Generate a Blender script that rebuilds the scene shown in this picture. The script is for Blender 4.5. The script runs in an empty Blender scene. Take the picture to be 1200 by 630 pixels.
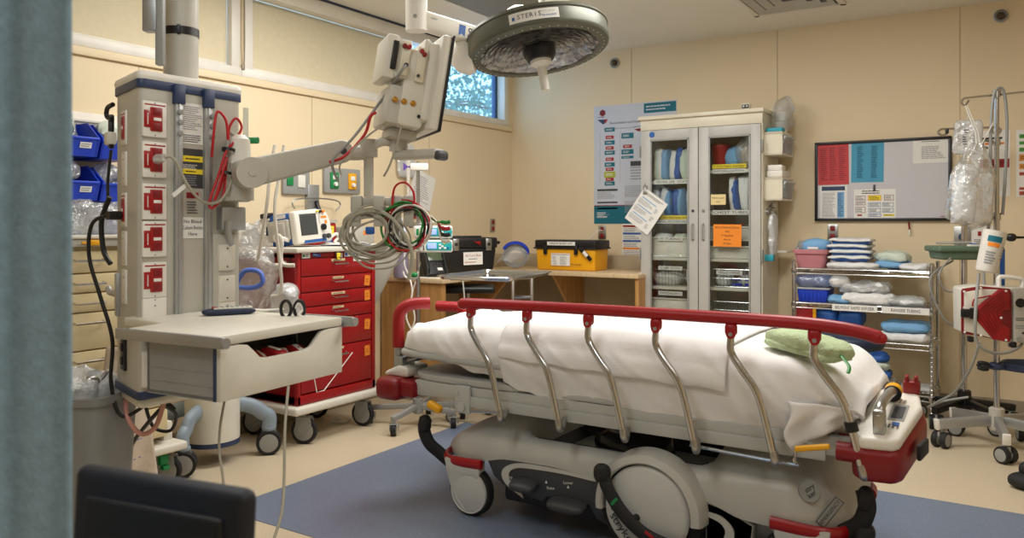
import bpy, bmesh, math, random
from mathutils import Vector, Matrix, noise
SC = bpy.context.scene
COL = SC.collection
V3 = Vector
PI = math.pi
# ---- measuring frame of the photograph: turns a pixel of the 1200x630 picture into a point on a known plane of the room
EYE = 1.25; FOC = 938.0; PX = 600.0; PY = 262.0
YAW = math.atan2(600, 938); SN, CS = math.sin(YAW), math.cos(YAW)
def ray(px, py):
    a = (px-PX)/FOC
    return V3((CS*a-SN, SN*a+CS, (PY-py)/FOC))
def atd(px, py, d): return ray(px, py)*d+V3((0, 0, EYE))
def atz(px, py, z): r = ray(px, py); return r*((z-EYE)/r.z)+V3((0, 0, EYE))
def atx(px, py, x): r = ray(px, py); return r*(x/r.x)+V3((0, 0, EYE))
def aty(px, py, y): r = ray(px, py); return r*(y/r.y)+V3((0, 0, EYE))
# ---- materials
def lin(c):
    return tuple(((x/255)/12.92 if x/255 <= .04045 else ((x/255+.055)/1.055)**2.4) for x in c)
MATS = {}
def mat(name, rgb, rough=.5, metal=0, var=.06, vs=6, bump=0, bs=60, emit=0, coat=0, spec=.5, sub=0):
    if name in MATS: return MATS[name]
    m = bpy.data.materials.new(name); m.use_nodes = True
    nt = m.node_tree; b = nt.nodes['Principled BSDF']; L = nt.links
    c = lin(rgb)
    tc = nt.nodes.new('ShaderNodeTexCoord')
    if var:
        n = nt.nodes.new('ShaderNodeTexNoise'); n.inputs['Scale'].default_value = vs; n.inputs['Detail'].default_value = 4
        L.new(tc.outputs['Object'], n.inputs['Vector'])
        r = nt.nodes.new('ShaderNodeValToRGB')
        r.color_ramp.elements[0].position = .3; r.color_ramp.elements[1].position = .7
        r.color_ramp.elements[0].color = tuple(x*(1-var) for x in c)+(1,)
        r.color_ramp.elements[1].color = tuple(min(1, x*(1+var)) for x in c)+(1,)
        L.new(n.outputs['Fac'], r.inputs['Fac']); L.new(r.outputs['Color'], b.inputs['Base Color'])
    else:
        b.inputs['Base Color'].default_value = c+(1,)
    b.inputs['Roughness'].default_value = rough; b.inputs['Metallic'].default_value = metal
    b.inputs['Specular IOR Level'].default_value = spec
    if coat: b.inputs['Coat Weight'].default_value = coat; b.inputs['Coat Roughness'].default_value = .12
    if sub: b.inputs['Subsurface Weight'].default_value = sub; b.inputs['Subsurface Radius'].default_value = (.01, .01, .01)
    if emit:
        b.inputs['Emission Color'].default_value = c+(1,); b.inputs['Emission Strength'].default_value = emit
    if bump:
        n2 = nt.nodes.new('ShaderNodeTexNoise'); n2.inputs['Scale'].default_value = bs; n2.inputs['Detail'].default_value = 3
        L.new(tc.outputs['Object'], n2.inputs['Vector'])
        bp = nt.nodes.new('ShaderNodeBump'); bp.inputs['Strength'].default_value = bump; bp.inputs['Distance'].default_value = .01
        L.new(n2.outputs['Fac'], bp.inputs['Height']); L.new(bp.outputs['Normal'], b.inputs['Normal'])
    MATS[name] = m
    return m
def clear(name, rgb, milk=.2, rough=.15, gloss=.12, bump=.0, bs=25):
    """see-through plastic or glass: mostly transparent, a little milky, glossy by angle"""
    if name in MATS: return MATS[name]
    m = bpy.data.materials.new(name); m.use_nodes = True
    nt = m.node_tree; N = nt.nodes; L = nt.links
    N.remove(N['Principled BSDF']); out = N['Material Output']
    t = N.new('ShaderNodeBsdfTransparent'); d = N.new('ShaderNodeBsdfDiffuse'); g = N.new('ShaderNodeBsdfGlossy')
    c = lin(rgb); d.inputs['Color'].default_value = c+(1,); t.inputs['Color'].default_value = tuple(.5+.5*x for x in c)+(1,)
    g.inputs['Roughness'].default_value = rough; g.inputs['Color'].default_value = (1, 1, 1, 1)
    a = N.new('ShaderNodeMixShader'); a.inputs[0].default_value = milk
    L.new(t.outputs[0], a.inputs[1]); L.new(d.outputs[0], a.inputs[2])
    lw = N.new('ShaderNodeLayerWeight'); lw.inputs['Blend'].default_value = .35
    mm = N.new('ShaderNodeMath'); mm.operation = 'MULTIPLY_ADD'; mm.inputs[1].default_value = .45; mm.inputs[2].default_value = gloss
    L.new(lw.outputs['Fresnel'], mm.inputs[0])
    e = N.new('ShaderNodeMixShader'); L.new(mm.outputs[0], e.inputs[0]); L.new(a.outputs[0], e.inputs[1]); L.new(g.outputs[0], e.inputs[2])
    L.new(e.outputs[0], out.inputs['Surface'])
    if bump:
        tc = N.new('ShaderNodeTexCoord'); n2 = N.new('ShaderNodeTexNoise'); n2.inputs['Scale'].default_value = bs; n2.inputs['Detail'].default_value = 4
        L.new(tc.outputs['Object'], n2.inputs['Vector'])
        bp = N.new('ShaderNodeBump'); bp.inputs['Strength'].default_value = bump; bp.inputs['Distance'].default_value = .03
        L.new(n2.outputs['Fac'], bp.inputs['Height'])
        for s in (d, g): L.new(bp.outputs['Normal'], s.inputs['Normal'])
        L.new(bp.outputs['Normal'], lw.inputs['Normal'])
    MATS[name] = m
    return m
def wood(name, rgb, rgb2, rough=.45):
    if name in MATS: return MATS[name]
    m = bpy.data.materials.new(name); m.use_nodes = True
    nt = m.node_tree; b = nt.nodes['Principled BSDF']; L = nt.links
    tc = nt.nodes.new('ShaderNodeTexCoord'); mp = nt.nodes.new('ShaderNodeMapping'); mp.inputs['Scale'].default_value = (14, 14, 1.2)
    n = nt.nodes.new('ShaderNodeTexNoise'); n.inputs['Scale'].default_value = 3; n.inputs['Detail'].default_value = 6
    L.new(tc.outputs['Object'], mp.inputs['Vector']); L.new(mp.outputs['Vector'], n.inputs['Vector'])
    r = nt.nodes.new('ShaderNodeValToRGB'); r.color_ramp.elements[0].color = lin(rgb)+(1,); r.color_ramp.elements[1].color = lin(rgb2)+(1,)
    r.color_ramp.elements[0].position = .35; r.color_ramp.elements[1].position = .65
    L.new(n.outputs['Fac'], r.inputs['Fac']); L.new(r.outputs['Color'], b.inputs['Base Color']); b.inputs['Roughness'].default_value = rough
    MATS[name] = m
    return m
# ---- mesh builder
def catmull(pts, k=6, closed=False):
    P = [V3(p) for p in pts]; n = len(P); out = []
    if n < 3 and not closed: return P
    for i in range(n if closed else n-1):
        p0 = P[(i-1) % n] if closed else P[max(i-1, 0)]; p1 = P[i]; p2 = P[(i+1) % n]; p3 = P[(i+2) % n] if closed else P[min(i+2, n-1)]
        for j in range(k):
            t = j/k
            out.append(.5*((2*p1)+(p2-p0)*t+(2*p0-5*p1+4*p2-p3)*t*t+(3*p1-p0-3*p2+p3)*t**3))
    if not closed: out.append(P[-1])
    return out
def frame(o, x, y):
    """matrix from an origin, a right vector and an up vector"""
    x = V3(x).normalized(); y = V3(y); z = x.cross(y).normalized(); y = z.cross(x)
    return Matrix(((x.x, y.x, z.x, o[0]), (x.y, y.y, z.y, o[1]), (x.z, y.z, z.z, o[2]), (0, 0, 0, 1)))
def RZ(a, o=(0, 0, 0)): return Matrix.Translation(V3(o)) @ Matrix.Rotation(a, 4, 'Z')
class MB:
    def __init__(s, m=None): s.v = []; s.f = []; s.fm = []; s.mats = []; s.cur = 0; s.M = m
    def mat(s, m):
        if m not in s.mats: s.mats.append(m)
        s.cur = s.mats.index(m); return s
    def add(s, vs, fs, T=None):
        o = len(s.v)
        for p in vs:
            p = V3(p)
            if T is not None: p = T @ p
            if s.M is not None: p = s.M @ p
            s.v.append(p)
        for f in fs: s.f.append([i+o for i in f]); s.fm.append(s.cur)
        return s
    def addbm(s, bm, T=None):
        bm.verts.ensure_lookup_table(); bm.verts.index_update()
        s.add([v.co.copy() for v in bm.verts], [[v.index for v in f.verts] for f in bm.faces], T); bm.free(); return s
    def box(s, c, size, bev=0, rot=None, seg=2, taper=None):
        bm = bmesh.new(); bmesh.ops.create_cube(bm, size=1)
        for v in bm.verts:
            t = taper if (taper and v.co.z < 0) else 1
            v.co = V3((v.co.x*size[0]*t, v.co.y*size[1]*t, v.co.z*size[2]))
        if bev: bmesh.ops.bevel(bm, geom=bm.edges[:], offset=min(bev, min(size)*.49), segments=seg, affect='EDGES', profile=.5)
        T = Matrix.Translation(V3(c))
        if rot is not None: T = T @ (rot if isinstance(rot, Matrix) else Matrix.Rotation(rot, 4, 'Z'))
        return s.addbm(bm, T)
    def bx(s, x0, x1, y0, y1, z0, z1, bev=0, seg=2):
        return s.box(((x0+x1)/2, (y0+y1)/2, (z0+z1)/2), (abs(x1-x0), abs(y1-y0), abs(z1-z0)), bev, None, seg)
    def cyl(s, p0, p1, r0, r1=None, n=20, cap=True):
        p0 = V3(p0); p1 = V3(p1); r1 = r0 if r1 is None else r1
        return s.lathe([(r0, 0), (r1, (p1-p0).length)], p0, p1-p0, n, cap)
    def lathe(s, prof, o, ax=(0, 0, 1), n=24, cap=True, a0=0, a1=2*PI):
        o = V3(o); ax = V3(ax).normalized()
        h = V3((1, 0, 0)) if abs(ax.x) < .9 else V3((0, 1, 0))
        u = ax.cross(h).normalized(); w = ax.cross(u)
        full = abs(a1-a0-2*PI) < 1e-6; k = n if full else n+1
        vs = [o+ax*z+(u*math.cos(a0+(a1-a0)*i/n)+w*math.sin(a0+(a1-a0)*i/n))*r for r, z in prof for i in range(k)]
        fs = []
        for j in range(len(prof)-1):
            for i in range(n):
                i2 = (i+1) % k if full else i+1
                fs.append([j*k+i, j*k+i2, (j+1)*k+i2, (j+1)*k+i])
        if cap and full:
            fs.append([i for i in range(k)][::-1]); fs.append([(len(prof)-1)*k+i for i in range(k)])
        return s.add(vs, fs)
    def tube(s, pts, r, n=8, k=6, closed=False, sm=True, flat=None, cap=True):
        P = catmull(pts, k, closed) if sm else [V3(p) for p in pts]
        m = len(P); vs = []; fs = []
        t0 = (P[1]-P[0]).normalized(); h = V3((0, 0, 1)) if abs(t0.z) < .9 else V3((1, 0, 0))
        u = t0.cross(h).normalized()
        for i in range(m):
            if closed: t = P[(i+1) % m]-P[i-1]
            else: t = P[min(i+1, m-1)]-P[max(i-1, 0)]
            if t.length < 1e-9: t = t0
            t.normalize(); u = (u-t*u.dot(t))
            u = u.normalized() if u.length > 1e-6 else t.orthogonal().normalized()
            w = t.cross(u)
            rr = r(i/(m-1)) if callable(r) else r
            ra, rb = (rr, rr) if flat is None else (rr*flat[0], rr*flat[1])
            for q in range(n):
                a = 2*PI*q/n; vs.append(P[i]+u*math.cos(a)*ra+w*math.sin(a)*rb)
        for i in range(m if closed else m-1):
            for q in range(n):
                a = i*n+q; b = i*n+(q+1) % n; c = ((i+1) % m)*n+(q+1) % n; d = ((i+1) % m)*n+q
                fs.append([a, b, c, d])
        if not closed and cap: fs.append(list(range(n))[::-1]); fs.append([(m-1)*n+q for q in range(n)])
        return s.add(vs, fs)
    def prism(s, poly, T, depth, bev=0, seg=2):
        """2-D outline in the frame T, pushed back along -z by depth"""
        bm = bmesh.new()
        vs = [bm.verts.new((x, y, 0)) for x, y in poly]
        f = bm.faces.new(vs); bm.normal_update()
        if f.normal.z < 0: f.normal_flip()
        r = bmesh.ops.extrude_face_region(bm, geom=[f])
        nv = [e for e in r['geom'] if isinstance(e, bmesh.types.BMVert)]
        for v in nv: v.co.z = 0
        for v in vs: v.co.z = -depth
        bmesh.ops.recalc_face_normals(bm, faces=bm.faces[:])
        if bev:
            es = [e for e in bm.edges if len(e.link_faces) == 2 and e.calc_face_angle(0) > .5]
            bmesh.ops.bevel(bm, geom=es, offset=bev, segments=seg, affect='EDGES', profile=.5)
        return s.addbm(bm, T)
    def grid(s, fn, nu, nv, cu=False, cv=False):
        vs = [fn(i/(nu if cu else nu-1), j/(nv if cv else nv-1)) for i in range(nu) for j in range(nv)]
        fs = []
        for i in range(nu if cu else nu-1):
            for j in range(nv if cv else nv-1):
                i2 = (i+1) % nu; j2 = (j+1) % nv
                fs.append([i*nv+j, i2*nv+j, i2*nv+j2, i*nv+j2])
        return s.add(vs, fs)
    def pouch(s, c, size, rot=None, e=.5, amp=.0, fr=8, seed=0, nu=20, nv=14, T=None):
        """soft closed pillow; e small = boxy"""
        sx, sy, sz = [x/2 for x in size]
        if T is None:
            T = Matrix.Translation(V3(c))
            if rot is not None: T = T @ (rot if isinstance(rot, Matrix) else Matrix.Rotation(rot, 4, 'Z'))
        sg = lambda x, p: math.copysign(abs(x)**p, x)
        vs = []; fs = []
        for j in range(nv+1):
            b = -PI/2+PI*j/nv
            for i in range(nu):
                a = 2*PI*i/nu
                p = V3((sx*sg(math.cos(b), e)*sg(math.cos(a), e), sy*sg(math.cos(b), e)*sg(math.sin(a), e), sz*sg(math.sin(b), .8)))
                if amp: p += noise.noise_vector(p*fr+V3((seed*3.1, seed*1.7, seed)))*amp+noise.noise_vector(p*fr*2.7+V3((seed, seed*2.1, 7)))*amp*.45
                vs.append(p)
        for j in range(nv):
            for i in range(nu): fs.append([j*nu+i, j*nu+(i+1) % nu, (j+1)*nu+(i+1) % nu, (j+1)*nu+i])
        return s.add(vs, fs, T)
    def text(s, t, T, size, ax='CENTER', wid=None):
        cu = bpy.data.curves.new('t', 'FONT'); cu.body = t; cu.size = size; cu.align_x = ax; cu.align_y = 'CENTER'; cu.resolution_u = 2
        ob = bpy.data.objects.new('t', cu); me = bpy.data.meshes.new_from_object(ob)
        k = 1
        if wid:
            xs = [v.co.x for v in me.vertices]
            if xs and max(xs)-min(xs) > 1e-6: k = wid/(max(xs)-min(xs))
        s.add([(v.co.x*k, v.co.y, 0) for v in me.vertices], [list(p.vertices) for p in me.polygons], T)
        bpy.data.meshes.remove(me); bpy.data.objects.remove(ob); bpy.data.curves.remove(cu); return s
    def card(s, T, w, h, m, t=.0015):
        s.mat(m); return s.box((0, 0, -t/2), (w, h, t), 0, None) if False else s.addT(T, w, h, t)
    def addT(s, T, w, h, t):
        a, b = w/2, h/2
        return s.add([(-a, -b, 0), (a, -b, 0), (a, b, 0), (-a, b, 0), (-a, -b, -t), (a, -b, -t), (a, b, -t), (-a, b, -t)],
                     [[0, 1, 2, 3], [7, 6, 5, 4], [0, 4, 5, 1], [1, 5, 6, 2], [2, 6, 7, 3], [3, 7, 4, 0]], T)
    def rect(s, T, x, y, w, h, m, lift=.0008):
        s.mat(m); a, b = w/2, h/2
        return s.add([(x-a, y-b, lift), (x+a, y-b, lift), (x+a, y+b, lift), (x-a, y+b, lift)], [[0, 1, 2, 3]], T)
    def words(s, T, x, y, w, h, rows, m, seed=1, fill=.42, lift=.0009):
        """rows of small print too fine to read"""
        R = random.Random(seed); s.mat(m)
        for r in range(rows):
            yy = y+h/2-(r+.5)*h/rows; hh = h/rows*fill/2; xx = x-w/2; end = x-w/2+w*R.uniform(.6, 1)
            while xx < end:
                ww = min(w*R.uniform(.05, .16), end-xx)
                s.add([(xx, yy-hh, lift), (xx+ww, yy-hh, lift), (xx+ww, yy+hh, lift), (xx, yy+hh, lift)], [[0, 1, 2, 3]], T); xx += ww+w*.02
        return s
WM = {}
def build(name, mb, m=None, parent=None, smooth=38):
    me = bpy.data.meshes.new(name)
    P = WM[parent.name] if parent is not None else None
    if P is not None: I = P.inverted(); pts = [I @ v for v in mb.v]; off = None
    else:
        xs = [v.x for v in mb.v]; ys = [v.y for v in mb.v]; zs = [v.z for v in mb.v]
        off = V3(((min(xs)+max(xs))/2, (min(ys)+max(ys))/2, min(zs))); pts = [v-off for v in mb.v]
    me.from_pydata(pts, [], mb.f)
    ms = mb.mats or []
    if not ms: me.materials.append(m)
    else:
        for q in ms: me.materials.append(q)
        me.polygons.foreach_set('material_index', mb.fm)
    me.polygons.foreach_set('use_smooth', [True]*len(me.polygons))
    me.update(); me.set_sharp_from_angle(angle=math.radians(smooth))
    o = bpy.data.objects.new(name, me); COL.objects.link(o)
    if parent is not None: o.parent = parent; WM[o.name] = WM[parent.name]
    else: o.location = off; WM[o.name] = Matrix.Translation(off)
    return o
def tag(o, label, cat, group=None):
    o['label'] = label; o['category'] = cat
    if group: o['group'] = group
    return o
def thing(name, label, cat, loc, rotz=0, group=None):
    o = bpy.data.objects.new(name, None); COL.objects.link(o); o.location = loc; o.rotation_euler = (0, 0, rotz); o.empty_display_size = .05
    WM[o.name] = RZ(rotz, loc); return tag(o, label, cat, group)
def one(name, mb, m, label, cat, group=None, smooth=38): return tag(build(name, mb, m, None, smooth), label, cat, group)
def st(name, mb, m=None, smooth=38):
    o = build(name, mb, m, None, smooth); o['kind'] = 'structure'; return o
def plabel(o, l): o['label'] = l; return o
def dup(o, loc=None, rotz=None, label=None, parent=None):
    c = o.copy(); COL.objects.link(c)
    if parent is not None: c.parent = parent
    else:
        if loc is not None: c.location = loc
        if rotz is not None: c.rotation_euler = (0, 0, rotz)
        if label: c['label'] = label
    for ch in list(o.children): dup(ch, parent=c)
    return c
XP, YP, ZP = V3((1, 0, 0)), V3((0, 1, 0)), V3((0, 0, 1))
def face_back(p): return frame(p, XP, ZP)          # something on a face that looks towards -y
def face_left(p): return frame(p, YP, ZP)          # something on a face that looks towards +x
# ---- palette
def setup():
    P = dict(
    white=mat('white_paint', (232, 228, 218), .4), offw=mat('offwhite_plastic', (222, 217, 203), .42), ivory=mat('ivory_enamel', (226, 218, 196), .35),
    pgrey=mat('warm_grey_plastic', (190, 186, 174), .42), pgrey2=mat('mid_grey_plastic', (150, 150, 146), .45), pdark=mat('dark_grey_plastic', (62, 63, 66), .5),
    black=mat('black_plastic', (18, 18, 20), .4), rubber=mat('black_rubber', (26, 26, 27), .7), navy=mat('navy_plastic', (44, 58, 92), .45),
    red=mat('red_enamel', (158, 8, 16), .38, coat=.12), redp=mat('red_plastic', (160, 16, 24), .4), dred=mat('dark_red_plastic', (128, 12, 20), .42),
    chrome=mat('chrome', (200, 200, 200), .16, 1, var=.03), steel=mat('brushed_steel', (176, 176, 174), .32, 1, var=.05), alu=mat('satin_aluminium', (176, 178, 178), .42, .75),
    paper=mat('white_paper', (236, 234, 228), .8, var=.02), ink=mat('black_print', (38, 38, 42), .8, var=0), gink=mat('grey_print', (146, 146, 148), .8, var=0),
    yel=mat('yellow_plastic', (236, 170, 20), .4), yelp=mat('yellow_label', (246, 220, 50), .7, var=.02), ora=mat('orange_paper', (240, 140, 40), .75, var=.03),
    cream=mat('cream_enamel', (222, 204, 160), .4), blue=mat('cobalt_plastic', (22, 62, 190), .4), blue2=mat('blue_plastic', (36, 92, 170), .45),
    lblue=mat('light_blue_cloth', (122, 172, 214), .8, bump=.3, bs=30), wrapw=mat('white_wrap', (228, 228, 226), .5, bump=1, bs=30), wrapg=mat('pale_green_wrap', (206, 216, 200), .6, bump=.4, bs=25),
    teal=mat('teal_print', (0, 104, 122), .6, var=.03), green=mat('green_plastic', (20, 130, 70), .45), cloth=mat('white_sheet', (240, 238, 236), .85, var=.015, bump=.4, bs=11),
    towel=mat('green_terry', (196, 214, 170), .95, var=.1, vs=40, bump=.8, bs=160), navyv=mat('navy_vinyl', (26, 40, 66), .5), cgrey=mat('grey_cable', (170, 165, 148), .5), cwhite=mat('white_cable', (226, 222, 212), .45),
    cred=mat('red_cable', (190, 24, 34), .45), cgreen=mat('green_cable', (30, 130, 50), .45), cblack=mat('black_cable', (20, 20, 20), .5),
    bag=clear('clear_bag', (235, 238, 240), .16, .12, .1, .8, 22), bagm=clear('milky_bag', (236, 238, 238), .5, .2, .1, .8, 18), glass=clear('pane_glass', (226, 242, 255), .0, .02, .015),
    tub=clear('clear_tub', (225, 228, 224), .45, .25, .06), visor=clear('clear_visor', (220, 226, 228), .12, .35, .02), dglass=clear('door_glass', (240, 244, 242), .0, .03, .02),
    hood=mat('hood_grey', (188, 187, 180), .42), litter=mat('litter_grey', (182, 183, 178), .4), charcoal=mat('charcoal_panel', (58, 60, 66), .5),
    pink=mat('dusty_pink_plastic', (196, 128, 134), .5), sage=mat('sage_green_plastic', (98, 120, 100), .5), taupe=mat('taupe_laminate', (176, 160, 132), .55), )
    P['oak'] = wood('oak_panel', (176, 128, 72), (196, 150, 92)); P['ctop'] = wood('counter_laminate', (206, 178, 138), (218, 192, 154))
    return P
P = setup()
# ================= the room =================
LX, BY, RX, FY, CH = -3.94, 6.16, 2.4, -2.4, 2.71
def floor_mat(name, rgb, specks, tile):
    m = bpy.data.materials.new(name); m.use_nodes = True
    nt = m.node_tree; b = nt.nodes['Principled BSDF']; L = nt.links
    tc = nt.nodes.new('ShaderNodeTexCoord')
    n = nt.nodes.new('ShaderNodeTexNoise'); n.inputs['Scale'].default_value = 130; n.inputs['Detail'].default_value = 2
    n2 = nt.nodes.new('ShaderNodeTexNoise'); n2.inputs['Scale'].default_value = 1.6; n2.inputs['Detail'].default_value = 5
    for q in (n, n2): L.new(tc.outputs['Object'], q.inputs['Vector'])
    r = nt.nodes.new('ShaderNodeValToRGB'); c = lin(rgb)
    r.color_ramp.elements[0].position = .36; r.color_ramp.elements[1].position = .64
    r.color_ramp.elements[0].color = tuple(x*(1-specks) for x in c)+(1,); r.color_ramp.elements[1].color = tuple(min(1, x*(1+specks)) for x in c)+(1,)
    L.new(n.outputs['Fac'], r.inputs['Fac'])
    br = nt.nodes.new('ShaderNodeTexBrick'); br.offset = 0; br.inputs['Scale'].default_value = 1
    br.inputs['Brick Width'].default_value = tile[0]; br.inputs['Row Height'].default_value = tile[1]; br.inputs['Mortar Size'].default_value = .0012; br.inputs['Mortar Smooth'].default_value = 0
    br.inputs['Color1'].default_value = br.inputs['Color2'].default_value = (1, 1, 1, 1); br.inputs['Mortar'].default_value = (.72, .72, .72, 1)
    mp = nt.nodes.new('ShaderNodeMapping'); mp.inputs['Location'].default_value = tile[2]
    L.new(tc.outputs['Object'], mp.inputs['Vector']); L.new(mp.outputs['Vector'], br.inputs['Vector'])
    mx = nt.nodes.new('ShaderNodeMix'); mx.data_type = 'RGBA'; mx.blend_type = 'MULTIPLY'; mx.inputs['Factor'].default_value = 1
    L.new(r.outputs['Color'], mx.inputs['A']); L.new(br.outputs['Color'], mx.inputs['B']); L.new(mx.outputs['Result'], b.inputs['Base Color'])
    mr = nt.nodes.new('ShaderNodeMapRange'); mr.inputs['To Min'].default_value = .26; mr.inputs['To Max'].default_value = .48
    L.new(n2.outputs['Fac'], mr.inputs['Value']); L.new(mr.outputs['Result'], b.inputs['Roughness'])
    return m
wallm = mat('cream_wall', (230, 211, 176), .6, var=.025, vs=1.4)
ceilm = mat('ceiling_paint', (232, 227, 214), .8, var=.02, vs=2)
trimw = mat('trim_white', (226, 220, 208), .45)
seamm = mat('wall_seam', (176, 150, 110), .7, var=0)
based = mat('baseboard_vinyl', (150, 138, 116), .55)
b = MB(); b.bx(LX, RX, FY, BY, -.1, 0); st('floor', b, floor_mat('vinyl_floor', (206, 190, 162), .07, (1.83, 1.83, (.35, .4, 0))))
b = MB(); b.bx(-2.96, 1.2, 2.26, 4.085, .0002, .002); st('floor_inset', b, floor_mat('blue_vinyl', (112, 124, 144), .12, (9, 9, (0, 0, 0))))
b = MB(); b.bx(LX-.2, RX+.2, FY-.2, BY+.2, CH, CH+.1); st('ceiling', b, ceilm)
b = MB(); b.bx(LX-.15, RX+.15, BY, BY+.15, 0, CH).mat(wallm)
b.mats = [wallm]; b.mat(seamm)
for u in (-2.758, -1.566, -.363, .83): b.bx(u-.002, u+.002, BY-.0015, BY+.01, .1, CH)
st('wall_back', b)
b = MB(); b.bx(RX, RX+.15, FY, BY, 0, CH); st('wall_right', b, wallm)
b = MB(); b.bx(LX-.15, RX+.15, FY-.15, FY, 0, CH); st('wall_front', b, wallm)
# window wall: solid below the sill, a strip of three openings, a band above
S0, S1 = 2.15, 2.66
bays = [(1.78, 3.11), (3.205, 4.56), (4.66, 6.05)]
b = MB().mat(wallm)
b.bx(LX-.15, LX, FY, BY, 0, S0); b.bx(LX-.15, LX, FY, BY, S1, CH); b.bx(LX-.15, LX, FY, bays[0][0], S0, S1)
b.bx(LX-.15, LX, bays[2][1], BY, S0, S1); b.bx(LX-.15, LX, bays[0][1], bays[1][0], S0, S1); b.bx(LX-.15, LX, bays[1][1], bays[2][0], S0, S1)
b.mat(seamm); b.bx(LX-.01, LX+.0015, FY, BY, 2.078, 2.0815)
for v in (2.5, 3.72, 4.95): b.bx(LX-.01, LX+.0012, v-.0015, v+.0015, .1, 2.078)
st('wall_left', b)
frm = mat('window_frame_white', (224, 220, 210), .4)
sash = mat('window_sash_blue', (62, 84, 120), .4, .2)
for i, (y0, y1) in enumerate(bays):
    b = MB().mat(frm)
    b.bx(LX-.06, LX+.014, y0-.06, y1+.045, S0-.022, S0+.03, .004); b.bx(LX-.06, LX+.012, y0-.03, y0+.03, S0, S1, .003); b.bx(LX-.06, LX+.012, y1-.03, y1+.03, S0, S1, .003); b.bx(LX-.06, LX+.012, y0, y1, S1-.03, S1+.02, .003)
    if i == 2:
        b.mat(sash); b.bx(LX-.11, LX-.07, y1-.06, y1-.02, S0+.02, S1, .004); b.bx(LX-.11, LX-.07, y0+.02, y0+.06, S0+.02, S1, .004); b.bx(LX-.11, LX-.07, y0+.02, y1-.02, S0+.02, S0+.04, .004)
        b.mat(P['glass']); b.bx(LX-.093, LX-.089, y0+.03, y1-.03, S0+.03, S1)
    else:
        b.mat(P['glass']); b.bx(LX-.12, LX-.116, y0+.01, y1-.01, S0, S1)
    st('window_%d' % (i+1), b)
shade = mat('roller_shade_fabric', (218, 206, 176), .85, var=.03, vs=30, bump=.1, bs=300)
for i, lab in ((0, 'beige roller shade fully lowered over the high window above the grey column'), (1, 'beige roller shade fully lowered over the high window behind the monitor')):
    y0, y1 = bays[i]
    r = thing('roller_shade', lab, 'window shade', (LX-.03, (y0+y1)/2, S0), group='roller shades on the high windows')
    b = MB(); b.bx(LX-.036, LX-.03, y0+.034, y1-.034, S0+.05, S1-.04); build('fabric', b, shade, r)
    b = MB(); b.bx(LX-.04, LX-.026, y0+.034, y1-.034, S0+.032, S0+.05, .003); build('hem_bar', b, trimw, r)
    b = MB(); yc = y1+.047 if i == 0 else y1+.03
    b.tube([(LX+.016, yc-.012, 2.64), (LX+.016, yc-.013, 2.3), (LX+.016, yc, 2.185), (LX+.016, yc+.013, 2.3), (LX+.016, yc+.012, 2.64)], .0028, 6)
    b.box((LX+.017, yc, 2.182), (.012, .02, .03), .003); build('pull_chain', b, mat('bead_chain', (150, 140, 120), .4, .4), r)
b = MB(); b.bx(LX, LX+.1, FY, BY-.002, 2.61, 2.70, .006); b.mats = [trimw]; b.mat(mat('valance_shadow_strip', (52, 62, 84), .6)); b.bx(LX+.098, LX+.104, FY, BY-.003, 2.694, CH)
st('trim_1', b)
b = MB(); b.bx(LX, LX+.018, FY, BY-.02, 2.085, 2.1275, .004); st('trim_2', b, wallm)
b = MB(); b.bx(LX+.02, RX, BY-.012, BY, 0, .1, .003); st('baseboard_back', b, based)
b = MB(); b.bx(LX, LX+.012, FY, BY-.013, 0, .1, .003); st('baseboard_left', b, based)
b = MB(); b.bx(LX, LX+.035, 1.2, 2.5, 1.735, 1.80, .008); b.bx(LX, LX+.05, 1.2, 2.5, 1.75, 1.77, .006); st('trim_3', b, trimw)
# ---- unlit troffer, air diffuser, sprinkler-like wall fittings
A = atz(583, 24, CH); A.z = CH
r = thing('ceiling_light', 'unlit ceiling light panel with grey prismatic lens above surgical lamp arm', 'ceiling light', (A.x+.31, A.y-.61, CH-.012))
b = MB(); x0, x1, y0, y1 = A.x, A.x+.61, A.y-1.0, A.y
for q in ((x0, x1, y0, y0+.02), (x0, x1, y1-.02, y1), (x0, x0+.02, y0, y1), (x1-.02, x1, y0, y1)): b.bx(*q, CH-.012, CH, .002)
build('frame', b, trimw, r)
b = MB(); b.bx(x0+.02, x1-.02, y0+.02, y1-.02, CH-.007, CH-.001); build('lens', b, mat('prismatic_lens', (132, 128, 114), .55, var=.3, vs=160, bump=.5, bs=200), r)
c0 = atz(885, 18, CH)
r = thing('air_vent', 'square louvred air vent in the ceiling near the back wall', 'air vent', (c0.x+.3, c0.y-.3, CH-.02))
b = MB(); x0, x1, y0, y1 = c0.x, c0.x+.6, c0.y-.6, c0.y
for q in ((x0, x1, y0, y0+.04), (x0, x1, y1-.04, y1), (x0, x0+.04, y0, y1), (x1-.04, x1, y0, y1)): b.bx(*q, CH-.016, CH, .004)
build('frame', b, trimw, r)
for k in range(3):
    s = .05+k*.075; b = MB()
    a0, a1 = (x0+s, y0+s), (x1-s, y1-s); d = .05
    vs = [(a0[0], a0[1], CH-.018), (a1[0], a0[1], CH-.018), (a1[0], a1[1], CH-.018), (a0[0], a1[1], CH-.018), (a0[0]+d, a0[1]+d, CH-.002), (a1[0]-d, a0[1]+d, CH-.002), (a1[0]-d, a1[1]-d, CH-.002), (a0[0]+d, a1[1]-d, CH-.002)]
    b.add(vs, [[0, 1, 5, 4], [1, 2, 6, 5], [2, 3, 7, 6], [3, 0, 4, 7]]); build('louvre', b, mat('vent_grey', (186, 184, 176), .5), r)
b = MB(); b.bx(x0+.04, x1-.04, y0+.04, y1-.04, CH-.002, CH-.0005); build('duct_opening', b, P['pdark'], r)
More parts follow.
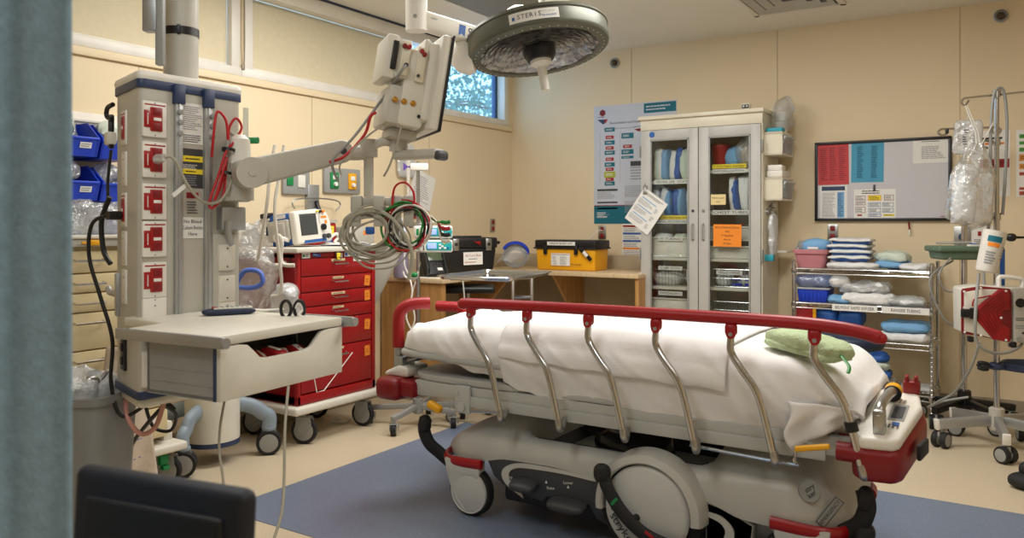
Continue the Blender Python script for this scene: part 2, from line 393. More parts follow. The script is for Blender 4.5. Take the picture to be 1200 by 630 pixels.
for px, py, lab in ((721, 74, 'round metal wall fitting high on wall left of the cabinet'), (1173, 19, 'round metal wall fitting near the ceiling at far right')):
    p = aty(px, py, BY)
    r = thing('wall_speaker', lab, 'wall fitting', (p.x, BY-.03, p.z-.04))
    b = MB(); b.lathe([(.042, 0), (.044, .012), (.036, .02), (.03, .014)], (p.x, BY, p.z), (0, -1, 0), 24); build('ring', b, P['alu'], r)
    b = MB(); b.lathe([(.029, .0), (.02, .02), (.012, .026)], (p.x, BY-.008, p.z), (0, -1, 0), 16)
    for k in range(3):
        a = k*2.1; b.cyl((p.x+.018*math.cos(a), BY-.012, p.z+.018*math.sin(a)), (p.x+.018*math.cos(a), BY-.034, p.z+.018*math.sin(a)), .006, n=8)
    build('grille', b, mat('bronze_dark', (86, 70, 52), .35, .7), r)
# ---- outlets
def plate(name, p, T, label, w=.072, h=.118, kind='red'):
    r = thing(name, label, 'wall outlet', (T @ V3((0, 0, .004))))
    b = MB(T); b.box((0, 0, .004), (w, h, .008), .003); build('plate', b, P['steel'] if kind != 'gas' else P['pgrey2'], r)
    if kind == 'red':
        b = MB(T); b.box((0, .028, .009), (.034, .038, .006), .01); b.box((0, -.028, .009), (.034, .038, .006), .01); build('socket', b, P['dred'], r)
    elif kind == 'black':
        b = MB(T); b.lathe([(.024, 0), (.024, .012), (.015, .014)], (0, .01, .008), (0, 0, 1), 20); b.box((0, -.04, .009), (.02, .012, .004), .002); build('socket', b, P['navy'], r)
    elif kind == 'grey':
        b = MB(T); b.box((0, .03, .009), (.03, .03, .005), .006); b.box((0, -.03, .009), (.03, .03, .005), .006); build('socket', b, P['black'], r)
    return r
for px, py, lab, kd in ((706, 272, 'steel wall outlet with red sockets left of the yellow toolbox cord', 'red'), (976, 272, 'steel wall outlet with red sockets below the whiteboard', 'red')):
    p = aty(px, py, BY); plate('wall_outlet', p, face_back((p.x, BY, p.z)), lab, kind=kd)
p = atx(577, 264, LX); plate('wall_outlet', p, face_left((LX, p.y, p.z)), 'steel wall outlet with red sockets on the window wall near the corner', kind='red')
p = aty(1128, 279, BY); plate('wall_outlet', p, face_back((p.x, BY, p.z)), 'steel wall outlet with dark round socket behind the green tray', .1, .16, 'black')
p = aty(1152, 279, BY)
b = MB(face_back((p.x, BY, p.z))); b.mat(P['paper']); b.addT(Matrix.Translation((0, 0, .002)), .14, .16, .002); b.rect(Matrix(), -.02, .03, .02, .03, P['redp'], .003); b.rect(Matrix(), .02, .03, .02, .03, P['navy'], .003); b.words(Matrix(), 0, -.03, .1, .05, 4, P['ink'], 3, lift=.003)
one('wall_notice', b, None, 'small white notice on the wall just behind the green tray', 'notice')
# gas outlet panels on the window wall
p = atx(399, 212, LX); T = face_left((LX, p.y, p.z))
r = thing('gas_outlet_panel', 'grey wall panel with green and yellow gas outlets above the crash cart', 'gas outlet', (LX, p.y, p.z))
b = MB(T); b.box((0, 0, .012), (.34, .17, .024), .005); build('plate', b, P['pgrey2'], r)
for x, m, n_ in ((-.085, P['green'], 'green gas outlet'), (.085, P['yel'], 'yellow gas outlet')):
    b = MB(T); b.box((x, 0, .028), (.075, .11, .012), .004); b.mats = [m]; b.mat(P['paper']); b.box((x, .02, .036), (.04, .03, .006), .002); b.lathe([(.014, 0), (.014, .02)], (x, -.025, .03), (0, 0, 1), 14); plabel(build('gas_outlet', b, None, r), n_)
p = atx(345, 214, LX); T = face_left((LX, p.y, p.z))
r = thing('gas_outlet_panel', 'grey wall panel with green label and white outlets above the defibrillator', 'gas outlet', (LX, p.y, p.z))
b = MB(T); b.box((0, 0, .012), (.22, .15, .024), .005); build('plate', b, P['pgrey2'], r)
b = MB(T); b.box((.035, .01, .027), (.06, .08, .01), .003); build('socket', b, P['white'], r)
b = MB(T); b.box((-.06, .01, .027), (.05, .06, .01), .003); plabel(build('gas_outlet', b, P['green'], r), 'green gas outlet')
p = atx(364, 236, LX); T = face_left((LX, p.y, p.z))
r = thing('wall_rail_bracket', 'grey wall slide bracket holding a bent wire hook behind the defibrillator', 'bracket', (LX, p.y, p.z-.12))
b = MB(T); b.box((0, 0, .015), (.1, .22, .03), .005); build('plate', b, P['alu'], r)
b = MB(T); b.tube([(-.19, -.05, .06), (-.21, -.02, .06), (-.17, .01, .06), (0, .02, .06), (.17, .01, .06), (.21, -.02, .06), (.17, -.06, .06)], .005, 8); build('wire_hook', b, P['steel'], r)
b = MB(T); b.cyl((.02, 0, .03), (.02, -.07, .065), .014, n=10); build('clamp', b, P['black'], r)
# ---- daylight outside: trees beyond the window
R = random.Random(4)
lm = mat('leaf_green', (70, 120, 110), .6, var=.3, vs=2); lm2 = mat('bark', (74, 62, 52), .8)
for k, (tx, ty, tz, rad, lab) in enumerate(((-10.5, 13.2, 4.0, 2.6, 'leafy tree outside the window left half'), (-12.5, 19.0, 4.6, 3.4, 'leafy tree farther out filling the window right half'))):
    r = thing('tree', lab, 'tree', (tx, ty, -1), group='trees outside the window')
    b = MB(); b.tube([(tx, ty, -1), (tx+.1, ty, 1), (tx-.1, ty+.2, 3), (tx+.2, ty, 4.5)], lambda t: .22-.14*t, 10)
    for q in range(9):
        a = R.uniform(0, 2*PI); z = R.uniform(2, 4.3); b.tube([(tx, ty, z), (tx+math.cos(a)*.9, ty+math.sin(a)*.9, z+.6), (tx+math.cos(a)*rad*.8, ty+math.sin(a)*rad*.8, z+R.uniform(.3, 1.3))], lambda t: .06-.05*t, 6)
    build('trunk', b, lm2, r)
    b = MB(); vs = []; fs = []
    for q in range(3400):
        d = V3((R.gauss(0, 1), R.gauss(0, 1), R.gauss(0, 1))).normalized()*(R.random()**.45)*rad
        c = V3((tx, ty, tz))+V3((d.x, d.y, d.z*.85)); s = R.uniform(.05, .09)
        a = V3((R.gauss(0, 1), R.gauss(0, 1), R.gauss(0, 1))).normalized()*s; e = a.orthogonal().normalized()*s*.5
        i = len(vs); vs += [c-a, c+e, c+a, c-e]; fs.append([i, i+1, i+2, i+3])
    b.add(vs, fs); o = build('foliage', b, lm, r)
# ================= ceiling equipment column with shelf and arm =================
pn = thing('equipment_column', 'tall grey ceiling-hung equipment column with red power outlets, drawer shelf and jointed arm', 'medical column', (-2.74, 1.87, .6))
def poly_at(z0, z1, grow=0, rnd=.035):
    base = [(-2.6+grow, 1.65-grow), (-2.6+grow, 2.09+grow), (-2.88-grow, 2.01+grow), (-2.90-grow, 1.745-grow)]
    pts = []
    n = len(base)
    for i in range(n):
        p = V3((*base[i], 0)); a = (V3((*base[i-1], 0))-p).normalized(); c = (V3((*base[(i+1) % n], 0))-p).normalized()
        A = p+a*rnd; B = p+c*rnd
        for k in range(6):
            t = k/5; q = A*(1-t)**2+p*2*t*(1-t)+B*t*t; pts.append((q.x, q.y))
    return pts
def slab(b, z0, z1, g=0, bev=0): b.prism(poly_at(0, 0, g), Matrix.Translation((0, 0, z1)), z1-z0, bev)
b = MB(); slab(b, .655, 1.735); build('body', b, P['pgrey'], pn)
b = MB(); slab(b, 1.728, 1.76, .006, .003); build('trim_band', b, P['navy'], pn)
b = MB(); slab(b, .632, .66, .006, .003); build('trim_band', b, P['navy'], pn)
b = MB(); slab(b, 1.755, 1.79, .008, .014); b.prism(poly_at(0, 0, -.05), Matrix.Translation((0, 0, 1.80)), .02, .008); build('top_cap', b, P['white'], pn)
b = MB(); slab(b, .60, .634, -.004, .012); build('bottom_cap', b, P['offw'], pn)
PC = (-2.723, 1.902)
b = MB(); b.cyl((*PC, 1.78), (*PC, 2.71), .063, n=36); b.lathe([(.11, 0), (.12, .01), (.12, .03)], (*PC, 2.68), n=32); build('ceiling_pole', b, P['pgrey'], pn, 50)
b = MB(); b.lathe([(.0655, 0), (.0655, .03)], (*PC, 1.965), n=36, cap=False); b.box((PC[0]+.05, PC[1]-.045, 1.98), (.012, .012, .036), .002, -.7); build('strap', b, P['black'], pn)
q = atd(189, 25, 2.9)
b = MB(); b.box((q.x-.03, q.y-.02, q.z+.06), (.05, .045, .2), .006, .58); build('clip_box', b, P['alu'], pn)
b = MB(); b.box((q.x-.005, q.y+.0, q.z-.01), (.03, .03, .3), .006, .58); build('cable_guide', b, P['pgrey2'], pn)
# outlets on the broad face
F = frame((-2.6, 0, 0), YP, ZP)   # local x = room y, local y = height, local z = out of the face
def outlet(y, z, red, T=F, s=1):
    b = MB(T); b.box((y, z, .005), (.093*s, .126, .012), .004); o = build('outlet_plate', b, P['white'], pn)
    if red:
        b = MB(T); b.mats = [P['red']]; b.mat(P['red']); b.box((y+.004*s, z, .012), (.046*s, .085, .008), .003); b.box((y-.03*s, z, .0115), (.026*s, .06, .005), .001)
        b.mat(P['dred']); b.box((y+.004*s, z+.026, .0165), (.03*s, .026, .003), .004); b.box((y+.004*s, z-.026, .0165), (.03*s, .026, .003), .004)
        b.mat(P['paper']); b.box((y+.006*s, z, .0165), (.03*s, .011, .003), .001); b.words(T if 0 else Matrix.Translation((y-.03*s, z, 0)) @ Matrix.Rotation(PI/2, 4, 'Z'), 0, 0, .04, .008, 1, P['paper'], 2, lift=.0143)
        b.mat(P['redp']); b.add([(y-.04*s, z+.048, .0113), (y+.04*s, z+.048, .0113), (y+.04*s, z+.053, .0113), (y-.04*s, z+.053, .0113)], [[0, 1, 2, 3]]); build('power_socket', b, None, o)
    b = MB(T)
    for dz in (.056, -.056): b.lathe([(.003, 0), (.002, .0015)], (y, z+dz, .011), (0, 0, 1), 8)
    if not red:
        for dz in (.035, -.035): b.lathe([(.004, 0), (.003, .0015)], (y, z+dz, .011), (0, 0, 1), 8)
    build('screw', b, P['pgrey2'], o)
for z in (1.619, 1.476, 1.328, 1.196, 1.051): outlet(1.705, z, 1)
outlet(1.705, .925, 0); outlet(1.705, .74, 0)
a = V3((-.276, .097, 0)).normalized()
F2 = frame((-2.6-.05, 1.65+.018, 0), -a, ZP)
for k, z in enumerate((1.60, 1.45, 1.30, 1.16, 1.02)): outlet(-.13, z, k in (0, 2), F2, .7)
b = MB(F2); b.box((-.13, .78, .008), (.06, .13, .016), .004); b.box((-.13, .80, .018), (.03, .03, .006), .003); b.box((-.13, .75, .018), (.03, .03, .006), .003); build('switch_box', b, P['black'], pn)
# the two slide rails, the label channel and the side plates
for y in (1.80, 1.925):
    b = MB(F); b.bx(y-.016, y+.016, .67, 1.72, 0, .014, .004); b.bx(y-.005, y+.005, .67, 1.70, .012, .0175, .002); build('slide_rail', b, P['alu'], pn)
    b = MB(F); b.bx(y-.022, y+.022, 1.685, 1.755, 0, .02, .003); build('rail_cap', b, P['navy'], pn)
for y in (1.80, 1.925):
    for z in (1.655, 1.618, 1.578):
        b = MB(F); b.lathe([(.010, 0), (.010, .012), (.005, .013)], (y+(.0 if y < 1.9 else .012), z, .012), (0, 0, 1), 12); build('hose_port', b, P['pgrey2'], pn)
b = MB(F); b.mat(P['paper']); TT = Matrix.Translation((1.863, 1.62, .002)); b.addT(TT, .088, .15, .002); b.words(TT, 0, .02, .08, .09, 12, P['gink'], 5); b.words(TT, 0, -.055, .08, .03, 4, P['ink'], 6); build('type_label', b, None, pn)
b = MB(F); b.mat(P['pdark']); TT = Matrix.Translation((1.863, 1.455, .002)); b.addT(TT, .088, .145, .002); b.rect(TT, 0, .035, .085, .022, P['yelp']); b.rect(TT, 0, -.012, .085, .018, P['yelp']); b.words(TT, 0, .005, .08, .02, 3, P['paper'], 7); b.words(TT, 0, -.045, .08, .04, 5, P['gink'], 8)
b.words(TT, 0, .035, .06, .012, 1, P['ink'], 2, lift=.0015); b.words(TT, 0, -.012, .06, .01, 1, P['ink'], 3, lift=.0015); plabel(build('warning_label', b, None, pn), 'dark label with two yellow bars')
b = MB(F); b.mat(P['redp']); TT = Matrix.Translation((1.863, 1.355, .002)); b.addT(TT, .05, .022, .002); b.words(TT, 0, 0, .045, .016, 2, P['ink'], 7); b.words(TT, 0, -.045, .05, .05, 5, P['ink'], 9); b.rect(TT, 0, -.095, .05, .014, P['navy']); build('warning_label', b, None, pn)
b = MB(F); b.mat(P['paper']); TT = Matrix.Translation((1.862, 1.235, .003)); b.addT(TT, .092, .078, .002); b.mat(P['ink'])
for t, z in (('No Blood', .023), ('Culture Bottles', .0), ('Here', -.023)): b.text(t, TT @ Matrix.Translation((0, z, .001)), .019, wid=.084 if 'Cul' in t else None)
plabel(build('paper_notice', b, None, pn), 'white notice: No Blood Culture Bottles Here')
b = MB(F); b.bx(1.945, 2.065, .70, 1.21, 0, .01, .003); build('access_panel', b, P['pgrey'], pn)
for z in (1.12, 1.0, .9):
    b = MB(F); b.box((2.005, z, .012), (.075, .1, .012), .004); o = build('blank_plate', b, P['offw'], pn)
    b = MB(F)
    for dz in (.035, -.035): b.lathe([(.004, 0), (.003, .0015)], (2.005, z+dz, .018), (0, 0, 1), 8)
    build('screw', b, P['pdark'], o)
b = MB(F); b.box((2.02, 1.27, .02), (.11, .09, .04), .006); b.tube([(1.985, 1.26, .05), (1.985, 1.2, .05), (2.0, 1.17, .05)], .012, 8); build('hose_bracket', b, P['alu'], pn)
# flow meter seen past the far edge
q = atd(288, 150, 3.2)
b = MB(); b.cyl((q.x, q.y, q.z-.05), (q.x, q.y, q.z+.08), .011, n=12); b.box((q.x-.01, q.y-.03, q.z-.05), (.04, .09, .03), .004); build('flow_meter', b, P['tub'], pn)
b = MB(); b.cyl((q.x+.01, q.y, q.z-.05), (q.x+.05, q.y+.02, q.z-.05), .013, n=12); build('flow_knob', b, P['green'], pn)
# accessories on the side rail: black hose handle and lever
b = MB(F2)
b.tube([(-.255, 1.70, .02), (-.30, 1.69, .03), (-.31, 1.66, .03), (-.27, 1.645, .02)], .009, 8); b.box((-.285, 1.60, .02), (.022, .13, .02), .006); b.tube([(-.285, 1.53, .02), (-.29, 1.42, .03), (-.29, 1.35, .03)], .006, 8)
build('hook_holder', b, P['black'], pn)
b = MB(F2); b.tube([(-.26, 1.35, .03), (-.30, 1.26, .05), (-.29, 1.15, .045), (-.25, 1.10, .03)], .01, 8); build('hose_handle', b, P['black'], pn)
b = MB(F2); b.tube([(-.22, .985, .0), (-.32, .985, .015), (-.36, 1.0, .015)], .012, 8); b.box((-.215, .985, .01), (.035, .16, .02), .004); build('side_lever', b, P['alu'], pn)
b = MB(F2); b.box((-.30, 1.575, .02), (.06, .05, .035), .008); build('grey_clip', b, P['offw'], pn)
# drawer shelf on the broad face
X0, X1, Y0, Y1 = -2.60, -1.945, 1.475, 2.02
SM = Matrix.Translation((-2.647, 1.722, .017)) @ Matrix.Rotation(math.radians(5), 4, 'Z') @ Matrix.Translation((2.6, -1.75, 0))
b = MB(SM); b.prism([(X0-.02, 1.66), (X0+.23, 1.62), (X0+.25, Y0), (X1, Y0), (X1, Y1), (X0-.02, Y1)], Matrix.Translation((0, 0, .905)), .03, .005); build('shelf_top', b, P['offw'], pn)
for y, o in ((Y0-.018, -1), (Y1+.018, 1)):
    b = MB(SM); b.bx(X0+.22, X1+.035, y-.006, y+.006, .872, .906, .003); b.bx(X0+.27, X0+.31, min(y, y-o*.02), max(y, y-o*.02), .885, .897); b.bx(X1-.1, X1-.06, min(y, y-o*.02), max(y, y-o*.02), .885, .897); b.cyl((X1+.035, y, .889), (X1+.045, y, .889), .016, n=12); build('side_rail', b, P['alu'], pn)
b = MB(SM); t = .012
b.bx(X0+.34, X1-.022, Y0, Y0+t, .715, .875); b.bx(X0+.34, X1-.022, Y1-t, Y1, .715, .875); b.bx(X0+.34, X1-.022, Y0, Y1, .712, .724); b.bx(X0+.34, X0+.34+t, Y0, Y1, .715, .875)
for z in (.755, .795, .835): b.bx(X0+.34, X1-.03, Y0-.001, Y0+.004, z-.0015, z+.0015)
build('drawer_box', b, P['pgrey2'], pn)
b = MB(SM); b.bx(X0-.01, X0+.36, 1.70, 1.98, .80, .876, .006); build('shelf_bracket', b, P['pgrey2'], pn)
b = MB(SM); w = Y1-Y0; c = w/2
out = [(0, .712), (w, .712), (w, .872)]
out += [(c+.20*1-.0, .872), (c+.165, .866), (c+.14, .845), (c+.115, .822), (c+.08, .815), (c-.08, .815), (c-.115, .822), (c-.14, .845), (c-.165, .866), (c-.2, .872), (0, .872)]
b.prism(out, frame((X1, Y0, 0), YP, ZP), .018, .003); build('drawer_front', b, P['offw'], pn)
b = MB(SM); b.bx(X1-.028, X1-.016, Y0-.002, Y0+.008, .712, .873); b.bx(X1-.028, X1-.016, Y1-.008, Y1+.002, .712, .873); build('drawer_edge', b, P['navy'], pn)
R = random.Random(3)
for k in range(5):
    b = MB(); T = SM @ Matrix.Translation((X1-.06-.02*(k % 2), 1.64+k*.055, .79+.012*(k % 3))) @ Matrix.Rotation(R.uniform(-.5, .5), 4, 'Z') @ Matrix.Rotation(R.uniform(.2, .6), 4, 'Y')
    b.mats = [P['redp'], P['paper']]; b.mat(P['redp'] if k % 2 == 0 else P['paper']); b.pouch(None, (.08, .06, .03), T=T, e=.35, amp=.003, fr=25, seed=k, nu=12, nv=8)
    b.rect(T, 0, 0, .05, .02, P['paper'] if k % 2 == 0 else P['redp'], .0165); one('syringe_packet', b, None, 'small red and white sealed packets inside the open column drawer', 'packet', 'packets in the column drawer')
b = MB(SM); b.bx(X0+.36, X1-.03, Y0+.02, Y1-.02, .724, .775, .01); one('drawer_liner', b, P['pdark'], 'dark tray lying in the bottom of the column drawer', 'tray')
# jointed arm
J0 = V3((-2.6, 2.035, 1.45)); JA = atd(292, 203, 3.02); JB = atd(398, 178, 3.2); JC = atd(432, 178, 3.22)
b = MB(); b.bx(-2.60, -2.545, 1.965, 2.095, 1.335, 1.475, .012); b.cyl((-2.55, 2.04, 1.34), (-2.55, 2.04, 1.47), .05, n=28); build('arm_mount', b, P['pgrey'], pn)
b = MB(); b.cyl((-2.555, 2.035, 1.47), (-2.555, 2.035, 1.545), .048, .044, n=28); b.lathe([(.044, 0), (.042, .035), (.024, .052), (0, .054)], (-2.555, 2.035, 1.54), n=28); build('arm_hub', b, P['white'], pn)
d = (JB-JA).normalized(); up = ZP; side = d.cross(up).normalized()
T = frame(JA, d, up); Ln = (JB-JA).length
def armpoly(L, h0, h1):
    p = []
    for k in range(13): a = PI/2+PI*k/12; p.append((math.cos(a)*h0, math.sin(a)*h0))
    for k in range(13): a = -PI/2+PI*k/12; p.append((L+math.cos(a)*h1, math.sin(a)*h1))
    return p
b = MB(); b.prism(armpoly(Ln, .054, .046), T @ Matrix.Translation((0, 0, .045)), .09, .014, 3); build('lower_arm', b, P['pgrey'], pn)
b = MB(); b.cyl(JA+side*-.03, JA+side*.052, .058, n=30); b.cyl(JA+side*.05, JA+side*.056, .014, n=14); build('arm_joint', b, P['pgrey'], pn)
b = MB(); b.box(((J0.x+.05+JA.x)/2, (J0.y+JA.y)/2, JA.z), ((JA-J0).length*.9, .08, .1), .02, math.atan2(JA.y-J0.y, JA.x-J0.x-.05)); build('arm_joint', b, P['pgrey'], pn)
b = MB(); b.cyl(JB+side*.03, JB+side*.052, .013, n=14); build('arm_bolt', b, P['pdark'], pn)
# vertical post at the arm's end, with cable hooks and the handle bar
Q = JC; b = MB(); b.cyl(Q+V3((0, 0, -.18)), Q+V3((0, 0, .02)), .02, n=20); b.cyl(Q+V3((0, 0, -.02)), Q+V3((0, 0, .05)), .036, n=24); b.tube([JB, (JB+Q)/2+V3((0, 0, -.005)), Q], .03, 10); build('end_post', b, P['pgrey'], pn)
HR = (CS, SN, 0)  # picture-right direction, used only to space the hooks along the crossbar
cr = V3((CS, SN, 0)); tw = V3((SN, -CS, 0))
hb = Q+V3((0, 0, -.20))
b = MB()
b.box(hb+cr*.055, (.24, .03, .035), .006, YAW)
for k, o in enumerate((-.045, .045, .115, .165)):
    b.box(hb+cr*o+V3((0, 0, -.01))+tw*.012, (.045, .05, .07), .008, YAW); b.box(hb+cr*o+V3((0, 0, -.07))+tw*.03, (.04, .012, .06), .004, YAW)
build('cable_hook', b, P['pgrey'], pn)
e1 = atd(463, 168, 3.2); e2 = atd(470, 180, 3.2); e3 = atd(515, 182, 3.1)
b = MB(); b.tube([Q+V3((0, 0, .015)), atd(448, 166, 3.2), e1, atd(474, 172, 3.2)], .018, 10); b.box(atd(470, 168, 3.2), (.05, .05, .06), .012, YAW); b.box((atd(466, 180, 3.2)+e3)/2, ((e3-e2).length+.03, .07, .037), .014, math.atan2(e3.y-e2.y, e3.x-e2.x), 3); build('handle_bar', b, P['pgrey'], pn)
b = MB(); b.box(e3+(e3-e2).normalized()*.008, (.03, .072, .039), .014, math.atan2(e3.y-e2.y, e3.x-e2.x), 3); build('handle_end', b, P['pdark'], pn)
# ---- monitor on the arm
mc = atd(476, 106, 3.2)
nv = (cr*.93+V3((-SN, CS, 0))*.36).normalized()       # where the screen looks
nv = (nv+V3((0, 0, -.16))).normalized()
wv = V3((0, 0, 1)).cross(nv).normalized(); uv = nv.cross(wv).normalized()
T = Matrix(((nv.x, wv.x, uv.x, mc.x), (nv.y, wv.y, uv.y, mc.y), (nv.z, wv.z, uv.z, mc.z), (0, 0, 0, 1)))
mo = thing('patient_monitor', 'pale grey patient monitor seen from behind at the end of the jointed arm', 'monitor', (mc.x, mc.y, mc.z-.2))
b = MB(T); b.box((.085, 0, .02), (.04, .40, .37), .012); b.box((.055, 0, .02), (.05, .34, .31), .02); build('screen_housing', b, P['offw'], mo)
b = MB(T); b.box((.108, 0, .02), (.012, .405, .375), .004); build('bezel', b, P['black'], mo)
b = MB(T); b.box((.1145, 0, .02), (.002, .36, .32)); build('screen', b, mat('dark_screen', (20, 26, 34), .12, var=0), mo)
b = MB(T); b.box((-.0, -.02, -.015), (.10, .27, .30), .015); b.box((.025, -.0, .02), (.03, .3, .33), .012); build('chassis', b, P['offw'], mo)
b = MB(T); b.box((-.03, -.03, -.09), (.13, .24, .15), .012); build('lower_chassis', b, P['pgrey'], mo)
b = MB(T)
for k in range(3): b = MB(T); b.lathe([(.011, 0), (.011, .01), (.006, .012)], (-.07+k*.035, -.15, -.075), (0, -1, 0), 14); plabel(build('connector', b, mat('brass', (190, 140, 60), .3, .8), mo), 'brass connector')
b = MB(T); b.lathe([(.007, 0), (.007, .004)], (.03, -.157, -.12), (0, -1, 0), 12); build('power_socket', b, P['black'], mo)
b = MB(T); b.box((-.11, -.06, .085), (.05, .2, .17), .012); b.box((-.065, -.06, .085), (.06, .19, .15), .008); build('module_rack', b, P['offw'], mo)
b = MB(T); b.box((-.099, -.163, .09), (.022, .01, .11), .003); build('module_slot', b, P['black'], mo)
b = MB(T); b.box((-.058, -.16, .085), (.035, .012, .13), .004); b.box((.005, -.162, .075), (.035, .014, .135), .004); build('gas_module', b, P['ivory'], mo)
b = MB(T)
for x, z, m, rr_ in ((-.068, .13, P['dred'], .009), (-.05, .13, P['red'], .009), (-.0, .125, P['red'], .009), (.012, .115, P['dred'], .009), (-.052, .06, P['pdark'], .008), (0, .03, P['pdark'], .006)): b = MB(T); b.lathe([(rr_, 0), (rr_, .012), (rr_*.5, .013)], (x, -.165, z), (0, -1, 0), 12); plabel(build('connector', b, m, mo), 'red connector' if z > .1 else 'dark connector')
b = MB(T); b.box((.0, -.0, -.185), (.11, .16, .04), .01); b.cyl((0, 0, -.25), (0, 0, -.18), .03, n=20); build('mounting_foot', b, P['pgrey'], mo)
# cables from the monitor back along the arm
def cable(name, pts, r, m, label, cat='cable', group=None, k=8, n=8):
    b = MB(); b.tube(pts, r, n, k); return one(name, b, m, label, cat, group, 60)
A0 = T @ V3((-.052, -.17, .06))
cable('monitor_cable', [A0, A0+tw*.03+V3((-.02, 0, -.03)), atd(445, 120, 3.13), atd(415, 160, 3.1), atd(390, 188, 3.08), atd(396, 212, 3.12)], .0055, P['pgrey2'], 'thick grey cable running from monitor back down to the arm joint')
cable('monitor_cable', [atd(440, 132, 3.1), atd(434, 137, 3.12), atd(427, 158, 3.12), atd(405, 182, 3.1), atd(386, 190, 3.1)], .006, P['cred'], 'red cable curving from the monitor down along the arm')
A1 = T @ V3((.0, -.168, .03))
cable('monitor_cable', [A1, atd(474, 110, 3.08), atd(470, 150, 3.05), atd(458, 190, 3.05), atd(450, 206, 3.1)], .004, P['cgrey'], 'thin beige cable hanging from monitor past the handle bar')
cable('monitor_cable', [atd(462, 138, 3.06), atd(430, 160, 3.1), atd(400, 190, 3.1), atd(400, 205, 3.1)], .004, P['cgrey'], 'thin beige cable sagging from monitor connectors to the arm end')
R = random.Random(8)
def coil(center, rad, turns, r, seed, squash=1.0):
    R = random.Random(seed); pts = []
    for k in range(int(turns*14)+1):
        a = 2*PI*k/14+1.2; q = rad*(1+.13*math.sin(a*.37+seed)+R.uniform(-.04, .04))
        pts.append(center+cr*math.cos(a)*q+V3((0, 0, math.sin(a)*q*squash))+tw*(.012*math.sin(a*.5+seed)+R.uniform(-.012, .012)))
    return pts
cc = hb+V3((0, 0, -.115))+tw*.03
b = MB(); b.tube(coil(cc+cr*.0, .09, 4, 0, 1, .8), .0062, 7, 4); b.tube(coil(cc+cr*.02+V3((0, 0, -.02)), .115, 3, 0, 2, .75), .0055, 7, 4); b.tube(coil(cc+cr*.03, .10, 3, 0, 7, .9), .005, 7, 4); b.tube(coil(cc+cr*.045+V3((0, 0, -.05)), .12, 2, 0, 9, .8), .004, 7, 4)
one('coiled_cable', b, P['cgrey'], 'thick coil of beige-grey patient cables hung on the left hooks', 'cable', None, 60)
c2 = hb+cr*.165+V3((0, 0, -.10))+tw*.03
for k, (m, nm) in enumerate(((P['cgreen'], 'green'), (P['cred'], 'red'), (P['cblack'], 'black'), (P['cwhite'], 'white'))):
    b = MB(); b.tube(coil(c2+cr*(.010*k-.02)+tw*.004*k, (.082, .088, .07, .076)[k], 2.6, 0, 20+k, 1.05), .0042, 7, 4)
    e = c2+cr*.13+V3((0, 0, .02-.025*k)); b.tube([c2+cr*.07+V3((0, 0, .05)), c2+cr*.11+V3((0, 0, .02)), e], .0042, 7); b.tube([e, e+cr*.02+V3((0, 0, -.004)), e+cr*.035], .008, 8)
    one('lead_wire', b, m, nm+' lead wire looped in the bundle on the right hooks', 'cable', 'monitor lead wires', 60)
cable('lead_wire', [hb+cr*.10+tw*.04+V3((0, 0, -.05)), hb+cr*.11+tw*.05+V3((0, 0, .05)), hb+cr*.15+tw*.05+V3((0, 0, .075)), hb+cr*.185+tw*.05+V3((0, 0, .04)), hb+cr*.19+tw*.045+V3((0, 0, -.02))], .0045, P['cred'], 'single red loop arching over the right cable hooks')
cable('hose', [hb+cr*.06+tw*.05+V3((0, 0, -.04)), cc+cr*.12+tw*.03+V3((0, 0, .03)), cc+cr*.18+tw*.03+V3((0, 0, -.08)), cc+cr*.17+tw*.03+V3((0, 0, -.19))], .008, P['cgrey'], 'grey hose dropping from the hooks behind the crash cart bottles', 'hose')
b = MB(); b.box(cc+cr*.02+tw*.05+V3((0, 0, .0)), (.035, .018, .03), .005, .6); one('cable_connector', b, P['blue2'], 'small blue plug in the middle of the beige cable coil', 'connector')
# red cord bundle and grey plug cord on the column face
g = V3((-2.585, 1.995, 1.55))
def fp(y, z, o=.03): return V3((-2.6+o, y, z))
cable('cord_bundle', [fp(1.925, 1.50), fp(1.92, 1.60, .05), fp(1.935, 1.67, .05), fp(1.965, 1.64, .06), fp(1.975, 1.57, .06), fp(1.99, 1.62, .05), fp(2.02, 1.655, .05), fp(2.045, 1.62, .05), fp(2.0, 1.56, .06), fp(1.965, 1.52, .06), fp(1.935, 1.42, .05), fp(1.90, 1.33, .05), fp(1.915, 1.31, .05), fp(1.96, 1.36, .05), fp(1.975, 1.47, .05), fp(1.95, 1.40, .055), fp(1.92, 1.34, .055), fp(1.93, 1.38, .06), fp(1.97, 1.50, .06)], .005, P['cred'], 'red cord bundle tied with black straps on the column face')
cable('cord_bundle', [fp(1.985, 1.60, .04), fp(2.01, 1.585, .05), fp(2.0, 1.53, .055), fp(1.98, 1.46, .05), fp(1.975, 1.37, .05), fp(1.985, 1.36, .05), fp(1.995, 1.45, .05), fp(1.99, 1.52, .045), fp(2.005, 1.58, .05)], .0065, P['cgrey'], 'grey cord folded up beside the red cord bundle')
for z, y, l_ in ((1.53, 1.985, 'upper black strap around the cords on the column face'), (1.44, 1.975, 'lower black strap around the cords on the column face')): b = MB(); b.lathe([(.026, -.006), (.026, .006)], (-2.55, y, z), (0, .2, 1), 14, cap=False); one('cable_strap', b, P['black'], l_, 'strap')
cable('power_cable', [fp(1.715, 1.485, .045), fp(1.745, 1.48, .06), fp(1.80, 1.39, .06), fp(1.87, 1.33, .055), fp(1.94, 1.335, .055), fp(1.985, 1.40, .06), fp(1.99, 1.48, .06)], .0055, P['cgrey'], 'grey power cord plugged into the second red outlet, sagging to the right')
b = MB(); b.cyl(fp(1.71, 1.478, .013), fp(1.715, 1.482, .05), .019, .014, n=16); one('power_plug', b, P['tub'], 'clear round plug in the second red outlet of the column', 'plug')
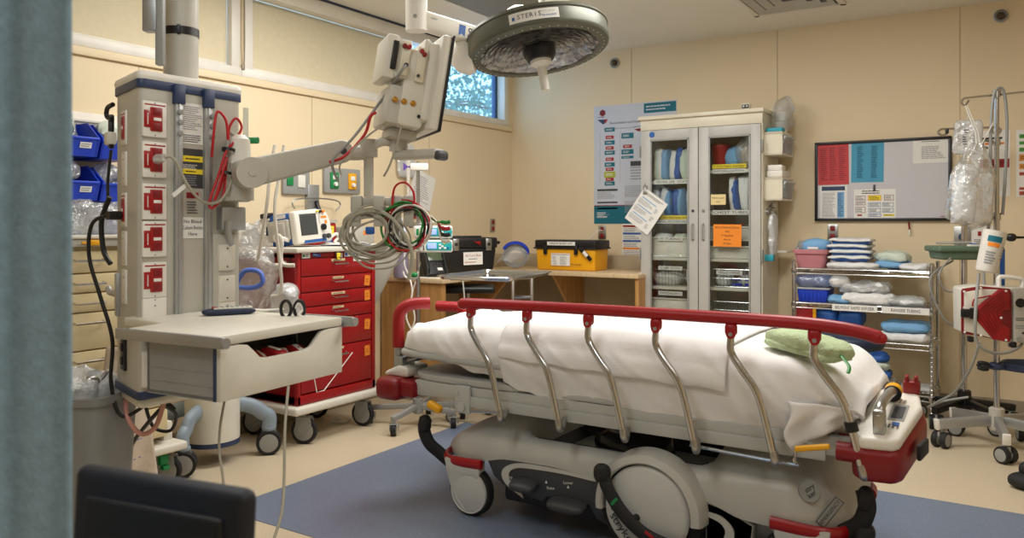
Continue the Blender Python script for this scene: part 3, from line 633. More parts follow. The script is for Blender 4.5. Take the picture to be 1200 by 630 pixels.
b = MB(); TT = F @ Matrix.Translation((1.775, 1.372, .055)) @ Matrix.Rotation(.65, 4, 'Z'); b.mat(P['paper']); b.addT(TT, .075, .016, .001); one('cord_tag', b, None, 'small white tag wrapped around the grey power cord', 'tag')
LA = F2 @ V3((-.13, 1.28, .02))
cable('power_cable', [LA, LA+V3((0, -.04, .0)), LA+V3((-.08, -.06, -.03)), LA+V3((-.10, -.06, -.15)), LA+V3((-.06, -.04, -.30)), LA+V3((-.02, -.02, -.45)), LA+V3((-.06, 0, -.62)), LA+V3((-.02, .02, -.74)), LA+V3((.05, .1, -.68))], .007, P['cblack'], 'black power cord looping down the left side of the column')
b = MB(); b.cyl(LA-V3((0, .0, 0)), LA+V3((-.0, -.05, 0)), .016, n=12); one('power_plug', b, P['black'], 'black plug in the side outlet of the column', 'plug')
cable('hanging_cable', [atd(263, 470, 2.5), atd(258, 500, 2.48), atd(257, 530, 2.45), atd(262, 570, 2.42), atd(260, 640, 2.4)], .004, P['cgrey'], 'thin grey cord hanging below the drawer near its left corner')
cable('hanging_cable', [atd(338, 452, 2.55), atd(334, 500, 2.5), atd(333, 560, 2.45), atd(330, 600, 2.4), atd(318, 640, 2.35), atd(300, 690, 2.3)], .0045, P['cgrey'], 'thin grey cord hanging from the drawer down to the blue floor')
cable('tube_loop', [atd(147, 468, 3.0), atd(150, 490, 2.95), atd(165, 508, 2.95), atd(182, 500, 2.95), atd(192, 472, 3.0)], .009, mat('pink_tube', (206, 150, 140), .5), 'pink rubber hose looping below the column', 'hose')
cable('power_cable', [atd(205, 480, 3.05), atd(195, 474, 3.05), atd(178, 490, 3.1), atd(155, 520, 3.3), atd(148, 545, 3.5)], .008, P['cblack'], 'black cord looping below the column to the cream cart wheels')
cable('power_cable', [atd(170, 474, 3.2), atd(180, 500, 3.25), atd(200, 504, 3.25), atd(206, 485, 3.2), atd(190, 474, 3.1)], .007, P['cblack'], 'black cord ring hanging below the column by the wheels')
# remote control and scissors on the shelf
c = V3((-2.42, 1.885, .922)); a = math.radians(62)
r = thing('remote_control', 'navy handset with pale keypad lying on the column shelf', 'remote control', c, a)
M0 = RZ(a, c)
b = MB(M0); b.pouch((0, 0, .012), (.185, .062, .024), e=.4, nu=24, nv=10); build('case', b, P['navyv'], r)
b = MB(M0); b.box((.012, 0, .0245), (.135, .044, .006), .002); build('keypad', b, P['offw'], r)
b = MB(M0)
for i in range(7):
    for j in range(3): b.box((-.04+i*.017, -.013+j*.013, .0285), (.01, .008, .003), .001)
build('button', b, P['pgrey2'], r)
b = MB(M0); b.box((-.052, 0, .0285), (.016, .03, .003), .001); plabel(build('button', b, P['redp'], r), 'red button')
b = MB(); b.tube([M0 @ V3((.09, 0, .012)), M0 @ V3((.12, .01, .008)), M0 @ V3((.16, .02, .006)), M0 @ V3((.20, .02, .006))], .005, 8, 8); plabel(build('cord', b, P['cwhite'], r, 60), 'white cord')
r = thing('scissors', 'black-handled scissors hooked over the far rail of the column shelf', 'scissors', (-2.2, 2.11, .86))
b = MB(); s0 = atd(345, 362, 2.85)
for o, dx in ((-.03, -.018), (.018, .02)):
    c = s0+cr*o+V3((0, 0, -.0)); pts = [c+cr*math.cos(a)*.018+V3((0, 0, math.sin(a)*.03)) for a in [2*PI*k/10 for k in range(10)]]
    b.tube(pts, .006, 8, 4, True)
build('handle', b, P['black'], r)
b = MB(); b.tube([s0+cr*-.02+V3((0, 0, -.03)), s0+cr*.0+V3((0, 0, -.06)), s0+cr*.01+V3((0, 0, -.12))], .005, 6); b.tube([s0+cr*.012+V3((0, 0, -.03)), s0+cr*.0+V3((0, 0, -.06)), s0+cr*-.006+V3((0, 0, -.12))], .005, 6); build('blade', b, P['steel'], r)
cable('white_cable', [s0+cr*-.0+V3((0, 0, .0)), s0+cr*.015+V3((0, 0, .02)), s0+cr*.03+V3((0, 0, .0)), s0+cr*.02+tw*.02+V3((0, 0, -.02)), s0+cr*.05+V3((0, 0, -.03)), s0+cr*.06+V3((0, 0, -.035))], .005, P['cwhite'], 'white clip cord wound through the black scissor handles')
# ================= surgical light =================
Lc = atd(632, 60, 3.7)
n = V3((.204, -.06, -.975)).normalized()
def camdir(x, u, d): return V3((CS*x-SN*d, SN*x+CS*d, u))
xr = camdir(.655, .0986, .0); xr = (xr-n*xr.dot(n)).normalized(); yr = n.cross(xr)
T = Matrix(((xr.x, yr.x, n.x, Lc.x), (xr.y, yr.y, n.y, Lc.y), (xr.z, yr.z, n.z, Lc.z), (0, 0, 0, 1)))
sl = thing('surgical_light', 'large round surgical light tilted on a white ceiling arm', 'surgical light', (Lc.x, Lc.y, Lc.z-.1))
olive = mat('olive_grey_metal', (98, 100, 88), .4, .3)
Rr = .325
b = MB(T); b.lathe([(Rr-.005, .004), (Rr, 0), (Rr+.004, -.012), (Rr, -.07), (Rr+.006, -.075), (Rr, -.09), (Rr-.04, -.095), (.1, -.11), (0, -.113)], (0, 0, 0), n=72, cap=False); b.lathe([(Rr-.005, .004), (Rr-.048, .008), (Rr-.053, .0)], (0, 0, 0), n=72, cap=False); b.mats = [olive]; b.mat(P['offw'])
for k in range(48):
    a = 2*PI*k/48; b.lathe([(.0035, 0), (.002, .002)], (math.cos(a)*(Rr-.025), math.sin(a)*(Rr-.025), .0085), (0, 0, 1), 6)
build('housing', b, None, sl)
lens = bpy.data.materials.new('faceted_lens'); lens.use_nodes = True
nt = lens.node_tree; bb = nt.nodes['Principled BSDF']; LK = nt.links
tc = nt.nodes.new('ShaderNodeTexCoord'); sp = nt.nodes.new('ShaderNodeSeparateXYZ'); LK.new(tc.outputs['UV'], sp.inputs[0])
wv_ = nt.nodes.new('ShaderNodeTexNoise'); wv_.inputs['Scale'].default_value = 28; LK.new(tc.outputs['Object'], wv_.inputs['Vector'])
rp_ = nt.nodes.new('ShaderNodeValToRGB'); rp_.color_ramp.elements[0].color = (.2, .2, .21, 1); rp_.color_ramp.elements[1].color = (.5, .49, .47, 1); rp_.color_ramp.elements[0].position = .38; rp_.color_ramp.elements[1].position = .6  # dark and pale mottling puts the facets' varied shading into the colour
LK.new(wv_.outputs['Fac'], rp_.inputs['Fac']); LK.new(rp_.outputs['Color'], bb.inputs['Base Color']); bb.inputs['Metallic'].default_value = .35; bb.inputs['Roughness'].default_value = .25
b = MB(T)
rings = 9; r0, r1 = .075, Rr-.05
R = random.Random(1)
for i in range(rings):
    a0 = r0+(r1-r0)*i/rings; a1 = r0+(r1-r0)*(i+1)/rings; ns = int(16+i*5)
    for k in range(ns):
        t0 = 2*PI*k/ns; t1 = 2*PI*(k+.96)/ns; z0 = -.012+R.uniform(-.003, .003); z1 = z0+.012+R.uniform(-.002, .004)
        b.add([(math.cos(t0)*a0, math.sin(t0)*a0, z0), (math.cos(t1)*a0, math.sin(t1)*a0, z0+R.uniform(-.003, .003)), (math.cos(t1)*a1, math.sin(t1)*a1, z1), (math.cos(t0)*a1, math.sin(t0)*a1, z1)], [[3, 2, 1, 0]])
b.lathe([(0, -.02), (Rr-.05, -.02)], (0, 0, 0), n=40, cap=False)
build('lens', b, lens, sl, 5)

b = MB(T); b.lathe([(.075, -.01), (.075, .018), (.06, .045), (.045, .05)], (0, 0, 0), n=36); build('camera_hub', b, P['black'], sl)
b = MB(T); b.lathe([(.05, .045), (.048, .062), (.028, .075), (.024, .08)], (0, 0, 0), n=30); build('handle_collar', b, P['offw'], sl)
b = MB(); p0 = T @ V3((0, 0, .07)); dd = (n+camdir(.02, -.1, 0)).normalized(); b.lathe([(.022, 0), (.024, .02), (.02, .05), (.022, .08), (.02, .12), (.012, .125)], p0, dd, 20); build('handle', b, P['tub'] if 0 else P['offw'], sl)
# label on the rim that faces us
def rim(a, h, out=.002):
    """point on the rim wall; a measured from the viewer side"""
    return T @ V3((math.cos(a)*(Rr+out+.003), math.sin(a)*(Rr+out+.003), h))
vdir = T.to_3x3().transposed() @ (V3((0, 0, EYE))-Lc); am = math.atan2(-vdir.y, -vdir.x)   # far inside? choose wall nearest the viewer's top
b = MB(); b.mat(P['paper'])
a_v = math.atan2(vdir.y, vdir.x)
t3 = T.to_3x3()
def rimgrid(i, j):
    a = a_v-.33+.66*i; return rim(a, -.015-.046*j, .0035)
b.grid(rimgrid, 16, 2)
sgn = 1 if (t3 @ V3((-math.sin(a_v), math.cos(a_v), 0))).dot(V3((CS, SN, 0))) > 0 else -1
def rimtext(t, mid, step, size, h, m):
    b.mat(m)
    for k, ch in enumerate(t):
        a = a_v+sgn*(mid+(k-(len(t)-1)/2)*step)
        p = rim(a, h, .0045); tx = t3 @ V3((-math.sin(a), math.cos(a), 0))*sgn
        b.text(ch, frame(p, tx, -n), size)
rimtext('STERIS', -.06, .055, .029, -.038, P['ink']); rimtext('HarmonyAIR', .20, .0185, .013, -.030, P['blue2']); rimtext('Surgical Lighting', .18, .0105, .008, -.048, P['gink'])
b.mat(P['blue2'])
for k in range(1):
    a = a_v+sgn*-.27; p = rim(a, -.034, .0045); tx = t3 @ V3((-math.sin(a), math.cos(a), 0))*sgn; F_ = frame(p, tx, -n)
    b.add([(-.006, -.009, 0), (0, -.005, 0), (.006, -.009, 0), (.006, .009, 0), (-.006, .009, 0)], [[0, 1, 2, 3, 4]], F_)
build('rim_label', b, None, sl)
# yoke, arm and drop post
pa = atd(488, 22, 3.55); pe = atd(566, 46, 3.75); top = Lc-n*.10
b = MB(); b.lathe([(.0, -.0), (.05, .0), (.06, .03), (.045, .06)], Lc-n*.145, n, 28); b.tube([pe, atd(585, 40, 3.8), Lc-n*.16+camdir(-.08, .02, 0), Lc-n*.13], .045, 14); build('yoke', b, P['white'], sl, 60)
yl = T @ V3((-Rr-.01, 0, -.03)); yl2 = T @ V3((-Rr-.055, .03, -.02))
b = MB(); b.lathe([(.085, 0), (.095, .03), (.07, .08), (.03, .105)], T @ V3((-Rr+.015, -.03, -.045)), t3 @ V3((-1, -.1, .05)), 28); build('end_cap', b, P['white'], sl, 60)
d = (pe-pa).normalized(); b = MB(); b.prism([(0, -.042), (0, .042), ((pe-pa).length, .046), ((pe-pa).length, -.046)], frame(pa, d, ZP) @ Matrix.Translation((0, 0, .035)), .07, .02, 3)
b.mats = [P['offw']]; FT = frame(pa, d, ZP) @ Matrix.Translation((0, 0, .0356)); b.mat(P['blue2']); b.add([(.20, -.028, 0), (.217, -.016, 0), (.234, -.028, 0), (.234, .024, 0), (.20, .024, 0)], [[0, 1, 2, 3, 4]], FT); b.mat(P['ink']); b.text('STERIS', FT @ Matrix.Translation((.245, -.004, 0)), .062, 'LEFT')
b.words(FT, .07, .012, .035, .01, 2, P['gink'], 2, lift=.0004); build('arm', b, None, sl)
b = MB(); b.cyl(pa+V3((0, 0, -.055)), pa+V3((0, 0, .12)), .048, n=32); b.lathe([(.048, .08), (.058, .11), (.085, .15), (.09, .2), (.085, .3), (.06, .33), (.045, CH-pa.z)], pa, n=32); build('drop_post', b, P['white'], sl, 50)
b = MB(); b.cyl(pa+tw*.046, pa+tw*.051, .009, n=12); build('screw', b, P['pgrey2'], sl)
# second ceiling arm that enters at the top
q0 = atd(632, 4, 3.9); q1 = atd(720, -12, 3.9)
r = thing('equipment_boom', 'second white ceiling arm entering the top edge of the picture right of the light panel', 'ceiling arm', (q0.x, q0.y, q0.z))
b = MB(); d = (q1-q0).normalized(); b.prism([(0, -.02), (0, .05), (.5, .05), (.5, -.02)], frame(q0, d, ZP) @ Matrix.Translation((0, 0, .03)), .06, .008); build('arm', b, P['offw'], r)
b = MB(); e = q0+d*.5; b.cyl(e+V3((0, 0, -.04)), (e.x, e.y, CH), .05, n=24); build('drop_post', b, P['offw'], r)
b = MB(); b.cyl(q0+d*.02+tw*.03, q0+d*.02+tw*.035, .008, n=10); b.tube([q0+d*.1+V3((0, 0, -.02)), q0+d*.11+V3((0, 0, -.035)), q0+d*.13+V3((0, 0, -.035)), q0+d*.14+V3((0, 0, -.02))], .006, 6); build('latch', b, P['alu'], r)
# ================= the stretcher =================
sx = thing('hospital_stretcher', 'hospital stretcher with red side rail and grey wheeled base in the middle of the room', 'stretcher', (-1.3, 3.1, 0))
def lerp(tab, x):
    if x <= tab[0][0]: return tab[0][1]
    for (a, va), (c, vc) in zip(tab, tab[1:]):
        if x <= c:
            t = (x-a)/(c-a); t = t*t*(3-2*t) if False else t
            return va+(vc-va)*t
    return tab[-1][1]
def ease(tab, x):
    h = .03; return (lerp(tab, x-h)+lerp(tab, x-h/2)+lerp(tab, x)+lerp(tab, x+h/2)+lerp(tab, x+h))/5
YN, YF = 2.79, 3.43
ztop = [(-2.19, .28), (-2.14, .325), (-2.04, .375), (-1.9, .425), (-1.78, .445), (-1.68, .42), (-1.5, .39), (-1.1, .39), (-.98, .42), (-.88, .442), (-.72, .452), (-.6, .43), (-.53, .36), (-.495, .27)]
zsho = [(-2.19, .27), (-2.14, .315), (-2.04, .345), (-1.9, .357), (-1.0, .357), (-.9, .37), (-.62, .375), (-.53, .33), (-.495, .26)]
zbot = [(-2.19, .225), (-2.08, .225), (-1.92, .245), (-1.84, .268), (-1.6, .275), (-1.4, .262), (-1.0, .26), (-.92, .245), (-.85, .215), (-.5, .20)]
yin = [(-2.19, .12), (-2.1, .03), (-1.95, .0), (-.66, .0), (-.55, .03), (-.495, .1)]
dip = [(-1.76, 0), (-1.68, .10), (-1.40, .13), (-1.05, .12), (-.96, .0)]
us = [-2.19+(-.495+2.19)*i/70 for i in range(71)]
def hoodsec(u, lift=0):
    zt, zs_, zb, yi = ease(ztop, u), ease(zsho, u), ease(zbot, u), ease(yin, u); dp = ease(dip, u) if -1.9 < u < -.85 else 0
    f = min(1, dp/.06); zi = zt*(1-f)+(zs_-.005)*f
    y0, y1 = YN+yi, YF-yi
    half = [(y0+.004, zb), (y0, zb+.02), (y0+.002, zs_-.045), (y0+.010, zs_-.02), (y0+.028, zs_-.005), (y0+.055, zs_+.004), (y0+.085, zs_+.25*(zi-zs_)), (y0+.10, zs_+.45*(zi-zs_)-dp*.55), (y0+.115, zs_+.6*(zi-zs_)-dp), (y0+.16, zs_+.9*(zi-zs_)-dp)]
    mid = [(y0+.2+(y1-y0-.4)*k/4, zi-dp) for k in range(5)]
    oth = [((y0+y1)-y, z) for y, z in half[::-1]]
    return [(u, y, z+lift) for y, z in half+mid+oth]
secs = [hoodsec(u) for u in us]; m = len(secs[0])
b = MB(); vs = [p for s_ in secs for p in s_]; fs = []
for i in range(len(us)-1):
    for j in range(m-1): fs.append([i*m+j, (i+1)*m+j, (i+1)*m+j+1, i*m+j+1])
    fs.append([(i+1)*m, i*m, i*m+m-1, (i+1)*m+m-1])
fs.append(list(range(m))); fs.append([(len(us)-1)*m+j for j in range(m)][::-1]); b.add(vs, fs)
base = build('base_hood', b, P['hood'], sx, 55)
b = MB(); tu = [-1.72+(.74)*i/30 for i in range(31)]; ts = [hoodsec(u, .004)[6:-6] for u in tu]; q_ = len(ts[0])
b.add([p for r_ in ts for p in r_], [[i*q_+j, (i+1)*q_+j, (i+1)*q_+j+1, i*q_+j+1] for i in range(30) for j in range(q_-1)]); plabel(build('storage_tray', b, P['charcoal'], sx), 'dark storage tray in the base')
# skirts with crescent trim and foot pedals
for yy, sgn_ in ((YN, 1), (YF, -1)):
    FT = frame((0, yy+.006*sgn_, 0), XP*sgn_, ZP); sg = sgn_
    b = MB(); poly = [(-1.92, .262), (-1.82, .285), (-1.5, .275), (-1.30, .262), (-1.30, .09), (-1.335, .085), (-1.40, .10), (-1.43, .15), (-1.62, .15), (-1.64, .125), (-1.80, .14), (-1.88, .19)]
    b.prism([(x*sg, z) for x, z in poly], FT, .05, .006); plabel(build('skirt_panel', b, P['charcoal'], sx), 'dark skirt panel')
    b = MB(); pts = []
    for k in range(17):
        t = k/16; a = PI*.28+PI*1.02*t
    out = [(-1.40, .262), (-1.55, .27), (-1.72, .268), (-1.80, .25), (-1.835, .215), (-1.815, .17), (-1.73, .125)]
    inn = [(-1.735, .14), (-1.79, .18), (-1.80, .215), (-1.775, .238), (-1.72, .25), (-1.55, .256), (-1.40, .25)]
    cr_ = catmull([(x*sg, z, 0) for x, z in out], 5)+catmull([(x*sg, z, 0) for x, z in inn], 5)
    b.prism([(p.x, p.y) for p in cr_], frame((0, yy-.002*sgn_, 0), XP*sgn_, ZP), .008); build('trim_crescent', b, P['hood'], sx)
    b = MB(); poly = [(-.965, .255), (-.87, .235), (-.79, .20), (-.80, .12), (-.83, .085), (-.965, .08)]
    b.prism([(x*sg, z) for x, z in poly], FT, .05, .006); build('skirt_panel', b, P['charcoal'], sx)
    out = [(-.96, .22), (-.90, .21), (-.86, .17), (-.87, .12), (-.93, .09)]; inn = [(-.935, .105), (-.90, .13), (-.89, .165), (-.91, .19), (-.96, .205)]
    cr_ = catmull([(x*sg, z, 0) for x, z in out], 5)+catmull([(x*sg, z, 0) for x, z in inn], 5)
    b.prism([(p.x, p.y) for p in cr_], frame((0, yy-.002*sgn_, 0), XP*sgn_, ZP), .008); build('trim_crescent', b, P['hood'], sx)
    for c, w in ((-1.72, .12), (-1.52, .17)):
        b = MB(); b.pouch((c, yy-.012*sgn_, .185 if w < .15 else .14), (w, .09, .04), Matrix.Rotation(.2*sgn_, 4, 'X'), e=.6); build('foot_pedal', b, P['pdark'], sx)
    b = MB(); b.box((-1.61, yy+.06*sgn_, .17), (.46, .08, .16), .02); build('pedal_well', b, P['black'], sx)
    if sgn_ == 1:
        FT2 = frame((0, yy-.0015, 0), XP, ZP)
        for t_, x, z, xm, zm in (('Pump', -1.80, .20, -1.80, .225), ('Raise', -1.60, .19, -1.62, .21), ('Lower', -1.52, .225, -1.52, .208), ('Brake', -1.365, .16, -1.35, .185)):
            b = MB().mat(P['paper']); b.text(t_, FT2 @ Matrix.Translation((x, z, .0)) @ Matrix.Rotation(.15, 4, 'Z'), .017); b.add([(xm-.006, zm-.004, 0), (xm+.006, zm-.004, 0), (xm, zm+.008, 0)], [[0, 1, 2]], FT2); plabel(build('pedal_lettering', b, None, sx), 'white pedal caption')
# corner wheels under white fenders, red corner bumpers
fend = mat('fender_white', (196, 196, 192), .4)
for wx, wy, sgn_ in ((-2.0, YN, 1), (-2.0, YF, -1), (-.66, YN, 1), (-.66, YF, -1)):
    yo = wy-.012*sgn_; ax = (0, -sgn_, 0)
    b = MB(); b.lathe([(.08, -.004), (.101, -.0), (.106, .008), (.106, .034), (.101, .042), (.08, .044)], (wx, yo+.05*sgn_, .106), ax, 40); o = build('caster_wheel', b, P['rubber'], sx)
    b = MB(); b.lathe([(.086, 0), (.090, .003), (.092, .0), (.0925, -.05)], (wx, yo-.0 *sgn_, .106), ax, 40, False); b.lathe([(0, .002), (.081, .002), (.086, 0)], (wx, yo, .106), ax, 40, False); build('wheel_cover', b, fend, o)
    l = -1 if wx < -1.3 else 1
    FT = frame((0, yo-.004*sgn_, 0), XP*sgn_, ZP)
    poly = [(wx+l*.125, .235), (wx+l*.115, .18), (wx+l*.085, .10), (wx+l*.05, .04), (wx+l*.015, .018), (wx+l*.01, .03), (wx+l*.055, .075), (wx+l*.068, .11), (wx+l*.055, .15), (wx+l*.02, .172), (wx-l*.02, .175), (wx-l*.05, .165), (wx-l*.06, .2), (wx-l*.05, .235)]
    b = MB(); b.prism([(x*sgn_, z) for x, z in poly], FT, .05, .006); b.bx(wx-.03, wx+.03, min(yo+.02*sgn_, yo+.09*sgn_), max(yo+.02*sgn_, yo+.09*sgn_), .12, .24, .01); build('wheel_fender', b, fend, o)
    b = MB(); xe = wx+l*.17
    pts = [(wx-l*.07, wy-.012*sgn_, .232), (wx+l*.06, wy-.008*sgn_, .226), (wx+l*.13, wy+.015*sgn_, .224), (wx+l*.17, wy+.075*sgn_, .226), (wx+l*.18, wy+.16*sgn_, .228)]
    b.tube(pts, .018, 10, 6, flat=(.75, 1.2)); build('corner_bumper', b, P['red'], sx)
# big middle wheel with its housing arch and black pedal arm
for yy, sgn_ in ((YN, 1), (YF, -1)):
    c = V3((-1.165, yy-.055*sgn_, .2)); ax = (0, -sgn_, 0)
    b = MB(); b.lathe([(.15, -.06), (.2, -.06), (.2, -.03), (.195, -.024), (.172, -.02), (.166, -.0), (.15, .0)], c, ax, 56); o = build('large_wheel', b, P['rubber'], sx)
    b = MB(); b.lathe([(0, .02), (.05, .021), (.148, .016), (.16, .008), (.165, .0)], c, ax, 56); d_ = build('wheel_cover', b, fend, o)
    if sgn_ == 1:
        b = MB().mat(P['ink']); FT = frame((c.x, c.y-.0215, .2), XP, ZP)
        b.text('stryker', FT @ Matrix.Translation((-.085, -.08, 0)) @ Matrix.Rotation(-.85, 4, 'Z'), .046); b.text('BIG WHEEL', FT @ Matrix.Translation((-.115, -.035, 0)) @ Matrix.Rotation(-1.15, 4, 'Z'), .021); plabel(build('wheel_lettering', b, None, sx), 'black lettering on the big wheel')
    b = MB(); n_ = 30; vs = []; 
    for k in range(n_+1):
        a = -.12+(PI+.24)*k/n_; ca, sa = math.cos(a), math.sin(a)
        for r_, y_ in ((.172, -.012), (.172, .075), (.178, .082), (.203, .07), (.211, .05), (.215, -.012)): vs.append((c.x+ca*r_, c.y+.06*sgn_-y_*sgn_, .2+sa*r_))
    fs = []
    for k in range(n_):
        for q in range(5): fs.append([k*6+q, k*6+q+1, (k+1)*6+q+1, (k+1)*6+q])
        fs.append([k*6+5, k*6, (k+1)*6, (k+1)*6+5])
    fs.append(list(range(6))); fs.append([n_*6+q for q in range(6)][::-1]); b.add(vs, fs); build('wheel_arch', b, P['hood'], sx)
    b = MB(); pts = [(-1.32, c.y-.05*sgn_, .325), (-1.29, c.y-.055*sgn_, .265), (-1.235, c.y-.055*sgn_, .195), (-1.16, c.y-.055*sgn_, .14), (-1.08, c.y-.055*sgn_, .115), (-1.03, c.y-.05*sgn_, .11)]
    b.tube(pts, .024, 12, 6, flat=(.6, 1.1)); b.pouch(pts[0], (.065, .05, .07), e=.8); b.pouch(pts[-1], (.1, .06, .05), e=.8); b.cyl((c.x-.03, c.y+.0, .175), (c.x-.03, c.y-.06*sgn_, .175), .014, n=14); pd = build('brake_pedal', b, P['rubber'], sx, 60)
    if sgn_ == 1:
        b = MB(); b.box((-1.262, c.y-.07, .235), (.012, .004, .035), .001, Matrix.Rotation(.7, 4, 'Y')); plabel(build('pedal_marker', b, P['green'], pd), 'green marker'); b = MB(); b.box((-1.125, c.y-.071, .143), (.012, .004, .035), .001, Matrix.Rotation(-1.1, 4, 'Y')); plabel(build('pedal_marker', b, P['redp'], pd), 'red marker')
# end pedals, curved black levers at the corners
for xe, ye, l in ((-2.235, YN+.03, -1), (-.46, YN+.04, 1)):
    b = MB(); b.tube([(xe-l*.09, ye+.03, .19), (xe-l*.03, ye+.02, .23), (xe+l*.01, ye, .27), (xe+l*.03, ye-.01, .33), (xe+l*.02, ye-.01, .38)], .03, 10, 6, flat=(.5, 1)); b.pouch((xe+l*.025, ye-.01, .355), (.05, .06, .08), e=.8) ; build('end_pedal', b, P['rubber'], sx, 60)
b = MB(); b.box((-.455, YN+.05, .17), (.06, .07, .2), .03, Matrix.Rotation(.25, 4, 'Y'), 3); b.box((-.42, YN+.05, .09), (.05, .06, .09), .02); b.bx(-.53, -.46, YN+.03, YN+.07, .15, .17, .005); build('end_pedal', b, P['rubber'], sx, 60)
# lettering on the foot end of the hood
b = MB(); FT = frame((-.605, YN+.0035, .355), (1, -.1, 0), (0, .12, 1)); b.lathe([(0, .001), (.031, .001), (.035, .003), (.038, 0)], (-.605, YN+.006, .355), (-.1, -1, .12), 30); b.mats = [P['pgrey2']]; b.mat(P['ink']); b.text('stry', FT @ Matrix.Translation((0, .01, .0012)) @ Matrix.Rotation(.75, 4, 'Z'), .024); b.text('ker', FT @ Matrix.Translation((.008, -.008, .0012)) @ Matrix.Rotation(.75, 4, 'Z'), .024); build('hood_emblem', b, None, sx)
b = MB(); FT = frame((-.545, YN+.026, .29), (1, .35, 0), (0, 0, 1)) @ Matrix.Rotation(.95, 4, 'Z'); b.mat(P['pgrey2']); b.addT(FT, .11, .034, .002); b.mats.append(P['ink']); b.mat(P['ink'])
for x, y, w, h in ((0, .0155, .108, .002), (0, -.0155, .108, .002), (.053, 0, .002, .032), (-.053, 0, .002, .032)): b.rect(FT, x, y, w, h, P['ink'])
b.text('EMERGENCY', FT @ Matrix.Translation((0, -.001, .001)), .017); build('hood_plate', b, None, sx)
# lifting columns, litter frame and head section
for x in (-1.85, -.78):
    b = MB(); b.lathe([(.10, 0), (.10, .06), (.07, .065), (.07, .14)], (x, 3.11, .36), n=28); build('lift_column', b, P['black'], sx)
b = MB(); b.bx(-2.30, -.46, YN-.01, YN+.05, .485, .555, .012); b.bx(-2.30, -.46, YF-.05, YF+.01, .485, .555, .012); b.bx(-2.30, -.46, YN, YF, .49, .53, .01); b.bx(-2.02, -.55, YN-.022, YN-.008, .47, .515, .004); b.bx(-2.02, -.55, YF+.008, YF+.022, .47, .515, .004); build('litter_frame', b, P['litter'], sx)
b = MB(); o_ = []
for k in range(40):
    a = 2*PI*k/40; o_.append((-2.0+.36*math.copysign(abs(math.cos(a))**.4, math.cos(a)), 3.11+.33*math.copysign(abs(math.sin(a))**.4, math.sin(a))))
b.prism(o_, Matrix.Translation((0, 0, .585)), .03, .008); plabel(build('litter_top', b, P['litter'], sx), 'pale grey deck panel at the head end')
o_ = [(x+.62, y) for x, y in o_]; b = MB(); b.prism(o_, Matrix.Translation((0, 0, .58)), .025, .008); b.bx(-1.1, -.42, YN+.02, YF-.02, .555, .58, .008); build('litter_top', b, P['litter'], sx)
b = MB(); b.bx(-.62, -.40, YN-.005, YF+.005, .575, .60, .01, 3); plabel(build('foot_deck', b, mat('deck_beige', (190, 188, 172), .45), sx), 'beige deck plate at the foot end')
b = MB(); b.tube([(-1.7, YN-.015, .655), (-2.1, YN-.015, .665), (-2.33, YN-.005, .67), (-2.385, YN+.06, .67), (-2.39, 3.11, .67), (-2.385, YF-.06, .67), (-2.33, YF+.005, .67), (-2.1, YF+.015, .665), (-1.7, YF+.015, .655)], .017, 10, 8); 
for y in (YN+.08, YF-.08): b.cyl((-2.385, y, .54), (-2.385, y, .67), .012, n=10)
build('head_bumper', b, P['litter'], sx, 60)
b = MB(); b.bx(-2.06, -1.98, YN-.03, YN-.012, .44, .56, .008); b.cyl((-2.02, YN-.03, .47), (-2.02, YN-.04, .47), .02, n=16); b.cyl((-2.05, YN-.03, .53), (-2.05, YN-.034, .53), .013, n=14); build('rail_bracket', b, P['litter'], sx)
b = MB(); b.box((-2.165, YN-.03, .452), (.075, .035, .035), .012, Matrix.Rotation(.35, 4, 'Y'), 3); plabel(build('release_lever', b, P['yel'], sx), 'yellow release lever at the head end')
# head-end corner units with red push handles
for y, sgn_ in ((YN-.02, 1), (YF+.02, -1)):
    b = MB(); b.box((-2.42, y+.03*sgn_, .505), (.135, .16, .10), .03, None, 3); b.box((-2.34, y+.04*sgn_, .51), (.12, .12, .075), .02); un = plabel(build('corner_unit', b, P['dred'], sx), 'red corner unit')
    b = MB(); b.prism([(-.085, 0), (.06, 0), (.065, .045), (.0, .05), (-.07, .02)], frame((-2.41, y+.095*sgn_, .553), XP*1, ZP) @ Matrix.Translation((0, 0, .07 if sgn_ == 1 else .07)), .15, .012, 3); plabel(build('corner_cover', b, P['white'], un), 'white cover')
    hx = -2.44
    b = MB(); b.cyl((hx, y+.07*sgn_, .57), (hx, y+.07*sgn_, .69), .021, n=16); b.box((hx+.025, y+.065*sgn_, .61), (.045, .05, .06), .005); build('handle_post', b, P['alu'], un)
    gp = [(hx, y+.07, .68), (hx, y+.07, .78), (hx+.005, y+.075, .84), (hx+.035, y+.10, .873), (hx+.075, y+.14, .88), (hx+.10, y+.17, .88)] if sgn_ == 1 else [(hx, y-.07, .68), (hx, y-.07, .75), (hx-.01, y-.07, .79), (hx-.045, y-.075, .812), (hx-.10, y-.085, .815), (hx-.17, y-.10, .815)]
    b = MB(); b.tube(gp, .028, 14, 6); plabel(build('push_handle', b, P['redp'], un), 'red push handle grip')
b = MB(); b.cyl((-2.42, YN+.05, .615), (-2.33, YN+.13, .645), .017, n=14); b.cyl((-2.33, YN+.13, .645), (-2.22, YN+.22, .665), .013, n=14); build('pole_stub', b, P['steel'], sx)
b = MB(); b.cyl((-2.37, YN+.095, .634), (-2.325, YN+.135, .648), .0185, n=14); plabel(build('pole_grip', b, P['blue2'], sx), 'blue ring on the stowed pole')
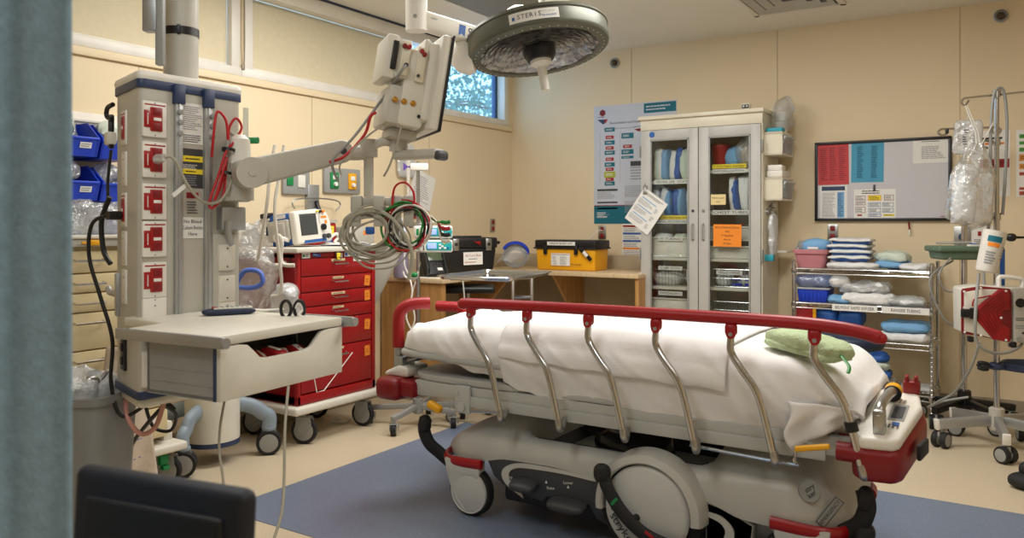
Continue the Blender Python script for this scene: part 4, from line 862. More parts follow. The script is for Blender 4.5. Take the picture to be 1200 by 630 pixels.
# mattress under its white sheet
mtop = [(-2.42, .72), (-2.38, .775), (-2.28, .80), (-2.0, .82), (-1.3, .828), (-.9, .815), (-.72, .792), (-.58, .768), (-.52, .745), (-.475, .71), (-.445, .665)]
mhem = [(-2.42, .69), (-2.36, .665), (-2.25, .65), (-2.05, .63), (-1.9, .605), (-1.7, .567), (-1.49, .508), (-1.22, .49), (-1.0, .50), (-.82, .50), (-.70, .53), (-.62, .56), (-.55, .61), (-.48, .635), (-.44, .64)]
myin = [(-2.42, .12), (-2.38, .05), (-2.30, .015), (-2.1, .0), (-.7, .0), (-.54, .015), (-.48, .04), (-.44, .10)]
MN, MF = 2.755, 3.465
def sheetsec(u, hem, off, close=True, n1=12, n2=18):
    zt, yi = ease(mtop, u)+off, ease(myin, u)
    yn, yf = MN+yi-off, MF-yi+off; hz = min(hem(u), zt-.03); rr = .075; pts = []
    flare = .018
    for k in range(n1):
        t = k/(n1-1); z = hz+(zt-rr-hz)*t; bul = math.sin(t*PI*.9)*.012
        pts.append((yn-bul+.055*max(0, (.69-z)/.18)+(.03*(1-t) if hz > .6 and close else 0)-(0 if close else .012*(1-t)), z))
    for k in range(1, 7): a = PI-PI/2*k/6; pts.append((yn+rr+math.cos(a)*rr, zt-rr+math.sin(a)*rr))
    for k in range(1, n2): t = k/n2; pts.append((yn+rr+(yf-yn-2*rr)*t, zt+.008*math.sin(t*PI)))
    half = pts[:n1+6]
    oth = [((yn+yf)-y, z) for y, z in half[::-1]]
    return [V3((u, y, z)) for y, z in pts+oth]
def wrinkle(p, amp, seed):
    s_ = V3((p.x*3.2+p.z*5, p.y*3.0, p.z*4.5-p.x*1.2+seed)); w = noise.noise(s_)*1.0+.5*noise.noise(s_*2.3)
    ridge = 1-abs(noise.noise(V3((p.x*4.5+p.z*6.5+seed, p.y*2, p.z*1.5)))*2)
    side = 1 if p.z < .79 else .35
    end = 1+1.4*max(0, 1-abs(p.x+.42)/.28)+.8*max(0, 1-abs(p.x+2.35)/.2)
    r2 = 1-abs(noise.noise(V3((p.x*7+p.z*9+seed*2, p.y*3, p.z*2+4)))*2.4); fine = noise.noise(V3((p.x*11+p.z*4, p.y*9, p.z*10)))
    return amp*side*end*(w*.55+.55*max(0, ridge)**3+.45*max(0, r2)**4+.14*fine)
def sheet(u0, u1, nu, hem, off, amp, seed, close=True):
    b = MB(); vs = []
    for i in range(nu+1):
        u = u0+(u1-u0)*i/nu; sec = sheetsec(u, hem, off, close)
        for p in sec:
            out = V3((0, p.y-3.11, (p.z-.6)*1.6)); out = out.normalized() if out.length > 1e-6 else ZP
            d = wrinkle(p, amp, seed); q = p+out*d
            q.x += (wrinkle(p+V3((5, 5, 5)), amp, seed)*.6)
            vs.append(q)
    m_ = len(sec); fs = []
    for i in range(nu):
        for j in range(m_-1): fs.append([i*m_+j, (i+1)*m_+j, (i+1)*m_+j+1, i*m_+j+1])
    if close:
        fs.append([j for j in range(m_)]); fs.append([nu*m_+j for j in range(m_)][::-1])
    b.add(vs, fs); return b
b = MB(); b.box((-1.46, 3.11, .72), (1.62, .60, .10), .045, None, 4); build('mattress', b, P['navyv'], sx)
b = sheet(-2.42, -.44, 220, lambda u: ease(mhem, u)+.006*math.sin(u*23)+.004*math.sin(u*51), 0, .017, 3)
shp = one('bed_sheet', b, P['cloth'], 'white fitted sheet covering the stretcher mattress, hanging in folds', 'sheet', None, 80)
dh = [(-1.81, .70), (-1.5, .69), (-1.2, .675), (-.87, .665)]
b = sheet(-1.81, -.87, 110, lambda u: ease(dh, u)+.004*math.sin(u*31), .014, .012, 3, False)
o = one('draw_sheet', b, P['cloth'], 'white draw sheet laid across middle of the bed sheet', 'sheet', None, 80)
sm = o.modifiers.new('thick', 'SOLIDIFY'); sm.thickness = .006; sm.offset = -1
# tail of the sheet at the foot end
def tail(i, j):
    u = -.66+.20*i; z = .66-.16*j*(1-.75*i); return (u+.012*math.sin(j*7), MN-.005-.022*math.sin(i*9+j*3)*(.4+j)-.01+.05*i*j, z)
b = MB(); b.grid(tail, 20, 12); o = one('sheet_corner', b, P['cloth'], 'loose white corner of the bed sheet hanging at the foot end', 'sheet', None, 80); sm = o.modifiers.new('thick', 'SOLIDIFY'); sm.thickness = .005
# folded green towel
b = MB(); c = atz(946, 407, .825); d1 = (atz(992, 420, .81)-atz(900, 397, .825)); a = math.atan2(d1.y, d1.x)
TT = Matrix.Translation((c.x, c.y+.02, .838)) @ Matrix.Rotation(a, 4, 'Z') @ Matrix.Rotation(.085, 4, 'Y')
b.pouch(None, (.335, .135, .065), T=TT, e=.38, amp=.012, fr=11, seed=4, nu=44, nv=18)
r = thing('folded_towel', 'pale green folded towel lying on the foot end of the stretcher', 'towel', (c.x, c.y, .81))
build('towel_roll', b, P['towel'], r, 80)
b = MB(); b.pouch(None, (.33, .12, .03), T=TT @ Matrix.Translation((.0, -.012, -.02)) @ Matrix.Rotation(.04, 4, 'Z'), e=.3, amp=.008, fr=12, seed=9, nu=40, nv=12); build('towel_fold', b, P['towel'], r, 80)
b = MB(); b.tube([TT @ V3((.16, -.02, .0)), TT @ V3((.19, -.03, -.01)), TT @ V3((.23, -.05, -.022)), TT @ V3((.25, -.075, -.035))], .004, 6, flat=(1.5, .6)); plabel(build('thread', b, P['cgreen'], r), 'green thread')
# side rail: red top bar on six bent chrome posts (near side, raised)
RY = 2.685
rt = [(-1.955, RY, .918), (-1.93, RY, .922), (-1.6, RY, .927), (-1.1, RY, .930), (-.7, RY, .930), (-.55, RY, .926), (-.45, RY, .916), (-.385, RY, .902), (-.372, RY, .897)]
b = MB(); b.tube(rt, lambda t: .0215 if t < .9 else .0215-.006*(t-.9)*10, 16, 8, flat=(1, 1)); b.pouch(rt[0], (.055, .042, .043), e=.9); b.pouch(rt[-1], (.04, .034, .035), e=.9); rail = plabel(build('side_rail', b, P['redp'], sx, 60), 'red top bar of the side rail')
for k in range(6):
    u0 = -1.915+.2702*k
    b = MB(); b.tube([(u0, RY, .895), (u0-.004, RY, .855), (u0-.002, RY, .815), (u0+.03, RY-.002, .765), (u0+.075, RY, .705), (u0+.10, RY, .645), (u0+.122, RY, .56), (u0+.142, RY, .475)], .0128, 12, 8); po = build('rail_post', b, P['chrome'], sx, 60)
    b = MB(); b.box((u0-.002, RY, .892), (.042, .032, .045), .014, None, 3); b.cyl((u0+.002, RY-.013, .878), (u0+.002, RY-.02, .878), .016, n=16); build('post_clamp', b, P['redp'], po)
    b = MB(); b.cyl((u0+.002, RY-.02, .878), (u0+.002, RY-.023, .878), .007, n=12); build('clamp_bolt', b, P['alu'], po)
    b = MB(); b.tube([(u0+.138, RY, .50), (u0+.144, RY, .468), (u0+.140, RY+.02, .462), (u0+.12, RY+.075, .478)], .0142, 10); build('post_foot', b, P['steel'], po)
    if k == 5: b = MB(); b.cyl((u0+.105, RY, .63), (u0+.112, RY, .60), .02, n=16); plabel(build('post_band', b, P['black'], po), 'black band')
b = MB(); b.box((-.57, RY-.015, .535), (.11, .022, .018), .007, Matrix.Rotation(-.22, 4, 'Y'), 3); plabel(build('rail_lever', b, P['yel'], sx), 'yellow rail lever at the foot end')
b = MB(); b.tube([(-.99, YN-.03, .55), (-.99, YN-.035, .47), (-.98, YN-.035, .458), (-.66, YN-.035, .448), (-.645, YN-.035, .46), (-.645, YN-.03, .54)], .006, 8, 3); build('wire_holder', b, P['chrome'], sx)
# foot-end control unit
CM = Matrix.Translation((-.026, 2.69, .553)) @ Matrix.Rotation(math.radians(7.5), 4, 'X') @ Matrix.Translation((0, -2.68, -.575))
b = MB(CM); X0, X1 = -.435, -.285
o_ = [(X0, 2.69), (X0+.03, 2.655), (X1-.02, 2.665), (X1, 2.70), (X1+.035, 3.02), (X1+.0, 3.2), (X0+.03, 3.2), (X0, 3.12)]
b.prism(o_, Matrix.Translation((0, 0, .575)), .105, .02, 3); cu = plabel(build('control_housing', b, P['dred'], sx), 'red housing at the foot end')
b = MB(CM); TT = Matrix.Translation((0, 0, .60)) @ Matrix.Rotation(0, 4, 'X')
vs0 = [(x, y) for x, y in [(X0+.005, 2.70), (X0+.032, 2.665), (X1-.025, 2.675), (X1-.008, 2.70), (X1+.022, 3.02), (X1-.005, 3.19), (X0+.035, 3.19), (X0+.005, 3.12)]]
b.prism(vs0, Matrix.Translation((0, 0, .612)), .04, .014, 3); cv = plabel(build('control_cover', b, P['white'], cu), 'white top cover')
q = Matrix.Translation(((X0+X1)/2, 2.93, .6135)) @ Matrix.Rotation(PI/2-.0, 4, 'Z')
b = MB(CM); b.mat(P['pgrey2']); b.addT(q @ Matrix.Translation((0, -.035, 0)), .16, .05, .004); b.mats.append(P['pdark']); b.mat(P['pdark']); b.addT(q @ Matrix.Translation((.0, -.035, .0006)), .12, .035, .002); b.words(q @ Matrix.Translation((0, 0, .001)), -.13, -.03, .05, .05, 4, P['ink'], 3); b.rect(q, -.115, -.04, .03, .02, P['blue2'], .002); b.words(q @ Matrix.Translation((0, 0, .001)), .12, -.02, .06, .06, 4, P['gink'], 5); plabel(build('scale_display', b, None, cv), 'grey scale display and keys')
b = MB(CM); g0 = V3((-.355, 2.72, .62)); g1 = V3((-.355, 3.06, .645)); b.box(g0+V3((0, .01, .03)), (.035, .045, .08), .006); b.tube([g0+V3((0, .0, .045)), g0+V3((0, .03, .07)), (g0+g1)/2+V3((0, 0, .045)), g1], .0165, 14, 6); build('fold_handle', b, P['steel'], cu, 60)
b = MB(CM); dg = (g1-g0).normalized(); b.lathe([(.017, -.03), (.027, -.026), (.029, .0), (.024, .012), (0, .014)], g1, dg, 20); gk = plabel(build('handle_knob', b, P['yel'], cu), 'yellow knob'); b = MB(CM); b.lathe([(.018, -.005), (.0285, -.004), (.0285, .004), (.018, .005)], g1-dg*.031, dg, 20); build('knob_collar', b, P['black'], gk)
b = MB(CM); b.box((-.31, 3.16, .63), (.055, .04, .05), .008); b.box((-.325, 3.16, .655), (.013, .03, .035), .004); b.box((-.295, 3.16, .655), (.013, .03, .035), .004); build('hook_bracket', b, P['dred'], cu)
b = MB(); b.cyl((-.50, 2.70, .53), (-.42, 2.70, .53), .03, n=18); build('rail_pivot', b, P['dred'], cu)
b = MB(); b.bx(-.52, -.41, 2.80, 2.9, .52, .56, .01); build('unit_bracket', b, P['dred'], cu)
b = MB(); b.box((-.272, 2.86, .53), (.014, .12, .05), .006, Matrix.Rotation(-.1, 4, 'Z')); build('end_bumper', b, P['rubber'], cu)
# black bundle in the base tray
b = MB(); b.pouch((-1.32, 3.0, .355), (.34, .22, .12), e=.7, amp=.03, fr=9, seed=5, nu=30, nv=16); one('black_bag', b, mat('black_film', (30, 30, 32), .25, bump=.6, bs=25), 'crumpled black plastic bag lying in the stretcher base tray', 'bag', None, 80)
# ================= window-wall side: carts, bins, defibrillator =================
def caster(parent, c, r=.06, yaw=0, twin=False, m=None, name='caster'):
    """wheel c = contact point on the floor"""
    m = m or P['pgrey2']; M0 = RZ(yaw, c); w = .022 if not twin else .02
    b = MB(M0)
    b.cyl((0, 0, 2*r-.002), (0, 0, 2*r+.03), .012, n=12)
    b.prism([(-r*.55, r*2.02), (r*.55, r*2.02), (r*.62, r*1.5), (r*.2, r*.8), (-r*.25, r*.8), (-r*.6, r*1.4)], frame((0, -w-.001 if not twin else -.008, 0), XP, ZP), .004 if not twin else .012)
    if not twin: b.prism([(-r*.55, r*2.02), (r*.55, r*2.02), (r*.62, r*1.5), (r*.2, r*.8), (-r*.25, r*.8), (-r*.6, r*1.4)], frame((0, w+.005, 0), XP, ZP), .004); b.bx(-r*.55, r*.55, -w-.004, w+.004, r*2.0, r*2.06)
    f = build(name, b, m, parent)
    for s_ in ((-1, 1) if twin else (0,)):
        yc = s_*.024; hw = .014 if twin else w*.7
        b = MB(M0); b.lathe([(r*.6, -hw), (r*.94, -hw), (r, -hw*.6), (r, hw*.6), (r*.94, hw), (r*.6, hw)], (0, yc, r), (0, 1, 0), 28); wl = build('wheel', b, P['rubber'], f)
    b = MB(M0)
    for s_ in ((-1, 1) if twin else (0,)):
        yc = s_*.024; hw = .014 if twin else w*.7
        b.lathe([(0, -hw-.003), (r*.5, -hw-.003), (r*.74, -hw-.0005), (r*.74, hw+.0005), (r*.5, hw+.003), (0, hw+.003)], (0, yc, r), (0, 1, 0), 24, False)
    build('wheel_hub', b, m, f)
    return f
# ---- red crash cart
cx = thing('crash_cart', 'red six-drawer medical cart with white top standing against the window wall', 'medical cart', (-3.66, 3.42, 0))
X0, X1, Y0, Y1 = -3.92, -3.40, 3.106, 3.738
b = MB(); b.bx(X0, X1-.02, Y0, Y1, .235, 1.085, .006); b.bx(X0, X1, Y0, Y0+.022, .235, 1.085, .004); b.bx(X0, X1, Y1-.03, Y1, .235, 1.085, .004); b.bx(X0, X1, Y0, Y1, .235, .287, .004); b.bx(X0, X1-.004, Y0, Y1, 1.058, 1.085, .002); build('cabinet', b, P['red'], cx)
b = MB()
for k in range(3): b.box((-3.46, Y0-.001, 1.055-.02*k), (.02, .004, .009), .001)
plabel(build('side_vent', b, P['black'], cx), 'black vent slots')
b = MB(); b.bx(X0, X1+.025, Y0-.03, Y1+.02, 1.087, 1.115, .008); build('cart_top', b, P['offw'], cx)
FT = frame((X1, 0, 0), YP, ZP)
zs = [1.055, .951, .861, .779, .698, .536, .294]
for k in range(6):
    z1, z0 = zs[k]-.003, zs[k+1]+.003; yc = (Y0+Y1)/2
    b = MB(); b.bx(X1-.03, X1-.001, Y0+.026, Y1-.034, z0, z1, .004); dr_ = build('drawer', b, P['red'], cx)
    zh = z1-.036 if k < 4 else z1-.05
    b = MB(FT); b.tube([(yc-.055, zh+.006, 0), (yc-.055, zh, .024), (yc+.055, zh, .024), (yc+.055, zh+.006, 0)], .0045, 8, 3, sm=False); build('handle', b, P['chrome'], dr_)
    b = MB(FT); b.box((yc-.005, z1-.014, .001), (.11 if k % 2 == 0 else .09, .014, .003), .001); b.mats = [P['cream']]; b.words(Matrix.Translation((yc-.005, z1-.014, .0022)), 0, 0, .09, .008, 1, P['ink'], k+4); build('drawer_label', b, None, dr_)
    if k > 0 and k != 3:
        b = MB(FT @ Matrix.Translation((Y1-.075, (z1-.045 if k < 4 else z1-.06), .002)) @ Matrix.Rotation((.05, -.12, .02, .1, -.1)[k % 5], 4, 'Z')); b.mat(P['ora']); b.addT(Matrix(), .045, .062, .002); b.words(Matrix(), 0, 0, .03, .03, 2, P['dred'], k+9, .2); plabel(build('sticky_note', b, None, dr_), 'orange tag')
b = MB(FT); TT = Matrix.Translation((Y0+.06, 1.071, .001)); b.mat(P['paper']); b.addT(TT, .06, .03, .001); b.words(TT, .01, 0, .035, .018, 2, P['ink'], 3); b.rect(TT, -.018, 0, .014, .014, P['green']); b.mat(P['blue2'])
TT = Matrix.Translation((Y0+.14, 1.072, .001)) @ Matrix.Rotation(-.1, 4, 'Z'); b.addT(TT, .06, .018, .001); b.words(TT, 0, 0, .05, .008, 1, P['paper'], 3)
TT = Matrix.Translation((Y1-.20, 1.069, .001)); b.mat(P['paper']); b.addT(TT, .14, .028, .001); b.rect(TT, -.055, 0, .02, .02, P['blue2']); b.words(TT, .015, 0, .09, .014, 1, P['blue2'], 3)
TT = Matrix.Translation((Y1-.13, 1.038, .001)) @ Matrix.Rotation(-.02, 4, 'Z'); b.mat(P['paper']); b.addT(TT, .13, .028, .001); b.words(TT, 0, 0, .11, .016, 2, P['gink'], 4); build('front_sticker', b, None, cx)
b = MB(FT); b.lathe([(.014, 0), (.014, .012), (.008, .014)], (yc-.02, 1.071, 0), (0, 0, 1), 16); b.box((yc+.005, 1.064, .008), (.03, .03, .014), .004); plabel(build('lock', b, P['steel'], cx), 'steel lock'); b = MB(FT); b.box((yc-.022, 1.066, .02), (.03, .026, .008), .004); b.tube([(yc-.03, 1.07, .02), (yc-.03, 1.045, .022), (yc-.015, 1.045, .022)], .004, 6); plabel(build('seal_tag', b, P['yelp'], cx), 'yellow seal tag')
b = MB(); b.bx(X0-.0, X1+.03, Y0-.04, Y1+.06, .185, .232, .015, 3); build('bumper_base', b, P['offw'], cx)
for x, y, ya in ((-3.45, 3.2, .5), (-3.45, 3.68, .2), (-3.85, 3.18, .3), (-3.85, 3.68, .3)): caster(cx, (x, y, 0), .075, ya)
b = MB(); b.tube([(-3.50, Y0, 1.03), (-3.50, Y0-.055, 1.02), (-3.55, Y0-.07, 1.03), (-3.70, Y0-.075, 1.10), (-3.80, Y0-.07, 1.10), (-3.84, Y0, 1.08)], .011, 10); b.tube([(-3.50, Y0, 1.03), (-3.49, Y0-.06, 1.01)], .014, 10); build('push_handle', b, P['offw'], cx, 60)
# flip-up side shelf
b = MB(); b.bx(X0, X1-.03, Y1+.01, Y1+.36, 1.075, 1.10, .004); build('side_shelf', b, P['pgrey'], cx)
b = MB(); poly = [(0, 0), (.30, 0), (.28, -.04), (.05, -.33), (.0, -.33)]
b.prism(poly, frame((X1-.05, Y1+.012, 1.075), YP, ZP), .015, .002); b.mats = [P['pgrey']]; build('shelf_bracket', b, None, cx)
b = MB(frame((X1-.049, Y1+.012, 1.075), YP, ZP)); b.mat(P['paper']); b.addT(Matrix.Translation((.035, -.05, .001)), .03, .045, .001); build('bracket_label', b, None, cx)
b = MB(); b.tube([(-3.39, 3.165, .60), (-3.36, 3.21, .30), (-3.365, 3.27, .30), (-3.385, 3.52, .48)], .003, 6, sm=False); one('white_cable', b, P['cwhite'], 'white cord dangling across the lower cart drawers behind the column drawer', 'cord')
# ---- things on the crash cart
c = atx(352, 290, -3.60); M0 = RZ(math.radians(95), (-3.63, 3.33, 1.115))
df = thing('defibrillator', 'blue and white defibrillator with grey screen on top of the red cart', 'defibrillator', (-3.63, 3.33, 1.115), math.radians(95))
Tl = M0 @ Matrix.Translation((0, 0, .012)) @ Matrix.Rotation(-.06, 4, 'Y') @ Matrix.Rotation(-.12, 4, 'X')
b = MB(Tl); b.prism([(-.14, 0), (.14, 0), (.15, .06), (.145, .12), (.13, .165), (.09, .185), (.04, .195), (-.14, .185)], frame((0, .08, 0), XP, ZP) @ Matrix.Translation((0, 0, .20)) , .20, .012, 3); build('rear_case', b, P['blue2'], df)
b = MB(Tl); b.prism([(-.15, -.002), (.15, -.002), (.158, .06), (.15, .125), (.13, .172), (.09, .19), (.04, .197), (-.15, .19)], frame((0, -.10, 0), XP, ZP) @ Matrix.Translation((0, 0, .03)), .05, .014, 3); build('front_case', b, P['white'], df)
FD = Tl @ frame((0, -.131, 0), XP, ZP)
b = MB(FD); b.box((-.045, .108, .0), (.14, .125, .006), .003); b.mats = [P['pdark']]; b.mat(mat('lcd_grey', (70, 74, 72), .2, var=0)); b.addT(Matrix.Translation((-.045, .108, .0035)), .12, .105, .001); build('screen', b, None, df)
for x, z, rr, m, nm in ((.075, .085, .02, P['black'], 'black dial'), (.072, .03, .015, P['pdark'], 'dark button'), (.11, .03, .015, P['pdark'], 'dark button'), (.06, .178, .009, P['black'], 'black button'), (.085, .178, .009, P['ora'], 'orange button'), (.035, .18, .006, P['yelp'], 'yellow button')):
    b = MB(FD); b.lathe([(rr, 0), (rr*.9, .014), (0, .016)], (x, z, 0), (0, 0, 1), 18); plabel(build('control', b, m, df), nm)
b = MB(FD); b.mats = [P['ora']]; b.mat(P['ora']); b.addT(Matrix.Translation((.09, .145, .001)), .05, .012, .001); b.addT(Matrix.Translation((.105, .115, .001)), .02, .02, .001); b.words(Matrix.Translation((.05, .13, .001)), 0, 0, .015, .05, 5, P['gink'], 2); build('front_print', b, None, df)
b = MB(Tl); b.box((0, -.12, .012), (.2, .02, .025), .006); build('front_foot', b, P['blue2'], df)
b = MB(Tl); b.box((-.15, .0, .09), (.03, .16, .12), .01); b.box((-.165, -.005, .09), (.02, .11, .09), .02); build('paddle_tray', b, P['pgrey'], df)
b = MB(Tl); b.mats = [P['paper']]; b.mat(P['paper']); TT = frame((-.1405, -.04, .165), -YP, ZP); b.addT(frame((-.142, -.005, .17), -YP, ZP), .09, .022, .002); build('side_label', b, None, df)
b = MB(Tl); b.tube([(-.15, -.06, .03), (-.19, -.05, .045), (-.19, .0, .05), (-.15, .02, .03)], .013, 8); plabel(build('paddle_cord', b, P['white'], df), 'white paddle cord'); b = MB(Tl); b.box((-.13, .10, .19), (.06, .06, .03), .008); build('cord_plug', b, P['black'], df)
b = MB(); b.tube([(-3.52, 3.46, 1.16), (-3.50, 3.50, 1.19), (-3.52, 3.54, 1.17), (-3.51, 3.50, 1.14), (-3.48, 3.52, 1.125), (-3.46, 3.60, 1.122)], .009, 8); one('white_cable', b, P['white'], 'white thick cord curled beside defibrillator on the cart top', 'cord')
b = MB(); T0 = RZ(.3, (-3.52, 3.60, 1.124)); b.mat(P['blue2']); b.M = T0; b.addT(Matrix.Translation((0, 0, -.005)), .20, .26, .004); one('clipboard', b, None, 'blue folder lying on the cart top under loose papers', 'folder')
b = MB(T0); b.mat(P['paper'])
def loose(i, j): x, y = -.10+.2*i, -.15+.27*j; return (x, y, .004+.02*max(0, math.sin(i*5+j*4))*j*(1-j)*2.2)
b.grid(loose, 14, 14); o = one('paper_sheet', b, None, 'loose white papers curled on the blue folder', 'papers'); sm = o.modifiers.new('t', 'SOLIDIFY'); sm.thickness = .004
r = thing('sharps_container', 'red sharps container with yellow label at the back of the cart top', 'sharps container', (-3.82, 3.66, 1.115))
b = MB(); b.box((-3.82, 3.66, 1.185), (.13, .2, .14), .012); build('box', b, P['redp'], r)
b = MB(); b.box((-3.82, 3.66, 1.265), (.14, .21, .022), .008); build('lid', b, P['tub'], r)
b = MB(frame((-3.754, 3.70, 1.20), YP, ZP)); b.mat(P['yelp']); b.addT(Matrix(), .07, .07, .001); b.rect(Matrix(), -.01, -.055, .06, .03, P['blue2']); b.words(Matrix(), 0, 0, .05, .05, 3, P['ink'], 5); build('label', b, None, r)
b = MB(); b.box((-3.80, 3.93, 1.165), (.2, .26, .13), .01); b.mats = [P['pgrey']]; TT = frame((-3.699, 3.98, 1.19), YP, ZP); b.mat(P['ora']); b.addT(TT, .06, .028, .001); r = one('supply_box', b, None, 'plain grey box with orange sticker on the cart side shelf', 'box')
def bottle(c, h, rr, m, label, name='suction_bottle', lidm=None):
    r = thing(name, label, 'bottle', c)
    b = MB(); b.lathe([(rr*.95, 0), (rr, .01), (rr, h*.75), (rr*.6, h*.88), (rr*.45, h*.9), (rr*.45, h)], c, n=24); build('body', b, m, r)
    b = MB(); b.lathe([(rr*.55, h), (rr*.55, h+.02), (rr*.2, h+.025)], c, n=18); build('cap', b, lidm or P['white'], r); return r
bottle((-3.48, 3.95, 1.10), .13, .038, P['tub'], 'clear plastic bottle standing on the cart side shelf')
bottle((-3.52, 4.05, 1.10), .11, .03, P['tub'], 'smaller clear bottle at the far end of the cart side shelf')
b = MB(); c = atd(409, 300, 3); T0 = RZ(.2, (-3.46, 3.84, 1.10)); b.M = T0; b.pouch((0, 0, .012), (.12, .05, .025), e=.6, amp=.006, fr=30); one('instrument', b, P['paper'], 'white crumpled wrapper lying on the cart side shelf', 'wrapper')
# squeeze bulb hanging from the iv line
q = atd(471, 275, 4.6)
b = MB(); b.lathe([(.004, .1), (.006, .06), (.022, .03), (.026, .0), (.02, -.035), (.006, -.05), (.004, -.06)], q, n=18); one('squeeze_bulb', b, mat('pale_blue_rubber', (196, 204, 220), .4), 'pale squeeze bulb hanging beside the infusion pole', 'bulb', None, 60)
# ---- clear bags with blue tube on the cart side
b = MB(); c = V3((-3.60, 2.94, .93)); b.pouch(c, (.3, .22, .42), RZ(.5).to_3x3().to_4x4(), e=.8, amp=.035, fr=9, seed=2, nu=40, nv=26)
one('plastic_bag', b, P['bag'], 'clear plastic bag bulging beside the red cart behind column shelf', 'bag', None, 30)
b = MB(); b.pouch((-3.40, 3.02, .80), (.16, .14, .26), e=.8, amp=.03, fr=9, seed=6, nu=34, nv=22); one('plastic_bag', b, P['bagm'], 'milky folded plastic bag hanging against the red cart side', 'bag', None, 30)
b = MB(); q = atd(292, 325, 4.15); b.tube([q+cr*-.06+V3((0, 0, -.02)), q+cr*-.02+V3((0, 0, .035)), q+cr*.05+V3((0, 0, .03)), q+cr*.07+V3((0, 0, -.02)), q+cr*.03+V3((0, 0, -.05)), q+cr*-.05+V3((0, 0, -.05))], .013, 10, 6, True); one('breathing_tube', b, mat('periwinkle_tube', (90, 120, 210), .4), 'blue oval breathing tube loop in the clear bag behind column shelf', 'tube')
for k, (a0, a1, a2) in enumerate((((322, 170), (312, 245), (303, 300)), ((333, 170), (322, 250), (330, 335)))):
    b = MB(); b.tube([atd(*a0, 4.0), atd((a0[0]+a1[0])/2-1, (a0[1]+a1[1])/2, 4.0), atd(*a1, 4.0), atd(*a2, 4.05), atd(a2[0]-12 if k else a2[0]-3, a2[1]+ (12 if k else 4), 4.05)], .0085, 8)
    one('oxygen_tube', b, P['cwhite'], ('white plastic tube hanging from the arm, ending at left', 'white plastic tube hanging from the arm, curling past the red cart handle')[k], 'tube')
b = MB(); q = atd(322, 290, 4.05); b.tube([q+V3((0, 0, .05)), q+cr*.02+V3((0, 0, .06)), q+cr*.035+V3((0, 0, .03)), q+cr*.03+V3((0, 0, -.05)), q+cr*.045+V3((0, 0, -.085)), q+cr*.10+V3((0, 0, -.09))], .011, 10, 6); one('suction_wand', b, P['offw'], 'cream bent wand hanging with the white tubes beside the cart', 'wand')
for k, (px, py, lab) in enumerate(((286, 265, 'crumpled clear wrapping on the cart behind the column arm'), (305, 262, 'clear film stretched over the defibrillator back'))):
    b = MB(); b.pouch(atx(px, py+15, -3.8), (.14, .22, .2), e=.8, amp=.04, fr=9, seed=12+k, nu=28, nv=18); one('plastic_wrap', b, P['bag'], lab, 'wrapping', None, 30)
b = MB(); q = atx(318, 276, -3.72); b.cyl(q, q+V3((0, 0, .05)), .03, n=16); b.cyl(q+V3((0, 0, .05)), q+V3((0, 0, .09)), .016, n=14); one('spray_bottle', b, P['navyv'], 'small dark blue bottle left of the defibrillator', 'bottle')
# ---- equipment stand behind the column: white drum on splayed legs
C0 = V3((-3.60, 2.70, 0))
es = thing('equipment_stand', 'white drum-shaped machine base on splayed grey legs behind the column shelf', 'machine stand', C0)
b = MB(); b.lathe([(.13, .12), (.138, .125), (.138, .60), (.13, .68), (.10, .70)], C0, n=48); build('drum', b, P['offw'], es)
b = MB(); b.lathe([(.12, .095), (.139, .1), (.139, .122), (.13, .124)], C0, n=48); build('base_ring', b, P['navy'], es)
bl = mat('blue_grey_plastic', (138, 152, 164), .42)
for (x, y) in ((-3.46, 2.955), (-3.50, 2.455), (-3.80, 2.93), (-3.80, 2.47)):
    d = V3((x, y, 0))-C0; d.z = 0; d.normalize()
    b = MB(); e = V3((x, y, 0)); pts = [C0+d*.09+V3((0, 0, .30)), C0+d*.20+V3((0, 0, .27)), e-d*.03+V3((0, 0, .225)), e+V3((0, 0, .2)), e+V3((0, 0, .14))]
    b.tube(pts, .04, 12, 6, flat=(.7, 1)); b.lathe([(.034, .13), (.036, .135), (.036, .148)], e, n=20); build('leg', b, bl, es, 60); caster(es, (x, y, 0), .066, .85, True)
# ---- cream supply cart at the far left
sc = thing('supply_cart', 'cream drawer cart with wire handles against the window wall behind the curtain edge', 'medical cart', (-3.68, 2.02, 0))
X0, X1, Y0, Y1 = -3.92, -3.42, 1.72, 2.33
b = MB(); b.bx(X0, X1-.02, Y0, Y1, .24, 1.15, .006); build('cabinet', b, P['cream'], sc)
zz = [1.135, 1.035, .95, .865, .70, .545, .39, .245]
for k in range(7):
    b = MB(); b.bx(X1-.03, X1, Y0+.012, Y1-.012, zz[k+1]+.003, zz[k]-.003, .005); d_ = build('drawer', b, P['cream'], sc)
    b = MB(); z = zz[k]-.045; b.tube([(X1, 1.87, z+.004), (X1+.028, 1.87, z), (X1+.028, 2.0, z), (X1, 2.0, z+.004)], .005, 8, sm=False); build('handle', b, P['chrome'], d_)
    b = MB(frame((X1+.001, 2.2, (zz[k]+zz[k+1])/2), YP, ZP)); b.mat(P['paper']); h_ = .06 if k % 2 else .045; b.addT(Matrix(), .11, h_, .001); b.words(Matrix(), 0, 0, .09, h_*.8, 4, P['gink'], k); build('drawer_label', b, None, d_)
b = MB(); b.bx(X0, X1+.02, Y0-.015, Y1+.015, 1.15, 1.185, .006); build('cart_top', b, P['pgrey'], sc)
b = MB(); b.bx(X0, X1+.03, Y0-.02, Y1+.02, 1.185, 1.20, .004); build('top_mat', b, P['offw'], sc)
b = MB(frame((X1+.022, 1.95, 1.168), YP, ZP)); b.box((-.0, 0, .008), (.05, .024, .016), .004); b.box((-.045, 0, .006), (.03, .01, .008), .002); plabel(build('lock_tag', b, P['yel'], sc), 'yellow lock tag')
